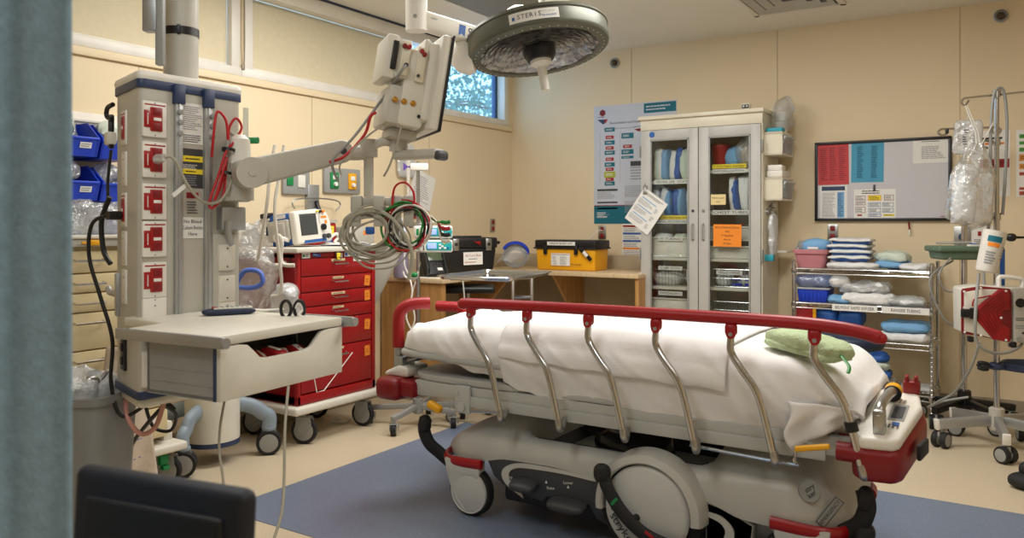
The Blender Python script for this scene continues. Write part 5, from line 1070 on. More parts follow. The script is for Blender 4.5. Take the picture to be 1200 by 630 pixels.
b = MB(); b.bx(X0, X1+.04, Y0-.03, Y1+.07, .17, .21, .012, 3); b.bx(-3.55, -3.47, Y1, Y1+.05, .20, .30, .01); build('bumper_base', b, P['offw'], sc)
for x, y in ((-3.46, 2.34), (-3.46, 1.76), (-3.86, 2.34), (-3.86, 1.76)): caster(sc, (x, y, 0), .07, .6)
b = MB(); b.box((-3.43, 2.30, .135), (.03, .045, .05), .008); b.box((-3.415, 2.30, .10), (.03, .035, .02), .006); plabel(build('brake_pedal', b, P['green'], sc), 'green brake pedal')
b = MB(); 
for y in (2.10, 2.14): b.cyl((-3.40, y, .55), (-3.40, y, .98), .003, n=6)
b.cyl((-3.40, 2.08, .98), (-3.40, 2.16, .98), .004, n=6); one('wire_rack', b, P['chrome'], 'thin wire hanger on the drawer fronts of the cream cart', 'rack')
# blue bins hung on the wall rail
R = random.Random(7)
bins = [(2.04, 1.565, 'upper left blue bin holding coiled green tubing, beside the curtain'), (2.235, 1.56, 'upper blue bin full of pale green packets above the black cord'), (2.04, 1.36, 'lower blue bin nearest the curtain'), (2.235, 1.355, 'lower blue bin full of clear packets beside the grey column'), (2.235, 1.20, 'lowest blue bin behind the column, above the clear bags')]
bm0 = None
for k, (y, z, lab) in enumerate(bins):
    r = thing('storage_bin', lab, 'bin', (LX, y, z), 0, 'blue bins on the wall rail')
    w, dp, h = .175, .27, .165; M0 = Matrix.Translation((LX, y, z))
    if bm0 is None:
        b = MB(M0); t = .006; pr = [(0, 0), (dp-.03, 0), (dp, .085), (dp*.62, h), (0, h)]
        for s_ in (-1, 1): b.prism(pr, frame((.002, s_*(w/2-t/2)+t/2, 0), XP, ZP) , t)
        b.bx(.002, dp-.03, -w/2, w/2, 0, t); b.bx(.002, .01, -w/2, w/2, 0, h)
        b.add([(dp-.03, -w/2, 0), (dp-.03, w/2, 0), (dp, w/2, .085), (dp, -w/2, .085), (dp-.036, -w/2, .004), (dp-.036, w/2, .004), (dp-.006, w/2, .085), (dp-.006, -w/2, .085)], [[0, 1, 2, 3], [7, 6, 5, 4], [3, 2, 6, 7]])
        b.box((dp-.002, 0, .083), (.014, w+.008, .012), .003); s0 = build('shell', b, P['blue'], r); bm0 = s0
        b = MB(M0); FT = frame((dp-.012, .03, .052), (0, 1, 0), (.33, 0, .94)); b.mat(P['paper']); b.addT(FT @ Matrix.Translation((0, 0, .004)), .055, .028, .001); b.words(FT @ Matrix.Translation((0, 0, .004)), 0, 0, .045, .02, 2, P['gink'], 2); l0 = build('bin_label', b, None, r)
    else:
        for q in (s0, l0): c_ = q.copy(); COL.objects.link(c_); c_.parent = r
    for j in range(3):
        b = MB(Matrix.Translation((LX+.08+.055*j, y+R.uniform(-.03, .03), z+.09+.015*j)) @ Matrix.Rotation(R.uniform(-.6, .6), 4, 'Y') @ Matrix.Rotation(R.uniform(-.5, .5), 4, 'Z'))
        if k == 0 and j == 2: b.tube(coil(V3((0, 0, .03)), .045, 3, .005, 3), .005, 6, 3); one('coiled_tube', b, P['wrapg'], 'coil of pale tubing in the upper left blue bin', 'tube'); continue
        b.pouch((0, 0, .02), (.09, .13, .1), e=.75, amp=.018, fr=14, seed=k*5+j, nu=20, nv=12); one('supply_packet', b, P['wrapg'] if k == 1 else P['bag'], ('sealed packets in the upper left blue bin', 'pale green packets in the upper right blue bin', 'sealed clear packets in the lower left blue bin', 'clear packets in the lower right blue bin', 'clear packets in the lowest blue bin')[k], 'packet', 'packets in blue wall bin %s' % ('one', 'two', 'three', 'four', 'five')[k], 30)
for k in range(3):
    b = MB(); b.pouch((-3.55-.05*k, 1.93+.14*k, 1.275), (.2, .2, .16), e=.8, amp=.03, fr=9, seed=30+k, nu=34, nv=20); one('plastic_bag', b, P['bag'], ('crumpled clear bag on cream cart nearest the curtain', 'crumpled clear bag in the middle of the cream cart top', 'crumpled clear bag on cream cart behind the column')[k], 'bag', 'clear bags on the cream cart', 30)
# grey waste bin and bags beside it
c = V3((-3.02, 1.66, 0))
r = thing('waste_bin', 'grey plastic waste bin behind the dark chair and curtain', 'waste bin', c, .4)
M0 = RZ(.4, c); b = MB(M0); w0, w1, d0, d1, h, t = .16, .19, .11, .14, .62, .006
def ringpts(z, o=0):
    f = z/h; a, d = w0+(w1-w0)*f-o, d0+(d1-d0)*f-o; return [(a*math.copysign(abs(math.cos(q))**.35, math.cos(q)), d*math.copysign(abs(math.sin(q))**.35, math.sin(q)), z) for q in [2*PI*k/40 for k in range(40)]]
rows = [ringpts(0), ringpts(h*.5), ringpts(h-.03), ringpts(h-.028, -.008), ringpts(h, -.008), ringpts(h, .008), ringpts(h-.05, .008), ringpts(.02, .008)]
vs = [p for q in rows for p in q]; fs = [[j*40+i, j*40+(i+1) % 40, (j+1)*40+(i+1) % 40, (j+1)*40+i] for j in range(7) for i in range(40)]; fs.append(list(range(40))[::-1]); fs.append([7*40+i for i in range(40)]); b.add(vs, fs); build('body', b, mat('bin_grey', (136, 138, 138), .5), r)
b = MB(); b.pouch((-3.02, 1.66, .60), (.28, .22, .2), RZ(.4).to_3x3().to_4x4(), e=.8, amp=.04, fr=10, seed=41, nu=36, nv=22); one('plastic_bag', b, P['bagm'], 'crumpled clear bag stuffed in the top of the grey waste bin', 'bag', None, 30)
b = MB(); q = V3((-2.93, 1.70, .66)); b.tube([q, q+V3((.0, .03, .03)), q+V3((-.04, .05, .02)), q+V3((-.06, .03, -.02))], .007, 8); b.pouch(q+V3((0, -.03, -.0)), (.04, .06, .05), e=.8, amp=.006, fr=25); one('medical_waste', b, P['steel'], 'small shiny scrap on the bag in the grey waste bin', 'waste')
r = thing('printed_bag', 'hanging clear bag with blue print between the grey waste bin and the column', 'bag', (-3.3, 2.05, .3))
def bagf(i, j):
    z = .72-.62*j; w = (.05+.11*min(1, j*1.6)); x = -1+2*i
    return (-3.33+.03*math.sin(i*9+j*5)+.03*math.cos(x*1.5), 2.02+x*w, z)
b = MB(); b.grid(bagf, 30, 30); o = build('film', b, mat('bag_beige', (200, 184, 164), .45, bump=.6, bs=20), r, 30); sm = o.modifiers.new('t', 'SOLIDIFY'); sm.thickness = .012
b = MB().mat(P['blue'])
for k, (z, t_) in enumerate(((.46, 'n'), (.30, '-- --- --'), (.22, '--- -- -'), (.14, 'xxxxx'))):
    FT = frame((-3.278, 2.04, z), (0, 1, .15), ZP); b.text(t_, FT, .11 if k == 0 else .04)
plabel(build('print', b, None, r), 'blue printed marks')
# wrapper on the floor
b = MB(); c = atz(400, 494, 0); b.pouch((c.x, c.y, .012), (.10, .12, .02), e=.8, amp=.02, fr=14, seed=3, nu=26, nv=12)
for v in b.v: v.z = max(v.z, .002)
one('floor_wrapper', b, P['bag'], 'crumpled clear wrapper on the floor in front of the red cart', 'wrapper', None, 30)
# ---- curtain and the dark chair in the foreground
E0 = atd(82, 300, 1.0); dv = V3((-CS, -SN, 0)); nvv = V3((-SN, CS, 0))
def curt(i, j):
    s_ = i*.75; z = 2.705-2.6*j
    w = .022*math.sin(s_*34)+.012*math.sin(s_*71+1)+.004*math.sin(z*3+s_*20)
    p = V3((E0.x, E0.y, 0))+dv*s_+nvv*(w*min(1, s_*12)); return (p.x, p.y, z)
b = MB(); b.grid(curt, 120, 30); cm = mat('curtain_cloth', (142, 174, 198), .9, var=.12, vs=70, bump=.25, bs=220)
o = one('privacy_curtain', b, cm, 'blue-grey privacy curtain hanging at the left edge in the foreground', 'curtain', None, 80); sm = o.modifiers.new('t', 'SOLIDIFY'); sm.thickness = .004
pA = atz(60, 552, .88); pB = atz(266, 586, .88); pA.z = pB.z = 0
d = (pB-pA).normalized(); L_ = (pB-pA).length; back = V3((-d.y, d.x, 0))
ch = thing('side_chair', 'dark navy chair in the foreground seen from behind its back', 'chair', (pA+pB)/2+back*.1)
FC = frame(pA, d, ZP)
b = MB(FC @ Matrix.Rotation(-.06, 4, 'X')); b.box((L_/2, .69, 0), (L_, .38, .035), .05, None, 5); build('backrest', b, mat('navy_shell', (16, 22, 34), .55), ch)
b = MB(FC @ Matrix.Rotation(-.06, 4, 'X')); b.box((L_/2, .67, .018), (L_-.07, .34, .014), .03, None, 4); build('back_panel', b, mat('navy_inset', (10, 13, 20), .6), ch)
b = MB(FC); b.box((L_/2, .45, -.26), (L_, .07, .46), .03, None, 4); build('seat', b, P['navyv'], ch)
for x, z in ((.03, -.02), (L_-.03, -.02), (.03, -.47), (L_-.03, -.47)):
    b = MB(FC); b.tube([(x, .0, z+(.03 if z > -.1 else -.02)), (x, .42, z)], .013, 10, sm=False)
    if z > -.1: b.tube([(x, .42, z), (x, .55, z-.005), (x, .75, z-.005)], .012, 10)
    build('leg', b, P['black'], ch)
# ================= corner counter and what stands on it =================
CT = .87
b = MB(); b.bx(LX, -3.355, 4.36, BY, CT-.032, CT, .003); b.bx(-3.355, -2.43, 5.55, BY, CT-.032, CT, .003)
dk = thing('corner_counter', 'L-shaped wood laminate counter running along the corner under the toolboxes', 'counter', (-3.5, 5.6, 0))
build('worktop', b, P['ctop'], dk)
b = MB(); b.bx(LX+.019, LX+.035, 4.36, BY-.02, CT, .985, .002); b.bx(LX+.02, -2.43, BY-.02, BY-.002, CT, .985, .002); build('backsplash', b, P['taupe'], dk)
b = MB(); b.bx(LX+.02, -3.375, 4.375, 4.40, .1, CT-.032); build('end_panel', b, P['oak'], dk)
b = MB(); b.bx(-3.46, -3.38, 4.40, 4.43, .1, CT-.032); build('end_panel', b, P['oak'], dk)
b = MB(); b.bx(-2.465, -2.435, 5.57, 6.13, 0, CT-.032); build('end_panel', b, P['oak'], dk)
b = MB(); b.bx(LX+.02, -2.47, 6.11, 6.13, .1, CT-.032); build('back_panel', b, P['taupe'], dk)
b = MB(); b.bx(LX+.015, LX+.03, 4.41, 6.1, .1, CT-.032); build('back_panel', b, P['taupe'], dk)
b = MB(); b.prism([(0, 0), (.52, 0), (.2, -.33), (.2, -.77), (0, -.77)], frame((-3.2, 6.11, CT-.032), -YP, ZP), .025); build('support_panel', b, P['oak'], dk)
b = MB(); b.prism([(0, 0), (.5, 0), (.2, -.33), (.2, -.77), (0, -.77)], frame((LX+.03, 5.3, CT-.032), XP, ZP), .025); build('support_panel', b, P['oak'], dk)
b = MB(); b.box((-2.435+.001, 5.62, .94-.07), (.004, .05, .03), .001); b.mats = [P['paper']]; build('edge_label', b, P['paper'], dk)
# black stool under the counter
st_ = atd(548, 333, 5.9)
r = thing('desk_stool', 'black-seated stool pushed under the left counter run', 'stool', (st_.x, st_.y, 0))
b = MB(); b.box((st_.x, st_.y, .775), (.40, .36, .05), .02, .6, 3); build('seat', b, P['black'], r)
b = MB(); b.cyl((st_.x, st_.y, .25), (st_.x, st_.y, .75), .022, n=16); build('post', b, P['chrome'], r)
b = MB(); b.cyl((st_.x, st_.y, .06), (st_.x, st_.y, .28), .035, n=16)
for k in range(5): a = 2*PI*k/5; b.tube([(st_.x, st_.y, .12), (st_.x+.24*math.cos(a), st_.y+.24*math.sin(a), .07), (st_.x+.24*math.cos(a), st_.y+.24*math.sin(a), .0)], .018, 8, sm=False)
build('base', b, P['black'], r)
# black toolbox
M0 = RZ(math.radians(90-33), (-3.64, 4.98, CT)); tb = thing('toolbox', 'black toolbox with red and white label on the corner counter beside the phone', 'toolbox', (-3.64, 4.98, CT), math.radians(57))
b = MB(M0); b.box((0, 0, .098), (.47, .24, .196), .014, None, 3, .9); build('body', b, P['black'], tb)
b = MB(M0); b.box((0, 0, .235), (.485, .255, .08), .014, None, 3); b.box((0, 0, .278), (.3, .06, .02), .006); b.tube([(.243, -.08, .235), (.27, -.08, .235), (.27, .08, .235), (.243, .08, .235)], .013, 8, sm=False); lid = build('lid', b, P['black'], tb)
for x in (-.10, .165):
    b = MB(M0); b.box((x, -.131, .222), (.05, .012, .09), .004); b.mats = [P['steel']]; b.mat(P['black']); b.box((x, -.139, .225), (.022, .006, .022), .002); plabel(build('latch', b, P['steel'], tb), 'silver latch')
FT = M0 @ frame((0, -.1225, .0), XP, ZP)
b = MB(FT @ Matrix.Translation((.04, .118, .004)) @ Matrix.Rotation(.02, 4, 'Z')); b.mat(P['paper']); b.addT(Matrix(), .155, .096, .002); b.mat(P['red']); b.text('Art Line Box', Matrix.Translation((0, .022, .001)), .027, wid=.125); b.words(Matrix(), 0, -.004, .07, .012, 1, P['ink'], 2); b.words(Matrix(), 0, -.028, .13, .014, 1, P['red'], 3); plabel(build('label', b, None, tb), 'white label reading Art Line Box in red')
b = MB(M0 @ frame((.075, -.1285, .232), XP, ZP)); 
for k in range(3): b.tube([(-.025+.012*k, .012-.004*k, .004), (.005, .004*k, .006), (.022, .012*(k-1), .004)], .005, 6)
plabel(build('seal', b, P['red'], tb), 'red plastic seal')
# desk phone
M0 = RZ(math.radians(62), (-3.58, 4.55, CT)); ph = thing('desk_phone', 'black desk phone with tilted screen at the near end of the counter', 'phone', (-3.58, 4.55, CT), math.radians(62))
TI = M0 @ Matrix.Translation((0, 0, .09)) @ Matrix.Rotation(.95, 4, 'X')
b = MB(TI); b.box((0, 0, 0), (.19, .20, .03), .012, None, 3); build('body', b, P['black'], ph)
b = MB(M0); b.prism([(-.10, 0), (.10, 0), (.06, .16), (.03, .16)], frame((-.09, 0, 0), -YP, ZP), .01); b.prism([(-.09, 0), (.10, 0), (.02, .16), (.0, .16)], frame((.08, 0, 0), YP, ZP) @ Matrix.Rotation(0, 4, 'X'), .01); build('stand', b, P['black'], ph)
b = MB(TI); b.box((.015, .055, .016), (.11, .07, .004), .002); plabel(build('screen', b, mat('phone_lcd', (84, 96, 72), .2, var=0), ph), 'greenish screen')
b = MB(TI)
for i in range(4):
    for j in range(4): b.box((-.02+i*.022, -.01-j*.02, .0165), (.014, .011, .005), .002)
b.mats = [P['pdark']]; b.mat(P['paper']); b.box((.03, -.055, .0185), (.04, .022, .003), .001); build('keypad', b, None, ph)
b = MB(TI); b.tube([(-.075, .085, .02), (-.075, .06, .04), (-.075, -.05, .04), (-.075, -.085, .02)], .018, 12); build('handset', b, P['black'], ph, 60)
b = MB(); b.tube([(-3.43, 4.42, CT+.004), (-3.40, 4.50, CT+.004), (-3.37, 4.56, CT+.006), (-3.345, 4.58, CT-.02), (-3.34, 4.60, CT-.2), (-3.335, 4.61, CT-.45)], .005, 8); one('white_cable', b, P['cwhite'], 'white cord draped over the front edge of the left counter', 'cord')
b = MB(); b.mat(P['paper']); b.bx(-3.60, -3.42, 4.38, 4.44, CT, CT+.004); one('paper_strip', b, None, 'white paper strip lying at the near end of the counter', 'paper')
# face shield in the corner
q = atd(604, 300, 6.75); q.z = CT
fs_ = thing('face_shield', 'face shield with blue headband and clear visor propped in the counter corner', 'face shield', (q.x, q.y, CT))
fr = cr; fn = V3((SN, -CS, 0))
b = MB(); ctr = q+V3((0, 0, .115))
b.tube([ctr+fr*math.cos(a)*.105+ZP*(.02+math.sin(a)*.085)+fn*.02 for a in [(-.1+1.0*k/12*PI) for k in range(12)]], .02, 10, 3, flat=(1, .6)); plabel(build('headband', b, P['blue'], fs_), 'blue headband')
b = MB(); b.tube([ctr+fr*(math.cos(a)*.085-.0)+ZP*(-.02+math.sin(a)*.075)+fn*(-.02) for a in [2*PI*k/18 for k in range(18)]], .013, 8, 3, True); b.tube([ctr+fr*(math.cos(a)*.10+.0)+ZP*(-.01+math.sin(a)*.09)+fn*(.01) for a in [2*PI*k/18 for k in range(18)]], .009, 8, 3, True); plabel(build('strap', b, P['pgrey2'], fs_), 'grey padded strap')
b = MB()
def vis(i, j): a = PI*(.02+.96*i); s_ = 1-.35*j; return ctr+fr*(math.cos(a)*.125*s_-.10*j+.0)+ZP*(math.sin(a)*.10*s_-.03-.075*j)+fn*(.05+.05*j)
b.grid(vis, 18, 8); o = build('visor', b, P['visor'], fs_)
# yellow toolbox
yb = thing('toolbox', 'yellow toolbox with black lid on the back counter left of the cabinet', 'toolbox', (-3.155, 5.85, CT))
x0, x1, y0, y1 = -3.435, -2.875, 5.73, 5.98
b = MB(); b.box(((x0+x1)/2, (y0+y1)/2, CT+.09), (x1-x0-.01, y1-y0, .18), .012, None, 3, .96); b.prism([(0, 0), (.02, 0), (.02, .17), (0, .17)], frame((x1-.03, y0+.01, CT+.003), XP, ZP), .02); build('body', b, P['yel'], yb)
b = MB(); b.box(((x0+x1)/2, (y0+y1)/2, CT+.212), (x1-x0+.005, y1-y0+.015, .07), .012, None, 3); b.box(((x0+x1)/2, (y0+y1)/2, CT+.18), (x1-x0+.02, y1-y0+.03, .014), .004); plabel(build('lid', b, P['black'], yb), 'black lid')
for x in (x0+.105, x1-.17):
    b = MB(); b.box((x, y0-.014, CT+.165), (.032, .018, .075), .006); build('latch', b, P['black'], yb)
FT = frame(((x0+x1)/2, y0-.0085, CT), XP, ZP)
b = MB(FT @ Matrix.Translation((-.03, .218, .001))); b.mat(P['paper']); b.addT(Matrix(), .26, .03, .001); b.mat(P['ink']); b.text('MAJOR BLEED KIT', Matrix.Translation((0, 0, .001)), .022, wid=.21); plabel(build('label', b, None, yb), 'white strip label on the lid')
b = MB(FT @ Matrix.Translation((-.035, .088, .0))); b.mat(P['paper']); b.addT(Matrix(), .175, .10, .001); b.words(Matrix(), 0, .04, .16, .01, 1, P['ink'], 2); b.words(Matrix(), -.05, -.008, .05, .075, 8, P['gink'], 3); b.words(Matrix(), .03, -.008, .07, .075, 8, P['gink'], 4); plabel(build('label', b, None, yb), 'white contents list')
b = MB(FT @ Matrix.Translation((.11, .05, .001))); b.mat(P['ink']); b.text('Workman', Matrix.Translation((0, 0, .001)), .024, wid=.1); build('lettering', b, None, yb)
b = MB(); b.tube([(x1-.13, y0-.02, CT+.175), (x1-.09, y0-.025, CT+.15), (x1-.03, y0-.02, CT+.09)], .014, 8, flat=(.3, 1.2)); b.mats = [P['black']]; b.mat(P['paper']); b.tube([(x1-.095, y0-.03, CT+.155), (x1-.06, y0-.03, CT+.12)], .013, 8, flat=(.3, 1.1)); build('strap', b, None, yb)
p = aty(708, 270, BY); b = MB(); b.tube([(p.x, BY-.02, p.z), (p.x-.03, BY-.05, p.z), (p.x-.08, BY-.08, p.z-.05), (p.x-.12, BY-.10, 1.1)], .0035, 6); one('thin_cable', b, P['cwhite'], 'thin cord from wall outlet down behind the yellow toolbox', 'cord')
# posters on the back wall
def on_wall(px, py): p = aty(px, py, BY-.004); return p
A = on_wall(696, 125); B = on_wall(793, 119); Cc = on_wall(696, 262); w_, h_ = B.x-A.x, A.z-Cc.z
FT = frame(((A.x+B.x)/2, BY-.003, A.z-h_/2), XP, ZP)
b = MB(FT); post = mat('poster_paper', (200, 204, 214), .5, var=.02)
b.mat(post); b.addT(Matrix(), w_, h_, .003); I = Matrix()
b.rect(I, 0, -h_/2+.075, w_-.004, .15, P['teal']); b.rect(I, w_/2-.145, h_/2-.05, .28, .08, P['teal'])
b.rect(I, 0, -h_/2+.153, w_-.004, .008, P['dred'])
X = lambda f: -w_/2+f*w_
Y = lambda f: h_/2-f*h_
def node(x, y, ww, hh, m, s=1): b.rect(I, X(x), Y(y), ww, hh, m, .001); b.words(I, X(x), Y(y), ww*.7, hh*.5, 2, P['paper'], s, lift=.0014)
b.lathe([(.03, 0), (.03, .001)], (X(.11), Y(.06), .0003), (0, 0, 1), 6); b.mat(P['dred'])
for k in range(6): a = PI/2+2*PI*k/6; b.add([(X(.11)+.008*math.cos(a), Y(.06)+.008*math.sin(a), .0018), (X(.11)+.026*math.cos(a-.25), Y(.06)+.026*math.sin(a-.25), .0018), (X(.11)+.026*math.cos(a+.25), Y(.06)+.026*math.sin(a+.25), .0018)], [[0, 1, 2]])
b.words(I, X(.11), Y(.095), .09, .012, 1, P['ink'], 4); b.mat(P['navy']); b.add([(X(.045), Y(.115), .001), (X(.17), Y(.115), .001), (X(.12), Y(.16), .001)], [[2, 1, 0]]); b.mat(P['redp']); b.add([(X(.13), Y(.117), .0014), (X(.175), Y(.117), .0014), (X(.145), Y(.155), .0014)], [[2, 1, 0]])
b.mat(P['ink']); b.text('Resuscitation and Stabilization', Matrix.Translation((X(.2), Y(.152), .001)), .03, 'LEFT'); b.words(I, X(.32), Y(.20), .3, .012, 1, P['gink'], 2)
b.mat(P['dred']); b.add([(X(.5), Y(.215), .001), (X(.72), Y(.205), .001), (X(.68), Y(.235), .001), (X(.55), Y(.235), .001)], [[3, 2, 1, 0]]); b.rect(I, X(.6), Y(.195), .15, .004, P['ink'])
for k, y in enumerate((.205, .315, .40, .50, .66)): node(.2, y, .095, .035, P['teal'], k)
for k, y in enumerate((.27, .36, .455, .54, .625)): node(.2, y, .075, .028, P['redp'], k+9)
node(.42, .265, .11, .045, P['teal'], 3); node(.42, .355, .08, .028, P['redp'], 5); node(.42, .40, .11, .04, P['teal'], 7); node(.42, .445, .11, .022, P['teal'], 8); node(.2, .585, .105, .05, mat('lime_print', (168, 176, 50), .7), 6)
for x in (.08, .33): b.rect(I, X(x), Y(.44), .002, .42, P['gink'])
for x, y, ww, hh in ((.55, .50, .14, .04), (.17, .715, .19, .018), (.17, .82, .19, .014), (.17, .87, .19, .014)): b.rect(I, X(x), Y(y), ww, hh, P['pdark'])
b.words(I, X(.55), Y(.58), .14, .12, 5, P['gink'], 12); b.words(I, X(.17), Y(.76), .19, .06, 5, P['gink'], 13); b.words(I, X(.12), Y(.93), .14, .05, 4, P['gink'], 14); b.words(I, X(.52), Y(.73), .2, .10, 9, P['gink'], 15); b.words(I, X(.52), Y(.86), .2, .10, 9, P['gink'], 16)
for k in range(8): b.rect(I, X(.66), Y(.2+.075*k), .02, .02, P['pdark'])
b.words(I, X(.11), Y(1)+.075, .1, .05, 3, P['paper'], 17, lift=.002); b.words(I, X(.6), Y(1)+.08, .25, .045, 2, P['paper'], 18, lift=.002); b.words(I, w_/2-.145, h_/2-.05, .24, .05, 2, post, 19, lift=.0015)
one('wall_poster', b, None, 'large grey wall poster with teal and red flow chart left of the cabinet', 'poster')
A = on_wall(729, 262); B = on_wall(752, 260); Cc = on_wall(729, 298); w_, h_ = B.x-A.x, A.z-Cc.z
b = MB(frame(((A.x+B.x)/2, BY-.003, A.z-h_/2), XP, ZP)); b.mat(P['paper']); b.addT(Matrix(), w_, h_, .002)
for k, m in enumerate((P['redp'], P['blue2'], P['blue2'], P['ora'])): b.rect(Matrix(), 0, h_/2-.02-.062*k, w_*.92, .016, m); b.words(Matrix(), 0, h_/2-.052-.062*k, w_*.85, .035, 3, P['gink'], k+3)
one('wall_chart', b, None, 'small colour-banded chart below the poster beside the cabinet', 'chart')
# ================= glass-door storage cabinet =================
GX0, GX1, GY0, GY1, GH = -2.481, -1.555, 5.70, 6.14, 2.068
gc = thing('storage_cabinet', 'tall cream storage cabinet with two glass doors against the back wall', 'cabinet', ((GX0+GX1)/2, 5.92, 0))
b = MB(); t = .02
b.bx(GX0, GX0+t, GY0+.02, GY1, 0, GH-.02); b.bx(GX1-t, GX1, GY0+.02, GY1, 0, GH-.02); b.bx(GX0, GX1, GY1-t, GY1, 0, GH-.02); b.bx(GX0, GX1, GY0+.02, GY1, .08, .10); b.bx(GX0, GX1, GY0+.02, GY1, 1.965, 1.985)
b.bx(GX0, GX1, GY0+.012, GY0+.03, 1.962, GH-.02, .002); b.bx(GX0, GX1, GY0+.02, GY0+.04, 0, .08); build('carcass', b, P['ivory'], gc)
b = MB(); b.bx(GX0-.012, GX1+.012, GY0-.012, GY1, GH-.028, GH, .004); build('cabinet_top', b, P['ivory'], gc)
gframe = mat('door_grey', (186, 184, 178), .4)
XM = (GX0+GX1)/2
def door(x0, x1, gx0, gx1, lab):
    z0, z1, gz0, gz1 = .09, 1.958, .22, 1.885
    b = MB(); b.bx(x0, gx0, GY0-.004, GY0+.018, z0, z1, .003); b.bx(gx1, x1, GY0-.004, GY0+.018, z0, z1, .003); b.bx(gx0-.004, gx1+.004, GY0-.004, GY0+.018, gz1, z1, .003); b.bx(gx0-.004, gx1+.004, GY0-.004, GY0+.018, z0, gz0, .003)
    d_ = build('door', b, gframe, gc)
    b = MB(); t = .012
    for q in ((gx0, gx0+t, gz0, gz1), (gx1-t, gx1, gz0, gz1), (gx0, gx1, gz0, gz0+t), (gx0, gx1, gz1-t, gz1)): b.bx(q[0], q[1], GY0-.009, GY0+.002, q[2], q[3], .003)
    build('glass_bead', b, P['pgrey2'], d_)
    b = MB(); b.bx(gx0, gx1, GY0+.004, GY0+.008, gz0, gz1); build('glass_pane', b, P['dglass'], d_)
    return d_
dL = door(GX0+.010, XM-.003, -2.395, -2.09, ''); dR = door(XM+.003, GX1-.010, -1.94, -1.635, '')
for d_, x in ((dL, XM-.04), (dR, XM+.04)):
    b = MB(); b.tube([(x, GY0-.004, 1.13), (x, GY0-.03, 1.14), (x, GY0-.03, 1.24), (x, GY0-.004, 1.25)], .006, 8, 3, sm=False); build('handle', b, P['pgrey2'], d_)
    b = MB(); b.cyl((x, GY0-.004, 1.345), (x, GY0-.01, 1.345), .011, n=16); build('lock', b, P['pdark'] if x < XM else P['steel'], d_)
for x, s_ in ((GX0, -1), (GX1, 1)):
    for z in (1.80, 1.02, .25): b = MB(); b.bx(x-.006, x+.006, GY0-.006, GY0+.02, z-.045, z+.045, .003); build('hinge', b, P['pgrey2'], gc)
b = MB(frame((GX0+.10, GY0-.005, 1.925), XP, ZP)); b.mat(P['blue2']); b.lathe([(.022, 0), (.022, .001)], (0, 0, 0), (0, 0, 1), 24); 
for i in range(len(b.v)): pass
build('maker_badge', b, P['blue2'], gc)
shl = {'L': [1.575, 1.275, .995, .775, .56, .34], 'R': [1.642, 1.342, .995, .785, .56, .34]}
for s_, x0, x1 in (('L', GX0+.02, XM-.012), ('R', XM+.012, GX1-.02)):
    for z in shl[s_]: b = MB(); b.bx(x0, x1, GY0+.035, GY1-.02, z-.022, z, .002); build('shelf', b, P['offw'], gc)
b = MB(); b.bx(XM-.01, XM+.01, GY0+.035, GY1-.02, .10, 1.965); build('divider', b, P['offw'], gc)
def lab(x, z, w, t_, h=.034, m=None, parent=gc, y=GY0+.030, sz=None):
    b = MB(frame((x, y, z), XP, ZP)); b.mat(m or P['paper']); b.addT(Matrix(), w, h, .0015); b.mat(P['ink']); b.text(t_, Matrix.Translation((0, -.001, .001)), sz or h*.82, wid=min(w*.92, None or w*.92)); return build('shelf_label', b, None, parent)
lab(-2.24, 1.567, .27, 'CENTRAL LINE   FOLEYS'); lab(-1.80, 1.632, .24, 'IMMOBILIZATION', .03); lab(-1.80, 1.667, .25, 'T-POD Pelvic Stabilizer', .03, P['yelp']); lab(-2.24, 1.265, .27, 'SPECIAL PROCEDURES', .03); lab(-2.215, 1.298, .23, 'Paragon fluid warmer tubing', .03, P['yelp']); lab(-1.79, 1.332, .27, 'CHEST TUBES')
tanl = mat('tan_label', (228, 206, 150), .7)
b = MB(frame((-1.87, GY0+.002, 1.425), XP, ZP)); b.mat(tanl); b.addT(Matrix(), .11, .075, .001); b.mat(P['ink']); b.text('Medichord gastric', Matrix.Translation((0, .012, .001)), .016, wid=.09); b.text('tube', Matrix.Translation((0, -.015, .001)), .016); plabel(build('door_note', b, None, dR), 'tan sticker on the right glass')
b = MB(frame((-1.80, GY0-.010, 1.165), XP, ZP) @ Matrix.Rotation(-.01, 4, 'Z')); b.mat(P['ora']); b.addT(Matrix(), .205, .16, .001); b.mat(P['ink'])
for k, t_ in enumerate(('Blood Draw/Cultures', 'And', 'IV Supplies', 'Are in', 'IV Cart')): b.text(t_, Matrix.Translation((0, .058-.029*k, .001)), .02)
plabel(build('door_note', b, None, dR), 'orange notice: Blood Draw/Cultures And IV Supplies Are in IV Cart')
# upright packets on the upper shelves
R = random.Random(11); yf = GY0+.19
def packets(x0, x1, z, h, cols, what, grp):
    n_ = len(cols); w = (x1-x0)/n_
    for k, mm in enumerate(cols):
        b = MB(Matrix.Translation((x0+w*(k+.5), yf, z+h*R.uniform(.44, .5))) @ Matrix.Rotation(R.uniform(-.1, .1), 4, 'Y') @ Matrix.Rotation(R.uniform(-.25, .25), 4, 'Z'))
        b.pouch((0, 0, 0), (w*1.15, .22, h*R.uniform(.84, 1)), e=.28, amp=.006, fr=18, seed=k+int(z*50), nu=18, nv=16)
        one('sterile_packet', b, mm, what[k], 'packet', grp, 45)
W, G, B2, L2 = P['wrapw'], P['wrapg'], P['blue2'], P['lblue']
nm = {W: 'white', G: 'pale green', B2: 'deep blue', L2: 'light blue'}
def named(cols, where):
    return ['%s packet from the left, %s, on %s' % (('first', 'second', 'third', 'fourth', 'fifth', 'sixth', 'seventh', 'eighth')[k], nm[c], where) for k, c in enumerate(cols)]
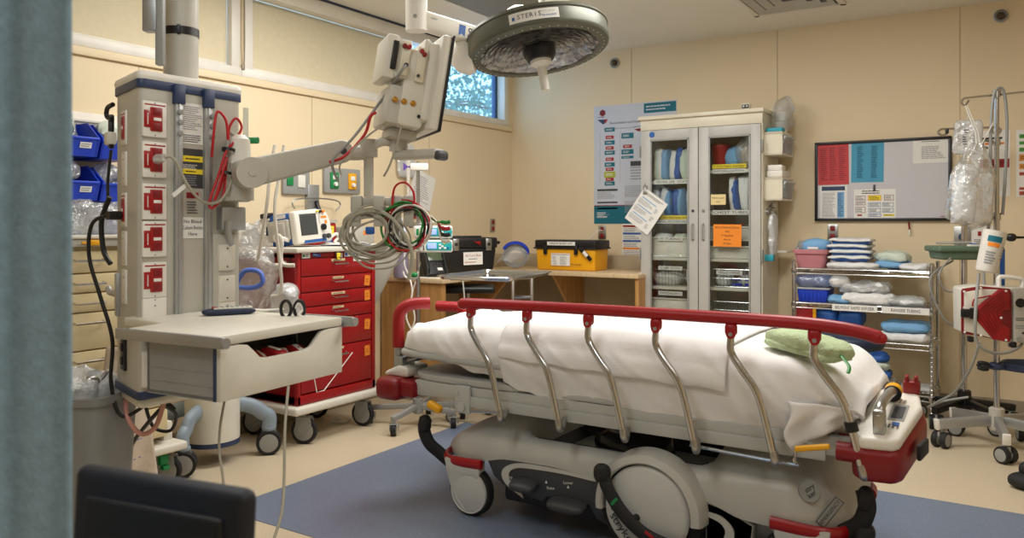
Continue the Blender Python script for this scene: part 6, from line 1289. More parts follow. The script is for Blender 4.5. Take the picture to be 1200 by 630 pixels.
for x0, x1, z, h, cols, wh, g in ((-2.42, -2.06, 1.577, .27, [G, W, L2, W, B2, G, G, W], 'the top left cabinet shelf', 'packets on the top left cabinet shelf'), (-2.42, -2.06, 1.277, .26, [W, W, L2, B2, L2, W, W], 'the second left cabinet shelf', 'packets on the second left cabinet shelf'), (-1.84, -1.61, 1.344, .27, [W, B2, W, W, B2], 'the cabinet chest tube shelf', 'packets on the chest tube shelf')):
    packets(x0, x1, z, h, cols, named(cols, wh), g)
b = MB(); b.pouch((-1.90, yf, 1.41), (.1, .2, .14), e=.5, amp=.008, fr=14, nu=20, nv=12); one('dark_packet', b, P['pdark'], 'dark grey packet at the left of the chest tube shelf', 'packet', None, 45)
b = MB(); b.lathe([(.055, 0), (.068, .17), (.072, .175), (.072, .19), (.05, .2)], (-1.905, yf-.02, 1.644), n=24); one('red_canister', b, P['redp'], 'red plastic canister on the top right cabinet shelf', 'canister')
for k, (x, m_, l_) in enumerate(((-1.80, L2, 'pale blue wrapped bundle in the middle of the top right cabinet shelf'), (-1.68, mat('tan_wrap', (176, 150, 124), .6, bump=.4), 'tan wrapped bundle at the right of the top right cabinet shelf'))):
    b = MB(); b.pouch((x, yf, 1.735), (.13, .2, .18), e=.7, amp=.02, fr=11, seed=k+3, nu=26, nv=16); one('wrapped_bundle', b, m_, l_, 'bundle', None, 45)
b = MB(); b.pouch((-1.69, yf-.08, 1.76), (.15, .1, .2), e=.7, amp=.03, fr=11, seed=8, nu=26, nv=16); one('plastic_bag', b, P['bag'], 'clear bag crumpled at the right of the top right cabinet shelf', 'bag', None, 30)
def bin_(name, x0, x1, z, h, label, text=None, m=None, wire=False, lz=None):
    r = thing(name, label, 'bin', ((x0+x1)/2, yf, z)); y0, y1 = GY0+.045, GY0+.33
    b = MB()
    if not wire:
        t = .004; b.add([(x0+.02, y0+.01, z), (x1-.02, y0+.01, z), (x1, y0, z+h), (x0, y0, z+h), (x0+.02, y1, z), (x1-.02, y1, z), (x1, y1, z+h), (x0, y1, z+h)], [[0, 1, 2, 3], [5, 4, 7, 6], [4, 0, 3, 7], [1, 5, 6, 2], [4, 5, 1, 0]]); o = build('tub', b, m or P['tub'], r); sm = o.modifiers.new('t', 'SOLIDIFY'); sm.thickness = .004
        b = MB(); b.tube([(x0-.004, y0-.004, z+h), (x1+.004, y0-.004, z+h), (x1+.004, y1, z+h), (x0-.004, y1, z+h)], .006, 6, closed=True, sm=False); build('rim', b, P['offw'], r)
    else:
        nn = 14
        for k in range(nn+1): x = x0+(x1-x0)*k/nn; b.tube([(x, y1, z+.004), (x, y0, z+.004), (x, y0-.008, z+h)], .0022, 5, sm=False)
        for zz_ in (.004, h*.5, h): b.tube([(x0, y1, z+zz_), (x0, y0-.004, z+zz_), (x1, y0-.004, z+zz_), (x1, y1, z+zz_)], .003, 6, sm=False)
        build('wire_basket', b, P['chrome'], r)
    if text:
        b = MB(frame(((x0+x1)/2-.01, y0-.010, lz or z+h), XP, ZP)); b.mat(P['paper']); b.addT(Matrix(), .19, .03, .001); b.mat(P['ink']); b.text(text, Matrix.Translation((0, 0, .001)), .024, wid=.16); build('bin_label', b, None, r)
    return r
bin_('plastic_bin', -2.42, -2.06, .998, .145, 'white plastic bin labelled IV TUBING on the third left cabinet shelf', 'IV TUBING', P['offw'], lz=1.135)
bin_('wire_basket', -2.42, -2.06, .778, .13, 'wire basket labelled G-TUBES SUCTION on a left cabinet shelf', 'G-TUBES  SUCTION', wire=True, lz=.915)
bin_('plastic_bin', -2.42, -2.06, .563, .12, 'white plastic bin labelled BANDAGING low on left cabinet shelf', 'BANDAGING', P['offw'], lz=.725)
bin_('plastic_bin', -1.97, -1.61, .998, .085, 'low white bin behind the lower edge of orange notice', None, P['offw'])
bin_('plastic_bin', -1.97, -1.61, 1.14, .085, 'white bin of red-capped tubes behind the top of orange notice', None, P['offw'])
bin_('wire_basket', -1.97, -1.61, .788, .13, 'wire basket labelled NEEDLES SYRINGES on a right cabinet shelf', 'NEEDLES SYRINGES', wire=True, lz=.895)
bin_('wire_basket', -1.97, -1.61, .563, .12, 'wire basket on the lowest visible right cabinet shelf', None, wire=True)
b = MB(); b.bx(-1.985, -1.60, GY0+.045, GY0+.34, 1.125, 1.137, .002); build('shelf', b, P['offw'], gc)
for k in range(9):
    c = (-1.93+.027*k, GY0+.10+.02*(k % 3), 1.16+.012*((k*7) % 3)); r = thing('sample_tube', 'red-capped sample tubes lying in the bin above the orange notice', 'tube', c, 0, 'red-capped tubes in the cabinet')
    T0 = Matrix.Translation(c) @ Matrix.Rotation(R.uniform(-.5, .5), 4, 'Z')
    b = MB(T0); b.cyl((0, -.01, .06), (0, .07, .05), .008, n=10); build('glass_tube', b, P['tub'], r)
    b = MB(T0); b.cyl((0, -.035, .063), (0, -.008, .06), .0105, n=12); build('cap', b, P['dred'], r)
for k, (x, z, w, h, m_, l_) in enumerate(((-2.34, 1.11, .14, .14, W, 'white wrapped packet sticking out of the IV tubing bin at left'), (-2.20, 1.11, .12, .13, G, 'grey-green packet in the middle of the IV tubing bin'), (-2.10, 1.12, .08, .14, W, 'white packet at the right of the IV tubing bin'), (-2.30, .83, .22, .10, W, 'white packets filling the G-tubes basket'), (-2.11, .86, .07, .13, W, 'rolled white packet at the right of G-tubes basket'), (-1.86, .835, .12, .09, W, 'white syringe packets at left of needles basket'), (-1.69, .835, .14, .085, W, 'white syringe packets at right of the needles basket'), (-2.24, .64, .3, .1, P['pdark'], 'dark bandage rolls in the bandaging bin'))):
    b = MB(); b.pouch((x, yf-.03, z), (w, .2, h), e=.5, amp=.008, fr=18, seed=k+60, nu=22, nv=12); one('wrapped_packet', b, m_, l_, 'packet', None, 45)
for k, x in enumerate((-1.75, -1.66)):
    b = MB(); b.bx(x-.035, x+.035, GY0+.06, GY0+.07, .80, .82); b.bx(x-.035, x+.035, GY0+.06, GY0+.07, .84, .855); one('syringe_box', b, P['blue'], ('blue-striped syringe box left in the needles basket', 'blue-striped syringe box right in the needles basket')[k], 'box')
# tilted sheet hanging from the left door
A = V3((0, 0, 0)); b = MB(frame((-2.425, GY0-.016, 1.345), XP, ZP) @ Matrix.Translation((0, 0, 0)) @ Matrix.Rotation(-.62, 4, 'Z')); b.mat(P['paper']); b.addT(Matrix(), .23, .285, .003); b.words(Matrix(), 0, .115, .17, .022, 2, P['ink'], 2)
for k in range(3):
    b.rect(Matrix(), -.02, .075-.068*k, .14, .007, P['lblue']); b.words(Matrix(), -.03, .043-.068*k, .14, .04, 4, P['gink'], 4+k); b.words(Matrix(), .07, .043-.068*k, .03, .04, 4, P['gink'], 14+k)
one('hanging_sheet', b, None, 'white printed sheet hanging tilted from the left cabinet door', 'paper')
b = MB(); b.tube([(-2.435, GY0-.02, 1.50), (-2.44, GY0-.022, 1.53), (-2.425, GY0-.022, 1.555), (-2.415, GY0-.02, 1.53), (-2.43, GY0-.02, 1.50)], .004, 6); b.box((-2.43, GY0-.022, 1.49), (.03, .01, .03), .003); one('hook_clip', b, P['steel'], 'small metal hook and clip holding the tilted sheet', 'clip')
q = aty(874, 121, 5.78)
b = MB(); b.bx(-1.72, -1.66, 5.76, 5.80, GH, GH+.05, .004); b.mats = [P['ivory']]; b.mat(P['black']); b.bx(-1.715, -1.665, 5.757, 5.761, GH+.012, GH+.04)
for x in (-1.702, -1.678): b.mat(P['paper']); b.cyl((x, 5.757, GH+.028), (x, 5.754, GH+.028), .006, n=10)
one('small_label_block', b, None, 'small black and white block on top of the cabinet', 'label block')
# tip-out bin units on the cabinet side, with things on top
for k, (z0, z1, l_) in enumerate(((1.735, 1.90, 'upper cream tip-out bin unit on the cabinet side'), (1.415, 1.58, 'lower cream tip-out bin unit on the cabinet side'))):
    r = thing('tip_out_bins', l_, 'bin unit', (GX1+.06, 5.9, z0)); xx = GX1+.001
    b = MB(); b.bx(xx, xx+.125, 5.755, 5.765, z0, z1); b.bx(xx, xx+.125, 6.055, 6.065, z0, z1); b.bx(xx, xx+.125, 5.755, 6.065, z0, z0+.012); b.bx(xx, xx+.125, 5.755, 6.065, z1-.02, z1, .002); build('frame', b, P['ivory'], r)
    for j in range(5):
        y0 = 5.767+.0576*j; b = MB(); b.prism([(0, 0), (.10, 0), (.125, .12), (.10, .14), (0, .14)], frame((xx+.02, y0+.052, z0+.014), XP, ZP) @ Matrix.Translation((0, 0, .05)), .05, .002); o = build('tip_out_bin', b, P['bag'], r)
        b = MB(); b.box((xx+.138, y0+.028, z0+.125), (.035, .05, .004), .001, Matrix.Rotation(-.5, 4, 'Y')); build('bin_pull', b, P['tub'], o)
        b = MB(); b.box((xx+.08, y0+.028, z0+.05), (.06, .035, .06), .01, R.uniform(-.3, .3)); build('bin_contents', b, (P['redp'], P['wrapw'], P['blue2'], P['wrapg'], P['tub'])[(j+k) % 5], o)
b = MB(); b.bx(GX1+.01, GX1+.12, 5.77, 5.86, 1.902, 1.93, .004); one('teal_box', b, mat('teal_box', (40, 160, 180), .5), 'flat teal box on the upper tip-out bins', 'box')
b = MB(); b.lathe([(.045, 0), (.05, .08), (.052, .085)], (GX1+.07, 5.93, 1.902), n=20); b.lathe([(.045, .09), (.05, .15), (.052, .155)], (GX1+.075, 5.935, 1.902), n=20); one('cup_stack', b, P['white'], 'white cups stacked on the upper tip-out bins', 'cups')
b = MB(); b.pouch((GX1+.08, 5.95, 2.03), (.14, .22, .25), e=.8, amp=.035, fr=10, seed=3, nu=34, nv=22); one('plastic_bag', b, P['bag'], 'clear bag over the white cups beside the cabinet top', 'bag', None, 30)
b = MB(); b.box((GX1+.065, 5.90, 1.605), (.11, .24, .045), .006); one('white_box', b, P['white'], 'flat white box on the lower tip-out bins, under another', 'box')
b = MB(); b.box((GX1+.06, 5.86, 1.648), (.10, .15, .04), .006, .08); one('white_box', b, P['white'], 'short white box on top of the flat box on lower bins', 'box')
for k, (y, z) in enumerate(((5.82, 1.335), (5.90, 1.365))):
    b = MB(); b.cyl((GX1, y, z), (GX1+.02, y, z), .022, n=16); b.tube([(GX1+.02, y, z), (GX1+.04, y, z-.005), (GX1+.045, y, z-.04), (GX1+.035, y, z-.045)], .005, 6); one('wall_hook', b, P['steel'], ('lower front metal hook on the cabinet side', 'upper rear metal hook on the cabinet side')[k], 'hook')
b = MB(); b.pouch((GX1+.045, 5.82, 1.17), (.05, .12, .32), e=.7, amp=.01, fr=14, seed=2, nu=22, nv=22); b.mats = [P['bagm']]; one('hanging_pouch', b, P['bagm'], 'white pouch hanging from the front hook on cabinet side', 'pouch', None, 45)
b = MB(); b.bx(GX1, GX1+.06, 5.77, 5.81, .985, 1.03, .006); one('blue_tag', b, mat('teal_box', (40, 160, 180), .5), 'small teal tag below the hanging pouch', 'tag')
r = thing('label_holder', 'white wall holder with dark label on the cabinet side near the wall', 'holder', (GX1+.02, 6.0, 1.1))
b = MB(); b.bx(GX1, GX1+.02, 5.94, 6.05, 1.05, 1.40, .004); b.bx(GX1, GX1+.12, 5.90, 6.08, 1.04, 1.055, .003); build('back_plate', b, P['white'], r)
b = MB(frame((GX1+.022, 5.995, 1.28), YP, ZP)); b.mat(P['pdark']); b.addT(Matrix(), .05, .14, .001); b.rect(Matrix(), 0, -.12, .03, .03, P['pgrey2']); b.words(Matrix(), 0, 0, .035, .11, 6, P['paper'], 3); build('dark_label', b, None, r)
# ================= whiteboard =================
A = V3((-1.291, BY, 1.845)); w_, h_ = .881, .572; FT = frame((-.8505, BY-.02, 1.556), XP, ZP)
wb = thing('whiteboard', 'black-framed whiteboard with coloured sheets on the back wall', 'whiteboard', (-.85, BY, 1.27))
b = MB(FT); b.box((0, 0, -.004), (w_-.03, h_-.03, .012)); build('board', b, mat('whiteboard_face', (204, 202, 206), .35, var=.015), wb)
b = MB(FT)
for q in ((0, h_/2-.01, w_, .02), (0, -h_/2+.01, w_, .02), (-w_/2+.01, 0, .02, h_), (w_/2-.01, 0, .02, h_)): b.box((q[0], q[1], 0), (q[2], q[3], .03), .005)
build('frame', b, P['black'], wb)
b = MB(FT); b.box((.39, -h_/2+.03, .004), (.03, .005, .002)); build('red_mark', b, P['redp'], wb)
def sheet_(px0, py0, px1, py1, m, lab_, cat='paper', draw=None, tilt=0):
    a = aty(px0, py0, BY-.012); c = aty(px1, py1, BY-.012); w1, h1 = c.x-a.x, a.z-c.z
    b = MB(frame(((a.x+c.x)/2, BY-.0231, (a.z+c.z)/2), XP, ZP) @ Matrix.Rotation(tilt, 4, 'Z')); b.mat(m); b.addT(Matrix(), w1, h1, .001); draw(b, w1, h1); return one('posted_sheet', b, None, lab_, cat)
def d_red(b, w, h):
    for k in range(3): b.words(Matrix(), -w*.3+w*.3*k, 0, w*.24, h*.8, 17, P['dred'], k+2)
sheet_(959, 169, 995, 216, mat('red_sheet', (196, 62, 66), .6, var=.03), 'red sheet at the upper left of the whiteboard', draw=d_red, tilt=.01)
def d_blue(b, w, h):
    for k in range(2): b.words(Matrix(), -w*.22+w*.44*k, 0, w*.2, h*.8, 20, mat('dark_blue_print', (20, 70, 100), .8), k+5)
sheet_(998, 167, 1036, 213, mat('blue_sheet', (70, 156, 190), .6, var=.03), 'blue sheet next to red sheet on the whiteboard', draw=d_blue, tilt=-.01)
def d_doc(b, w, h):
    b.rect(Matrix(), 0, h/2-.02, w*.85, .03, P['navy']); b.rect(Matrix(), w*.27, -.01, w*.25, h*.72, P['lblue']); b.words(Matrix(), -w*.15, -.01, w*.5, h*.7, 22, P['gink'], 6); b.words(Matrix(), w*.27, -.01, w*.2, h*.65, 16, P['navy'], 7, lift=.0014); b.rect(Matrix(), 0, -h/2+.01, w*.96, .014, P['wrapg'])
sheet_(961, 218, 993, 259, P['paper'], 'white document with blue column below the red sheet on the whiteboard', draw=d_doc)
def d_flow(b, w, h):
    b.words(Matrix(), 0, h*.40, w*.6, .03, 2, P['ink'], 3)
    for x, y, ww, hh, m, s in ((-.34, .2, .24, .16, P['dred'], 1), (-.34, .02, .24, .12, P['dred'], 2), (-.34, -.2, .24, .2, P['dred'], 3), (0, .2, .32, .18, P['ora'], 4), (.34, .2, .22, .2, P['dred'], 5), (0, -.03, .3, .14, P['blue2'], 6), (.32, -.03, .26, .14, P['blue2'], 7), (0, -.22, .3, .14, P['blue2'], 8), (.32, -.22, .26, .14, P['blue2'], 9), (.0, -.38, .3, .1, P['blue2'], 10), (.34, -.38, .26, .06, P['yelp'], 11)):
        if m is not P['yelp']: b.rect(Matrix(), x*w, y*h, ww*w, hh*h, m); b.rect(Matrix(), x*w, y*h, ww*w-.006, hh*h-.006, P['paper'] if m is not P['ora'] else P['yelp'], .0012)
        else: b.rect(Matrix(), x*w, y*h, ww*w, hh*h, m)
        b.words(Matrix(), x*w, y*h, ww*w*.8, hh*h*.7, 3, P['ink'], s, lift=.0016)
    b.rect(Matrix(), -.36*w, -.38*h, .03, .012, P['redp'])
sheet_(1001, 222, 1050, 256, P['paper'], 'white flow chart sheet at the bottom middle of the whiteboard', draw=d_flow)
def d_list(b, w, h): b.words(Matrix(), .0, h*.4, w*.5, .01, 1, P['ink'], 2); b.words(Matrix(), .02, -.01, w*.7, h*.55, 9, P['gink'], 3)
sheet_(1070, 164, 1112, 190, P['paper'], 'white typed list at the upper right of the whiteboard', draw=d_list)
a = aty(1025, 220, BY-.012); b = MB(frame((a.x, BY-.027, a.z), XP, ZP)); b.box((0, 0, 0), (.014, .045, .004), .001); b.mats = [P['pdark']]; one('magnet_clip', b, P['pdark'], 'small dark clip above the flow chart sheet', 'clip')
a = aty(1065, 262, BY-.02); b = MB(); b.cyl((a.x, BY-.02, a.z+.01), (a.x+.004, BY-.02, a.z-.04), .006, n=10); b.mats = [P['dred']]; b.mat(P['paper']); b.cyl((a.x+.004, BY-.02, a.z-.04), (a.x+.006, BY-.02, a.z-.075), .006, n=10); one('marker_pen', b, None, 'red and white marker pen hanging below the whiteboard', 'pen')
b = MB(); b.tube([(a.x-.001, BY-.02, 1.275), (a.x, BY-.02, a.z+.005)], .002, 5, sm=False); one('pen_string', b, P['black'], 'short string holding the marker pen', 'string')
# posters at the right edge
def sidep(px0, py0, px1, py1, lab_, blocks):
    a = aty(px0, py0, BY-.003); c = aty(px1, py1, BY-.003); w1, h1 = c.x-a.x, a.z-c.z
    b = MB(frame(((a.x+c.x)/2, BY-.002, (a.z+c.z)/2), XP, ZP)); b.mat(P['paper']); b.addT(Matrix(), w1, h1, .002)
    for x, y, ww, hh, m in blocks: b.rect(Matrix(), x*w1, y*h1, ww*w1, hh*h1, m); b.words(Matrix(), x*w1, y*h1, ww*w1*.8, hh*h1*.5, 2, P['ink'], int(abs(y)*50), lift=.0013)
    return one('wall_poster', b, None, lab_, 'poster')
sidep(1138, 154, 1184, 230, 'white poster with orange and blue blocks behind the front drip pole', [(.0, .38, .6, .03, P['ink']), (.1, .3, .5, .03, P['ora']), (.1, -.0, .75, .13, P['redp']), (-.1, -.35, .5, .2, mat('poster_blue', (90, 110, 190), .6))])
g1 = mat('poster_green', (90, 160, 70), .6); o1 = mat('poster_orange', (226, 150, 60), .6); r1 = mat('poster_rust', (190, 90, 60), .6)
sidep(1191, 152, 1214, 230, 'white poster with green to red bands at far right edge', [(.0, .40, .7, .06, g1), (0, .3, .7, .05, g1), (0, .2, .7, .06, g1), (0, .08, .7, .1, o1), (0, -.05, .7, .08, o1), (0, -.16, .7, .05, r1), (0, -.38, .7, .04, r1), (0, -.45, .7, .06, r1)])
# ================= wire shelf =================
WX0, WX1, WY0, WY1 = -1.328, -.487, 5.66, 6.08
ws = thing('wire_shelf', 'chrome wire shelf unit stacked with packets under the whiteboard', 'shelf', ((WX0+WX1)/2, 5.87, 0))
for x in (WX0, WX1):
    for y in (WY0, WY1):
        b = MB(); b.cyl((x, y, .03), (x, y, .99), .0125, n=14)
        for k in range(32): b.lathe([(.0125, -.002), (.0138, 0), (.0125, .002)], (x, y, .06+.029*k), n=12, cap=False)
        b.lathe([(.014, 0), (.014, .012), (.006, .018)], (x, y, .985), n=12); p_ = build('post', b, P['chrome'], ws)
        b = MB(); b.lathe([(.018, 0), (.02, .006), (.008, .03)], (x, y, 0), n=12); build('post_foot', b, P['rubber'], p_)
for z in (.945, .712, .48, .16):
    b = MB()
    for y in (WY0, WY1):
        b.cyl((WX0, y, z), (WX1, y, z), .0045, n=8); b.cyl((WX0, y, z-.032), (WX1, y, z-.032), .004, n=8)
        n_ = 30; b.tube([(WX0+(WX1-WX0)*k/n_, y, z-(0 if k % 2 else .032)) for k in range(n_+1)], .0025, 5, sm=False)
    for x in (WX0, WX1): b.cyl((x, WY0, z), (x, WY1, z), .0045, n=8); b.cyl((x, WY0, z-.032), (x, WY1, z-.032), .004, n=8); b.tube([(x, WY0+(WY1-WY0)*k/14, z-(0 if k % 2 else .032)) for k in range(15)], .0025, 5, sm=False)
    for k in range(1, 34): x = WX0+(WX1-WX0)*k/34; b.cyl((x, WY0, z+.002), (x, WY1, z+.002), .0017, n=5)
    for y in (WY0+.14, WY0+.28): b.cyl((WX0, y, z-.003), (WX1, y, z-.003), .003, n=6)
    for x in (WX0, WX1):
        for y in (WY0, WY1): b.lathe([(.016, -.036), (.019, -.03), (.017, .004), (.014, .006)], (x, y, z), n=14)
    build('shelf', b, P['chrome'], ws)
def slabel(px0, px1, text, z=.695):
    a = aty(px0, 355, WY0-.012).x; c = aty(px1, 355, WY0-.012).x
    b = MB(frame(((a+c)/2, WY0-.010, z), XP, ZP)); b.mat(P['paper']); b.addT(Matrix(), c-a, .042, .003); b.mat(P['ink']); b.text(text, Matrix.Translation((0, -.001, .001)), .028, wid=(c-a)*(.86 if 'B' in text[:1] else .6)); return build('shelf_label', b, None, ws)
slabel(975, 1028, 'BELMONT RAPID INFUSER'); slabel(1033, 1090, 'RANGER TUBING')
ZT = .949
pt = lambda px, v=5.8: aty(px, 300, v).x
# pink basin with blue packets
x = pt(952, 5.78); r = thing('wash_basin', 'dusty pink plastic basin at the left end of the wire shelf top', 'basin', (x, 5.82, ZT))
b = MB(); w, d_, h = .115, .14, .125
def bp(z, s_): return [(x+w*s_*math.copysign(abs(math.cos(q))**.35, math.cos(q)), 5.82+d_*s_*math.copysign(abs(math.sin(q))**.35, math.sin(q)), ZT+z) for q in [2*PI*k/40 for k in range(40)]]
rows = [bp(0, .78), bp(.01, .8), bp(h-.03, .94), bp(h-.028, 1.02), bp(h-.004, 1.05), bp(h, 1.03), bp(h, .99), bp(.02, .76)]
b.add([p for q in rows for p in q], [[j*40+i, j*40+(i+1) % 40, (j+1)*40+(i+1) % 40, (j+1)*40+i] for j in range(7) for i in range(40)]+[list(range(40))[::-1], [7*40+i for i in range(40)]]); build('body', b, P['pink'], r)
b = MB(); b.pouch((x+.015, 5.82, ZT+.145), (.19, .2, .10), .2, e=.55, amp=.014, fr=14, seed=1, nu=30, nv=16); one('blue_gown_pack', b, P['lblue'], 'light blue cloth packet heaped in the pink basin', 'packet', None, 60)
b = MB(); b.pouch((x-.06, 5.80, ZT+.135), (.1, .16, .09), e=.8, amp=.02, fr=14, seed=2, nu=24, nv=14); one('plastic_bag', b, P['bag'], 'clear wrapper at the left side of the pink basin', 'bag', None, 30)
b = MB(); b.box((x+.02, 5.70, ZT+.135), (.07, .006, .016), .002); one('white_tag', b, P['paper'], 'white tag standing on the front rim of pink basin', 'tag')
# stacked procedure trays
x = pt(998, 5.82)
R = random.Random(5)
tl = ['bottom', 'second from bottom', 'third from bottom', 'topmost']
for k in range(4):
    z = ZT+.052+.038*k; ang = (-.02, .03, -.015, .04)[k]; M0 = RZ(ang, (x+(.0, .004, -.006, .003)[k], 5.84, z)); c = thing('procedure_tray', 'blue tray in white wrap, %s of the stack beside the pink basin' % tl[k], 'tray', (x, 5.84, z), 0, None)
    b = MB(M0); b.box((0, 0, .012), (.235, .25, .024), .006, None, 2, .97); build('tray', b, P['blue2'], c)
    b = MB(M0)
    def wf(i, j): xx, yy = -.128+.256*i, -.14+.28*j; e_ = max(abs(i-.5), abs(j-.5))*2; return (xx, yy, .026+.006*noise.noise(V3((xx*14, yy*14, k*3)))-.010*max(0, e_-.8)*5)
    b.grid(wf, 22, 22); o = build('wrap', b, P['wrapw'], c, 80); sm = o.modifiers.new('t', 'SOLIDIFY'); sm.thickness = .012; sm.offset = 1
b = MB(frame((x+.0, 5.83, ZT+.052+.038*3+.042), XP, YP)); b.words(Matrix(), 0, 0, .12, .05, 3, P['ink'], 4); b.mats
one('tray_print', b, None, 'dark printed lines on the topmost wrapped tray', 'print')
def pack(cx_, cy_, z, sx_, sy_, sz_, m, l_, rot=0, e=.42, amp=.012, seed=0, fr=15, name='wrapped_packet', cat='packet', sm=26, T=None):
    b = MB(); b.pouch((cx_, cy_, z+sz_/2), (sx_, sy_, sz_), rot, e=e*.75, amp=amp, fr=fr, seed=seed, nu=52, nv=22); return one(name, b, m, l_, cat, None, sm)
pack(x+.02, 5.77, ZT, .32, .22, .045, P['wrapw'], 'flat white packet under the stack of wrapped trays', .1, .5, .01, 3)
pack(pt(1046), 5.85, ZT+.045, .20, .2, .07, P['wrapg'], 'crinkled pale packet on top of pile right of tray stack', -.2, .6, .016, 4)
pack(pt(1047), 5.83, ZT+.008, .24, .2, .045, P['lblue'], 'light blue packet under the crinkled pale packet', .05, .55, .012, 5)
pack(pt(1062), 5.80, ZT, .22, .1, .02, P['navyv'], 'thin dark packet under the light blue packet on the shelf top', .02, .4, .004, 6)
pack(pt(1076), 5.76, ZT, .18, .18, .045, P['wrapw'], 'white packet at the right end of the wire shelf top', -.35, .5, .012, 7)
Z2 = .716
# second shelf
bt = thing('blue_tub', 'cobalt blue tub under a wrapped bundle on the second wire shelf', 'tub', (pt(956), 5.82, Z2))
b = MB(); b.box((pt(956), 5.80, Z2+.045), (.20, .24, .09), .01, None, 2, .9); build('body', b, P['blue'], bt)
b = MB(); b.box((pt(956), 5.80, Z2+.094), (.225, .26, .012), .004); build('rim', b, P['tub'], bt)
for k in range(7): b = MB(); b.box((pt(956)-.075+.025*k, 5.681, Z2+.045), (.006, .004, .07), .001); build('rib', b, P['blue'], bt)
pack(pt(956), 5.80, Z2+.102, .24, .22, .085, P['blue2'], 'blue wrapped bundle lying across the cobalt tub', .0, .45, .008, 1)
b = MB(); b.pouch((pt(956), 5.79, Z2+.15), (.27, .24, .10), e=.6, amp=.016, fr=13, seed=2, nu=36, nv=16); one('plastic_bag', b, P['bag'], 'clear wrap around the blue bundle on the cobalt tub', 'wrapping', None, 30)
pack(pt(984), 5.76, Z2+.11, .14, .16, .07, P['wrapw'], 'white triangular wrap end right of the blue bundle', .5, .7, .012, 4)
pack(pt(985), 5.76, Z2+.0, .16, .2, .05, P['lblue'], 'light blue packet wedged right of the cobalt tub', .4, .6, .012, 8)
pack(pt(1018), 5.78, Z2+.0, .32, .22, .075, P['wrapw'], 'white packet at the bottom of pile above the rapid infuser label', .04, .5, .016, 9)
pack(pt(1014), 5.80, Z2+.072, .32, .22, .075, P['bagm'], 'clear-wrapped white packet on top above the rapid infuser label', -.05, .6, .02, 10, sm=30)
pack(pt(1062), 5.78, Z2, .24, .2, .06, P['bagm'], 'grey-white packet at right above the ranger tubing label', .03, .5, .014, 11, sm=30)
pack(pt(1055), 5.92, Z2, .2, .16, .05, P['wrapg'], 'pale packet at the back of the second wire shelf', .1, .5, .014, 12)
Z3 = .484
for k, (px, w, l_) in enumerate(((967, .17, 'dark blue bundle left of two on the third wire shelf'), (996, .16, 'dark blue bundle right of two on third wire shelf'))):
    pack(pt(px), 5.86, Z3+.06, w, .2, .12, P['blue2'], l_, 0, .5, .01, 20+k)
pack(pt(978), 5.80, Z3, .38, .2, .06, P['lblue'], 'light blue packet under the dark blue bundles', 0, .45, .012, 23)
pack(pt(1062), 5.80, Z3+.062, .28, .24, .07, P['lblue'], 'light blue packet on top at right of the third wire shelf', .02, .45, .01, 24)
pack(pt(1062), 5.80, Z3, .29, .25, .065, P['wrapw'], 'white packet under light blue one at right of third wire shelf', .0, .45, .012, 25)
b = MB(); b.box((pt(948), 5.72, Z3+.10), (.13, .03, .2), .006, .25); one('red_folder', b, P['redp'], 'red upright folder at the left of the third wire shelf', 'folder')
b = MB(); b.box((pt(958), 5.705, Z3+.155), (.022, .02, .09), .004, .3); one('yellow_marker', b, P['yel'], 'yellow marker beside the red folder', 'marker')
Z4 = .164
for k, (z, m_, l_) in enumerate(((0, P['bagm'], 'crumpled clear packet at the bottom of the lowest shelf pile'), (.06, P['blue2'], 'blue packet in the middle of the lowest shelf pile'), (.12, P['wrapg'], 'pale packet on the blue one on lowest shelf'), (.17, P['blue2'], 'upper blue packet on the lowest shelf pile'))):
    pack(pt(1022-2*k), 5.80, Z4+z, .26, .24, .065, m_, l_, .1*k-.1, .5, .012, 30+k)
pack(pt(1074), 5.84, Z4, .2, .2, .035, P['bagm'], 'flat clear packet at the right of the lowest wire shelf', .1, .5, .01, 36, sm=30)
# navy stool between bed and shelf
c = atz(1000, 392, .60); r = thing('rolling_stool', 'round stool with navy padded seat behind the foot of the stretcher', 'stool', (c.x-.04, c.y, 0))
cx_, cy_ = c.x-.04, c.y
b = MB(); b.lathe([(.15, .515), (.195, .525), (.21, .55), (.21, .575), (.195, .597), (.15, .605), (0, .607)], (cx_, cy_, 0), n=48); build('seat', b, P['navyv'], r, 60)
b = MB(); b.cyl((cx_, cy_, .12), (cx_, cy_, .515), .022, n=16); b.lathe([(.12, .50), (.12, .516)], (cx_, cy_, 0), n=24); build('post', b, P['chrome'], r)
b = MB()
for k in range(5): a = 2*PI*k/5+.3; b.tube([(cx_, cy_, .12), (cx_+.25*math.cos(a), cy_+.25*math.sin(a), .085)], .018, 8, sm=False)
b.cyl((cx_, cy_, .08), (cx_, cy_, .16), .035, n=16); build('base', b, P['black'], r)
for k in range(5): a = 2*PI*k/5+.3; caster(r, (cx_+.25*math.cos(a), cy_+.25*math.sin(a), 0), .033, a, True)
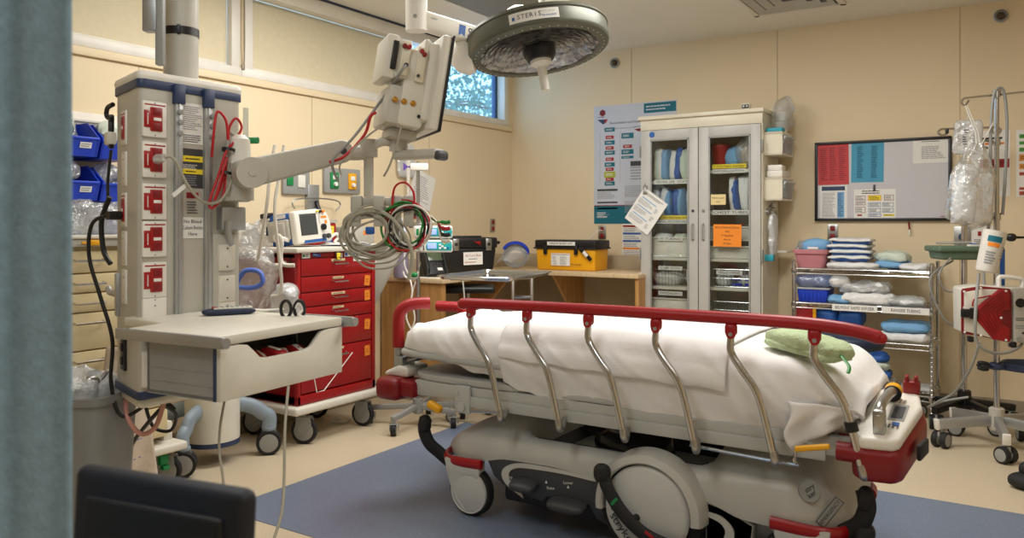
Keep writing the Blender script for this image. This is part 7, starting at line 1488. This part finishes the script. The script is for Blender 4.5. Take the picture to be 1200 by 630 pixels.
# ================= drip poles at the right =================
def star_base(r, c, R_, hub_z, ang0, n, m, hubm, cr_, w=.03, h=.05, tip=None):
    b = MB(); b.lathe([(.036, 0), (.042, .01), (.038, .12), (.03, .125)], (c[0], c[1], hub_z-.06), n=24); build('base_hub', b, hubm, r)
    for k in range(n):
        a = ang0+2*PI*k/n; e = V3((c[0]+R_*math.cos(a), c[1]+R_*math.sin(a), hub_z-.035)); s0 = V3((c[0]+.02*math.cos(a), c[1]+.02*math.sin(a), hub_z-.005)); d_ = e-s0
        b = MB(Matrix.Translation((s0+e)/2) @ d_.to_track_quat('X', 'Z').to_matrix().to_4x4()); b.box((0, 0, 0), (d_.length, w, h), .004); lg = build('base_leg', b, m, r)
        if tip: b = MB(Matrix.Translation(e) @ d_.to_track_quat('X', 'Z').to_matrix().to_4x4()); b.box((.004, 0, 0), (.02, w+.004, h+.004), .004); plabel(build('leg_cap', b, tip, lg), 'white end cap')
        caster(r, (e.x-math.cos(a)*.02, e.y-math.sin(a)*.02, 0), cr_, a+.7, True, m=P['pgrey2'])
PA = V3((-.128, 5.20, 0))
pa_ = thing('drip_pole', 'chrome drip pole with grey star base nearest the right edge', 'drip pole', PA)
a0 = math.atan2(5.066-5.20, -.386+.128)
star_base(pa_, PA, .315, .165, a0, 5, P['alu'], P['pgrey'], .045, .035, .055, P['white'])
b = MB(); b.cyl((PA.x, PA.y, .16), (PA.x, PA.y, 1.30), .0155, n=20); b.cyl((PA.x, PA.y, 1.28), (PA.x, PA.y, 1.985), .0125, n=20); build('pole', b, P['chrome'], pa_)
b = MB(); b.cyl((PA.x, PA.y, 1.27), (PA.x, PA.y, 1.31), .022, n=20); b.box((PA.x-.035, PA.y-.01, 1.30), (.05, .03, .03), .008); b.tube([(PA.x-.05, PA.y, 1.31), (PA.x-.10, PA.y, 1.31), (PA.x-.115, PA.y, 1.28), (PA.x-.10, PA.y, 1.265)], .006, 8); build('pole_clamp', b, P['chrome'], pa_)
b = MB(); b.lathe([(.016, 0), (.02, .012), (.012, .03)], (PA.x-.055, PA.y-.03, 1.295), (-1, -.2, 0), 14); b.mats = [P['black']]; build('clamp_knob', b, P['black'], pa_)
hz = 1.965
b = MB(); b.cyl((PA.x, PA.y, 1.955), (PA.x, PA.y, 1.99), .02, n=16)
b.tube([PA+V3((0, 0, hz)), PA-cr*.15+V3((0, 0, hz-.015)), PA-cr*.185+V3((0, 0, hz-.022)), PA-cr*.195+V3((0, 0, hz-.045)), PA-cr*.175+V3((0, 0, hz-.055)), PA-cr*.155+V3((0, 0, hz-.03))], .006, 8)
b.tube([PA+V3((0, 0, hz)), PA+cr*.20+V3((0, 0, hz+.018)), PA+cr*.22+V3((0, 0, hz-.01)), PA+cr*.19+V3((0, 0, hz-.03)), PA+cr*.175+V3((0, 0, hz-.01))], .006, 8)
build('pole_hook', b, P['chrome'], pa_)
b = MB(); b.tube([PA+V3((0, 0, 1.70)), PA-cr*.07+V3((0, 0, 1.71)), PA-cr*.075+V3((0, 0, 1.68)), PA-cr*.05+V3((0, 0, 1.67))], .007, 8); b.cyl(PA+V3((0, 0, 1.685)), PA+V3((0, 0, 1.72)), .019, n=16); build('pole_hook', b, P['chrome'], pa_)
b = MB(); q = PA+cr*.24+V3((0, 0, 1.985)); b.box(q, (.05, .03, .09), .01, YAW); build('pole_clip', b, P['alu'], pa_)
# second pole behind it, on a dark star base
PB = V3((-.314, 5.73, 0))
pb = thing('drip_pole', 'second drip pole with black star base behind, against the wall', 'drip pole', PB)
star_base(pb, PB, .29, .15, math.atan2(5.482-5.73, -.459+.314), 5, P['black'], P['black'], .045, .04, .04)
b = MB(); b.cyl((PB.x, PB.y, .15), (PB.x, PB.y, 1.25), .017, n=20); b.cyl((PB.x, PB.y, 1.2), (PB.x, PB.y, 1.86), .012, n=20); build('pole', b, P['chrome'], pb)
hz = 1.845
b = MB(); b.cyl((PB.x, PB.y, hz-.01), (PB.x, PB.y, hz+.03), .02, n=14); b.box((PB.x, PB.y-.02, hz+.01), (.03, .03, .04), .006)
ctr = PB+V3((.02, 0, hz))
b.tube([ctr+cr*.18+V3((0, 0, .005)), ctr-cr*.12+V3((0, 0, -.005)), ctr-cr*.17+V3((0, 0, -.01)), ctr-cr*.185+V3((0, 0, -.03)), ctr-cr*.16+V3((0, 0, -.045)), ctr-cr*.13+V3((0, 0, -.035))], .007, 8)
b.tube([ctr+cr*.18+V3((0, 0, .005)), ctr+cr*.205+V3((0, 0, -.01)), ctr+cr*.19+V3((0, 0, -.035)), ctr+cr*.16+V3((0, 0, -.03))], .007, 8); build('pole_hook', b, P['chrome'], pb)
b = MB()
for o_ in (-.13, .145): b.box(ctr+cr*o_+V3((0, -.004, -.018)), (.02, .02, .03), .005)
build('hook_tip', b, P['black'], pb)
b = MB(); b.tube([PB+V3((-.06, -.03, 1.02)), PB+V3((-.18, -.14, .9)), PB+V3((-.10, -.12, .66)), PB+V3((.0, -.05, .6))], .006, 8); one('grey_hose', b, P['pgrey2'], 'grey hose looping from green tray back to the rear pole', 'hose')
# hanging bags
q = aty(1134, 161, 5.70)
b = MB(frame((q.x, 5.69, q.z), XP, ZP) @ Matrix.Rotation(-.06, 4, 'Z')); b.pouch((0, -.0, 0), (.165, .215, .035), e=.35, amp=.006, fr=14, seed=4, nu=28, nv=12)
r = thing('saline_bag', 'white printed fluid bag hanging from the rear drip pole hook', 'fluid bag', (q.x, 5.69, q.z-.1)); build('bag', b, P['bagm'], r, 50)
b = MB(frame((q.x, 5.67, q.z), XP, ZP) @ Matrix.Rotation(-.06, 4, 'Z')); b.words(Matrix(), -.01, .0, .03, .10, 7, P['ink'], 2); b.words(Matrix(), .04, -.0, .02, .12, 8, P['gink'], 3); b.words(Matrix(), -.045, .01, .02, .08, 6, P['gink'], 4); build('print', b, None, r)
b = MB(frame((q.x, 5.69, q.z), XP, ZP)); b.tube([(0, .1, 0), (-.0, .14, 0)], .004, 6, sm=False); build('loop', b, P['tub'], r)
qa = atd(1139, 232, 4.42)
def bagshape(i, j, g=0):
    a = 2*PI*i; z = .30-.46*j
    w = (.022+.098*min(1, j*2.6)**.8)*(1 if j < .93 else max(.02, 1-(j-.93)/.07*.9))+g; dp = w*.62
    n_ = noise.noise(V3((math.cos(a)*2, math.sin(a)*2, z*7)))*.018
    ca, sa = math.cos(a), math.sin(a)
    return qa+cr*(ca*(w+n_)+(.035-.06*j))+tw*(-sa*(dp+n_))+V3((0, 0, z+.02*ca*j*-1))
hb_ = thing('drawstring_bag', 'large clear drawstring bag holding white packages on the front drip pole', 'bag', (qa.x, qa.y, qa.z-.26))
b = MB(); b.grid(bagshape, 40, 34, True); build('film', b, clear('hazy_bag', (236, 238, 238), .2, .15, .1, .8, 18), hb_, 40)
b = MB()
for k in range(2): b.tube([qa+V3((0, 0, .29))+cr*(.025+.02*k), qa+V3((0, 0, .36))+cr*(.02+.015*k), PA-cr*(.18-.19*0)+V3((0, 0, 1.92))+cr*(.0+.01*k)], .003, 6, sm=False)
b.tube([qa+V3((0, 0, .29))+cr*.05, qa+V3((0, 0, .42))+cr*.12], .003, 6, sm=False); build('drawstring', b, P['cwhite'], hb_)
for k, (dx, dz, w, h, rt_, l_) in enumerate(((-.04, .02, .10, .33, .12, 'tall white package at left in the drawstring bag'), (.045, .0, .10, .29, .06, 'grey-white package at right in the drawstring bag'))):
    b = MB(frame(qa+cr*dx+V3((0, 0, dz)), cr, ZP) @ Matrix.Rotation(-rt_, 4, 'Z')); b.pouch((0, 0, 0), (w, h, .10), e=.22, amp=.008, fr=14, seed=k+3, nu=26, nv=16); one('wrapped_package', b, P['wrapw'], l_, 'package', None, 50)
# grey hose over the top of the front pole
b = MB(); t0 = PA+tw*.02
b.tube([t0-cr*.05+V3((0, 0, .62)), t0-cr*.085+V3((0, 0, 1.0)), t0-cr*.05+V3((0, 0, 1.3)), t0-cr*.045+V3((0, 0, 1.75)), t0-cr*.03+V3((0, 0, 1.95)), t0+V3((0, 0, 2.0)), t0+cr*.03+V3((0, 0, 1.97)), t0+cr*.045+V3((0, 0, 1.8)), t0+cr*.035+V3((0, 0, 1.5)), t0+cr*.02+V3((0, 0, 1.3))], .008, 8)
one('grey_hose', b, P['pgrey2'], 'grey hose draped over the top of the front drip pole', 'hose')
b = MB(); b.tube([atd(1147, 320, 4.3), atd(1143, 370, 4.2), atd(1145, 400, 4.2), atd(1160, 412, 4.2), atd(1180, 413, 4.25), atd(1196, 405, 4.3), atd(1200, 395, 4.3)], .008, 8); one('grey_hose', b, P['pgrey2'], 'grey hose sagging in front of the red infuser door', 'hose')
b = MB(); b.tube([atd(1148, 400, 4.3), atd(1138, 430, 4.4), atd(1120, 458, 4.6), atd(1100, 470, 4.7), atd(1088, 477, 4.75), atd(1105, 470, 4.75), atd(1135, 465, 4.7)], .007, 8); one('grey_hose', b, P['pgrey2'], 'grey hose falling to the base of the poles', 'hose')
b = MB(); b.tube([atd(1114, 302, 4.75), atd(1101, 320, 4.7), atd(1108, 340, 4.7), atd(1130, 341, 4.7)], .005, 8); one('grey_hose', b, P['pgrey2'], 'thin grey hose looping from green tray to the infuser', 'hose')
# green tray on the rear pole
q = atd(1121, 295, 4.9); r = thing('pole_tray', 'sage green plastic tray clamped on the rear drip pole', 'tray', (q.x, q.y, q.z-.05))
M0 = Matrix.Translation(q) @ Matrix.Rotation(YAW-.1, 4, 'Z')
b = MB(M0); b.box((0, 0, -.015), (.26, .2, .06), .012, None, 3, .93); b.box((0, 0, .02), (.295, .23, .035), .012, None, 3); build('tray', b, P['sage'], r)
b = MB(M0); b.cyl((-.13, -.03, .055), (.08, -.02, .058), .008, n=10); plabel(build('swab_tube', b, P['tub'], r), 'clear thin tube'); b = MB(M0); b.box((.06, -.09, .042), (.07, .03, .012), .003); one('label_card', b, P['paper'], 'white card with blue strip lying in the green pole tray', 'card')
b = MB(M0); b.box((.06, -.085, .052), (.03, .02, .006), .002); one('blue_clip', b, P['blue2'], 'small blue clip in the green pole tray', 'clip')
# wipes canister hanging askew
q = atd(1161, 294, 4.15); ax = (V3((0, 0, 1))+cr*.24).normalized()
r = thing('wipes_canister', 'white printed wipes canister hanging askew on the front drip pole', 'canister', q-ax*.11)
b = MB(); b.lathe([(.045, -.11), (.05, -.10), (.056, .10), (.058, .105), (.052, .105), (.048, .08)], q, ax, 32); b.lathe([(.046, -.11), (0, -.112)], q, ax, 32, False); build('body', b, P['white'], r)
sd = (cr-ax*cr.dot(ax)).normalized(); bk = ax.cross(sd)
b = MB()
def lbl(a, z, rr=.0565): return q+ax*z+(sd*math.sin(a)+tw*math.cos(a))*(rr-.001+z*.03)
def patch(a0, a1, z0, z1, m): b.mat(m); b.grid(lambda i, j: lbl(a0+(a1-a0)*i, z0+(z1-z0)*j), 8, 2)
patch(-1.0, .2, .045, .075, P['teal']); patch(-.9, .1, .02, .04, P['ora']); 
for k in range(5): patch(-.9, -.2+.1*(k % 3), -.07+.014*k, -.063+.014*k, P['gink'])
for k in range(4): patch(.5, .9, -.02+.014*k, -.013+.014*k, P['gink'])
patch(.55, .8, -.04, -.03, P['redp']); build('print', b, None, r)
# blue post and black handle knob
b = MB(); q = atd(1174, 320, 4.5); b.box(q+V3((0, 0, .03)), (.03, .03, .22), .006); one('blue_post', b, P['blue2'], 'short blue post behind the wipes canister', 'post')
b = MB(); q = atd(1185, 278, 4.35); b.cyl(PA+V3((0, -.01, 1.175)), q, .008, n=10); b.pouch(q, (.05, .045, .045), e=.9); b.cyl(q, q+cr*.07, .008, .006, n=10); build('clamp_handle', b, P['black'], pa_)
# ---- rapid infuser
dI = 4.28
inf = thing('rapid_infuser', 'white rapid infuser with ribbed red door clamped on the front drip pole', 'infuser', atd(1170, 410, dI))
fx = (cr*.97-V3((-SN, CS, 0))*.24).normalized()
O = atd(1128, 365, dI+.06); FT = frame(O, fx, ZP)
S = 1/938*dI
def P2(px, py): return ((px-1128)*S*1.02, -(py-365)*S)
b = MB(FT); b.prism([P2(*p) for p in ((1128, 340), (1129, 337), (1148, 334), (1178, 336), (1210, 336), (1212, 400), (1178, 401), (1148, 394), (1129, 391))], Matrix.Translation((0, 0, -.02)), .17, .01, 3); build('case', b, P['offw'], inf)
b = MB(FT); b.prism([P2(*p) for p in ((1127.5, 341), (1128.5, 338), (1148, 334.5), (1178, 337), (1180, 342), (1180, 395), (1177, 400), (1148, 394), (1128.5, 391.5), (1127.5, 388))], Matrix.Translation((0, 0, -.008)), .016, .004); plabel(build('door_frame', b, P['dred'], inf), 'dark red door edge')
b = MB(FT); b.prism([P2(*p) for p in ((1130, 342), (1148, 338), (1166, 338), (1138, 366), (1160, 396), (1147, 392), (1130, 388))], Matrix.Translation((0, 0, -.004)), .012, .003); build('door_inlay', b, P['offw'], inf)
b = MB(FT); b.prism([P2(*p) for p in ((1166, 337.5), (1176.5, 338.5), (1177, 361), (1169, 363), (1169, 378), (1177, 384), (1176.5, 399), (1160, 397), (1137, 367), (1137, 364))], Matrix.Translation((0, 0, .002)), .016, .002); dp = plabel(build('door_panel', b, P['redp'], inf), 'ribbed red door panel')
for k in range(6):
    b = MB(FT); o_ = 4.2*k
    pts = [P2(1168+o_*.0+1.2*k, 340+o_*.75), P2(1142+o_, 365.5), P2(1160+1.8*k, 393-o_*.55)]
    pts = [p if True else p for p in pts]
    b.tube([(max(min(x, P2(1176, 0)[0]), 0), y, .003) for x, y in pts], .0025, 6, sm=False); build('door_rib', b, P['dred'], dp)
b = MB(FT); b.box((*P2(1131, 366.5), .01), (.05, .045, .024), .005); b.box((*P2(1139, 366.5), .012), (.04, .06, .018), .006); plabel(build('door_latch', b, P['black'], inf), 'black door latch')
b = MB(FT)
b.tube([(*P2(1138, 358), .006), (*P2(1140, 350), .008), (*P2(1150, 347), .008), (*P2(1157, 345), .006)], .004, 6); plabel(build('red_tubing', b, P['red'], inf), 'red tubing')
for k, p in enumerate(((1129.5, 341), (1147, 336.5), (1173, 339.5), (1129.5, 360), (1129.5, 370), (1142, 361), (1142, 372), (1168, 371), (1173, 397), (1147, 392.5), (1130, 389))):
    b = MB(FT); b.lathe([(.0065, 0), (.006, .003), (0, .004)], (*P2(*p), .004), (0, 0, 1), 12); build('screw', b, P['paper'], inf)
b = MB(FT); b.prism([P2(*p) for p in ((1181, 336), (1216, 336), (1216, 400), (1181, 399))], Matrix.Translation((0, 0, .01)), .03, .006); sp_ = build('side_panel', b, P['pgrey'], inf)
b = MB(FT); b.lathe([(.028, 0), (.033, .004), (.026, .006), (.024, .002)], (*P2(1187, 353), .01), (0, 0, 1), 28); b.mats = [P['pgrey']]; build('vent_ring', b, P['pgrey2'], sp_)
b = MB(FT); b.lathe([(0, .004), (.024, .004)], (*P2(1187, 353), .011), (0, 0, 1), 28, False); b.box((*P2(1187, 353), .016), (.006, .045, .004), .001); build('vent_opening', b, P['black'], sp_)
b = MB(FT @ Matrix.Translation((0, 0, .0105))); b.words(Matrix(), *P2(1190, 372), .07, .02, 2, P['ink'], 3); b.words(Matrix(), *P2(1190, 381), .07, .025, 2, P['gink'], 5); b.rect(Matrix(), *P2(1192, 388), .03, .012, P['pdark']); build('print', b, None, sp_)
b = MB(FT); b.lathe([(.012, 0), (.012, .02)], (*P2(1186, 395), .01), (0, 0, 1), 14); b.lathe([(.012, 0), (.012, .03)], (*P2(1198, 396), .01), (0, 0, 1), 14); build('port', b, P['alu'], sp_)
b = MB(FT); b.tube([(*P2(1172, 336), -.09), (*P2(1172, 326), -.09), (*P2(1176, 324), -.09), (*P2(1194, 326), -.09), (*P2(1197, 330), -.09), (*P2(1196, 337), -.09)], .012, 10, flat=(1, 1.6)); build('carry_handle', b, P['white'], inf)
for p_, w_ in ((P2(1138, 398), .025), (P2(1182, 403), .03)): b = MB(FT); b.box((*p_, -.03), (w_, .03, .045), .005); build('foot', b, P['black'], inf)
# blue pole ring with black knob
b = MB(); c = PA+V3((0, 0, .46)); b.tube([c+V3((.03*math.cos(a), .03*math.sin(a), 0)) for a in [2*PI*k/14 for k in range(14)]], .012, 8, 3, True, flat=(1, 1.6))
pts = [c+cr*.03+V3((0, 0, .0)), c+cr*.09+tw*.10, c+cr*.20+tw*.11, c+cr*.28+tw*.03, c+cr*.26-tw*.07, c+cr*.12-tw*.10, c+cr*.04-tw*.03]; b.tube(pts, .011, 8, 6, flat=(.7, 2)); r = thing('bottle_ring', 'navy blue ring holder with black knob on the lower front drip pole', 'holder', c); build('ring', b, P['navy'], r, 60)
b = MB()
for k in range(6): a = 2*PI*k/6; b.pouch(c-cr*.075+cr*0+V3((0, 0, .018*math.sin(a)))+tw*(.018*math.cos(a)), (.05, .024, .024), e=.9, nu=12, nv=8)
b.cyl(c-cr*.03, c-cr*.075, .008, n=10); plabel(build('knob', b, P['black'], r), 'black star knob')
# corner of a dark shoe cover or pedal at the right edge
q = atz(1197, 562, .03); r = thing('floor_pedal', 'black ribbed floor pedal at right edge of the floor beside the pole base', 'pedal', (q.x+.03, q.y, 0))
b = MB(); b.pouch((q.x+.035, q.y, .035), (.20, .12, .07), YAW+.3, e=.55, amp=.0, nu=26, nv=12); b.pouch((q.x+.05, q.y+.02, .085), (.14, .09, .07), YAW+.4, e=.6, nu=22, nv=12)
for v in b.v: v.z = max(v.z, .003)
build('body', b, P['rubber'], r, 60)
# ================= instrument stand and pump pole near the corner =================
c = V3((-2.74, 4.10, 0)); e1 = V3((-.985, -.17, 0)); e2 = V3((-.17, .985, 0)); Fp = V3((-2.43, 3.80, 0)); LW_, LD_ = .50, .70; ZT_ = .945
mt = thing('instrument_stand', 'steel instrument tray on twin posts behind the head of the stretcher', 'instrument stand', (-2.72, 4.1, 0))
def tp(a, d_, z): p = Fp+e1*a+e2*d_; return V3((p.x, p.y, z))
def rr(inset, z, rad=.05):
    pts = []
    for (cx0, cy0, s0) in ((LW_-inset-rad, LD_-inset-rad, 0), (inset+rad, LD_-inset-rad, PI/2), (inset+rad, inset+rad, PI), (LW_-inset-rad, inset+rad, 1.5*PI)):
        for k in range(6): a = s0+PI/2*k/5; pts.append(tp(cx0+rad*math.cos(a), cy0+rad*math.sin(a), z))
    return pts
rows = [rr(.03, ZT_-.02, .03), rr(.026, ZT_-.016, .034), rr(.016, ZT_, .044), rr(0, ZT_+.002, .06), rr(-.003, ZT_-.003, .06), rr(.012, ZT_-.006, .05), rr(.024, ZT_-.022, .036)]
b = MB(); n_ = 24; b.add([p for q in rows for p in q], [[j*n_+i, j*n_+(i+1) % n_, (j+1)*n_+(i+1) % n_, (j+1)*n_+i] for j in range(6) for i in range(n_)]+[list(range(n_)), [6*n_+i for i in range(n_)][::-1]]); build('tray', b, mat('tray_steel', (196, 198, 200), .14, 1, var=.02), mt)
ps = [V3((-2.645, 4.12, 0)), V3((-2.55, 4.22, 0))]
ps = [aty(601, 340, 4.15), aty(623, 340, 4.22)]
b = MB()
for p in ps: b.cyl((p.x, p.y, .12), (p.x, p.y, ZT_-.03), .013, n=14)
p0, p1 = ps
b.tube([(p0.x, p0.y, .80), (p1.x, p1.y, .80)], .009, 8, sm=False); b.tube([tp(.06, .10, ZT_-.024), (p0.x, p0.y, ZT_-.03), (p1.x, p1.y, ZT_-.03), tp(.06, .6, ZT_-.024), tp(.44, .6, ZT_-.024), tp(.44, .1, ZT_-.024)], .008, 8, closed=True, sm=False); build('post_frame', b, P['chrome'], mt)
b = MB(); b.tube([(p0.x, p0.y, .12), (p0.x-.02, p0.y-.0, .09), (p0.x-.40, p0.y-.10, .08)], .016, 8, sm=False); b.tube([(p1.x, p1.y, .12), (p1.x-.02, p1.y, .09), (p1.x-.40, p1.y+.12, .08)], .016, 8, sm=False); b.tube([(p0.x-.02, p0.y, .1), (p1.x-.02, p1.y, .1)], .016, 8, sm=False); build('base_frame', b, P['chrome'], mt)
for p in ((p0.x-.40, p0.y-.10), (p1.x-.40, p1.y+.12), (p0.x-.02, p0.y), (p1.x-.02, p1.y)): caster(mt, (p[0], p[1], 0), .032, .4)
# pump pole
PP = V3((-3.16, 3.86, 0))
pp = thing('pump_pole', 'steel pole on a five-legged castor base between red cart and stretcher', 'pump pole', PP)
b = MB(); b.cyl(PP+V3((0, 0, .12)), PP+V3((0, 0, .9)), .0145, n=18); b.cyl(PP+V3((0, 0, .88)), PP+V3((0, 0, 1.635)), .0115, n=18); build('pole', b, P['steel'], pp)
b = MB(); b.lathe([(.03, .08), (.034, .09), (.03, .17)], PP, n=20); build('base_hub', b, P['pgrey2'], pp)
for (x, y) in ((-3.457, 3.755), (-3.133, 3.60), (-2.94, 3.93), (-3.30, 4.14), (-3.03, 4.15)):
    e = V3((x, y, .10)); s0 = PP+V3((0, 0, .125)); d_ = e-s0; b = MB(Matrix.Translation((s0+e)/2) @ d_.to_track_quat('X', 'Z').to_matrix().to_4x4()); b.box((0, 0, 0), (d_.length+.02, .03, .032), .004); build('base_leg', b, P['pgrey2'], pp); caster(pp, (x, y, 0), .034, .3*x)
b = MB(); b.box(PP+V3((.02, -.01, 1.60)), (.11, .05, .045), .008, YAW); build('top_clamp', b, P['white'], pp)
b = MB(); q = PP-cr*.055+tw*.03+V3((0, 0, 1.60)); b.prism([(0, 0), (.03, .025), (.03, -.025)], frame(q, -cr, ZP), .012); b.cyl(q, q+cr*.04, .006, n=8); plabel(build('clamp_wing', b, mat('purple_plastic', (90, 60, 150), .5), pp), 'purple wing screw')
b = MB(); q = PP+cr*.0+tw*.03+V3((0, 0, 1.325))
for k in range(6): a = 2*PI*k/6; b.pouch(q+cr*.02*math.cos(a)+V3((0, 0, .02*math.sin(a))), (.026, .03, .026), e=.9, nu=10, nv=8)
b.pouch(q, (.04, .04, .04), e=.8, nu=12, nv=8); plabel(build('pole_knob', b, P['black'], pp), 'black star knob')
b = MB(); b.tube([PP+cr*-.05+V3((0, 0, 1.24)), PP+cr*.03+tw*.03+V3((0, 0, 1.245)), PP+cr*.09+tw*.02+V3((0, 0, 1.25))], .018, 10); b.box(PP+V3((0, 0, 1.235))+cr*.02, (.12, .06, .025), .006, YAW); build('pump_clamp', b, P['steel'], pp)
for k, z in enumerate((1.16, 1.075)):
    c = PP+cr*.11+tw*.05+V3((0, 0, z)); M0 = Matrix.Translation(c) @ Matrix.Rotation(YAW+.22, 4, 'Z')
    r = thing('infusion_pump', ('upper white infusion pump with teal panel on the pole', 'lower white infusion pump with teal panel on the pole')[k], 'infusion pump', c)
    b = MB(M0); b.box((.0, 0, .04), (.20, .15, .076), .012, None, 3); b.box((-.10, .01, .04), (.06, .12, .072), .012, None, 3); build('case', b, P['white'], r)
    F3 = M0 @ frame((0, -.0755, .04), XP, ZP)
    b = MB(F3); b.prism([(-.06, -.024), (.09, -.028), (.095, .0), (.09, .026), (-.055, .026), (-.065, 0)], Matrix.Translation((0, 0, .002)), .004, .001); pn_ = plabel(build('control_panel', b, mat('teal_panel', (20, 160, 160), .4), r), 'teal control panel')
    b = MB(F3); b.box((-.028, .002, .003), (.055, .034, .003), .001); build('display', b, mat('lit_display', (150, 170, 250), .3, var=0, emit=.6), pn_)
    b = MB(F3)
    for x, y in ((.02, .008), (.035, -.002), (.02, -.012), (.05, -.012)): b.mat(P['paper']); b.box((x, y, .004), (.014, .011, .003), .002)
    b.mat(P['yelp']); b.box((.045, .014, .004), (.010, .008, .003), .002); b.mat(P['blue2']); b.box((.07, -.01, .004), (.012, .010, .003), .002); build('keys', b, None, pn_)
    b = MB(F3); b.box((-.115, .0, .002), (.016, .04, .006), .002); plabel(build('side_strip', b, P['green'], r), 'green strip')
    b = MB(F3); b.box((-.078, .01, .002), (.006, .05, .004), .001); b.lathe([(.005, 0), (.005, .006)], (-.078, -.018, 0), (0, 0, 1), 10); build('seam', b, P['pdark'], r)
    b = MB(M0); b.tube([(-.06, 0, .078), (-.055, 0, .10), (.01, 0, .10), (.02, 0, .078)], .005, 8); build('carry_handle', b, P['pgrey'], r) if k == 0 else None
# iv line with white tubes, fluid bag on the wall rail and tilted sheet on the wall
p = atx(476, 188, LX+.03)
r = thing('fluid_bag', 'clear fluid bag with white port hanging high on the window wall', 'fluid bag', (p.x, p.y, p.z-.1))
b = MB(frame(p, YP, ZP)); b.pouch((0, 0, 0), (.20, .26, .03), e=.4, amp=.006, fr=10, seed=2, nu=26, nv=14); build('bag', b, P['bagm'], r, 50)
b = MB(frame(p, YP, ZP)); b.cyl((0, .0, .02), (0, -.16, .02), .02, .012, n=14); b.cyl((0, -.16, .02), (0, -.34, .02), .009, n=10); build('port', b, P['white'], r)
p = atx(495, 222, LX+.006)
b = MB(frame(p, YP, ZP) @ Matrix.Rotation(-.3, 4, 'Z')); b.mat(P['paper']); b.addT(Matrix(), .27, .27, .003); b.words(Matrix(), 0, .0, .2, .2, 12, P['gink'], 3, .3); one('wall_sheet', b, None, 'tilted typed sheet pinned on the window wall behind the pump pole', 'paper')
b = MB(); b.tube([atd(475, 288, 4.75), atd(474, 310, 4.75), atd(480, 325, 4.75), atd(483, 345, 4.7), atd(476, 370, 4.7), atd(484, 395, 4.7), atd(478, 425, 4.7), atd(486, 445, 4.7)], .005, 8); one('iv_line', b, P['cwhite'], 'twisted white tube hanging left of the pump pole, upper strand', 'tube')
b = MB(); b.tube([atd(487, 330, 4.72), atd(482, 350, 4.72), atd(486, 375, 4.72), atd(477, 400, 4.72), atd(487, 420, 4.72), atd(481, 440, 4.72)], .005, 8); one('iv_line', b, P['cwhite'], 'twisted white tube hanging left of the pump pole, lower strand', 'tube')
b = MB(); b.tube([atd(472, 318, 4.7), atd(476, 325, 4.7), atd(487, 326, 4.7), atd(490, 318, 4.7)], .006, 8); b.mats = [P['cwhite']]; b.mat(P['green']); b.pouch(atd(485, 322, 4.68), (.05, .03, .03), e=.8); one('tube_connector', b, None, 'white and green tube connector beside the pump pole', 'connector')
b = MB(); b.lathe([(.05, -.12), (.055, -.1), (.05, .08), (.02, .11)], atx(470, 305, -3.7), n=20); one('grey_bottle', b, mat('lilac_plastic', (150, 140, 160), .4), 'lilac-grey container behind the twisted white tubes', 'container')
b = MB(); p = atx(490, 252, LX+.0055); b.box(p, (.012, .16, .05), .003); one('red_label', b, P['redp'], 'red strip label on the window wall behind the pump pole', 'label')
# ================= camera, light =================
cam = bpy.data.cameras.new('camera'); co = bpy.data.objects.new('camera', cam); COL.objects.link(co)
co.location = (0, 0, EYE); co.rotation_euler = (PI/2, 0, YAW)
cam.sensor_width = 36; cam.lens = FOC/1200*36; cam.shift_y = -(315-PY)/1200; cam.clip_start = .05
cam.dof.use_dof = True; cam.dof.focus_distance = 4.0; cam.dof.aperture_fstop = 4.2
SC.camera = co
w = bpy.data.worlds.new('sky'); SC.world = w; w.use_nodes = True
bg = w.node_tree.nodes['Background']; bg.inputs[0].default_value = (.42, .70, 1, 1); bg.inputs[1].default_value = 4.4
def lamp(name, loc, sx, sy, power, col, spread=PI):
    l = bpy.data.lights.new(name, 'AREA'); l.shape = 'RECTANGLE'; l.size = sx; l.size_y = sy; l.energy = power; l.color = col; l.spread = spread
    o = bpy.data.objects.new(name, l); COL.objects.link(o); o.location = loc; return o
LC = (1, .98, .945)
lamp('unseen_ceiling_light', (-2.95, 2.75, 2.70), .6, 1.2, 17, LC)
lamp('unseen_ceiling_light', (-2.35, 3.7, 2.70), .6, 1.2, 37, LC)
lamp('unseen_ceiling_light', (-.9, 3.6, 2.70), .6, 1.2, 42, LC)
lamp('unseen_ceiling_light', (1.2, 2.4, 2.70), .6, 1.2, 7, LC)  # weak fill light added over the right side, not a known fixture
lamp('unseen_ceiling_light', (-1.6, .6, 2.70), .6, 1.2, 20, LC)  # fill light added near the camera, out of view
lamp('unseen_ceiling_light', (.6, .2, 2.70), .6, 1.2, 20, LC)  # second added fill near the camera, also no known fixture
vs = SC.view_settings; vs.view_transform = 'Standard'; vs.look = 'None'; vs.gamma = 1; vs.exposure = 0
SC.cycles.use_denoising = True
SC.cycles.max_bounces = 8; SC.cycles.transparent_max_bounces = 24
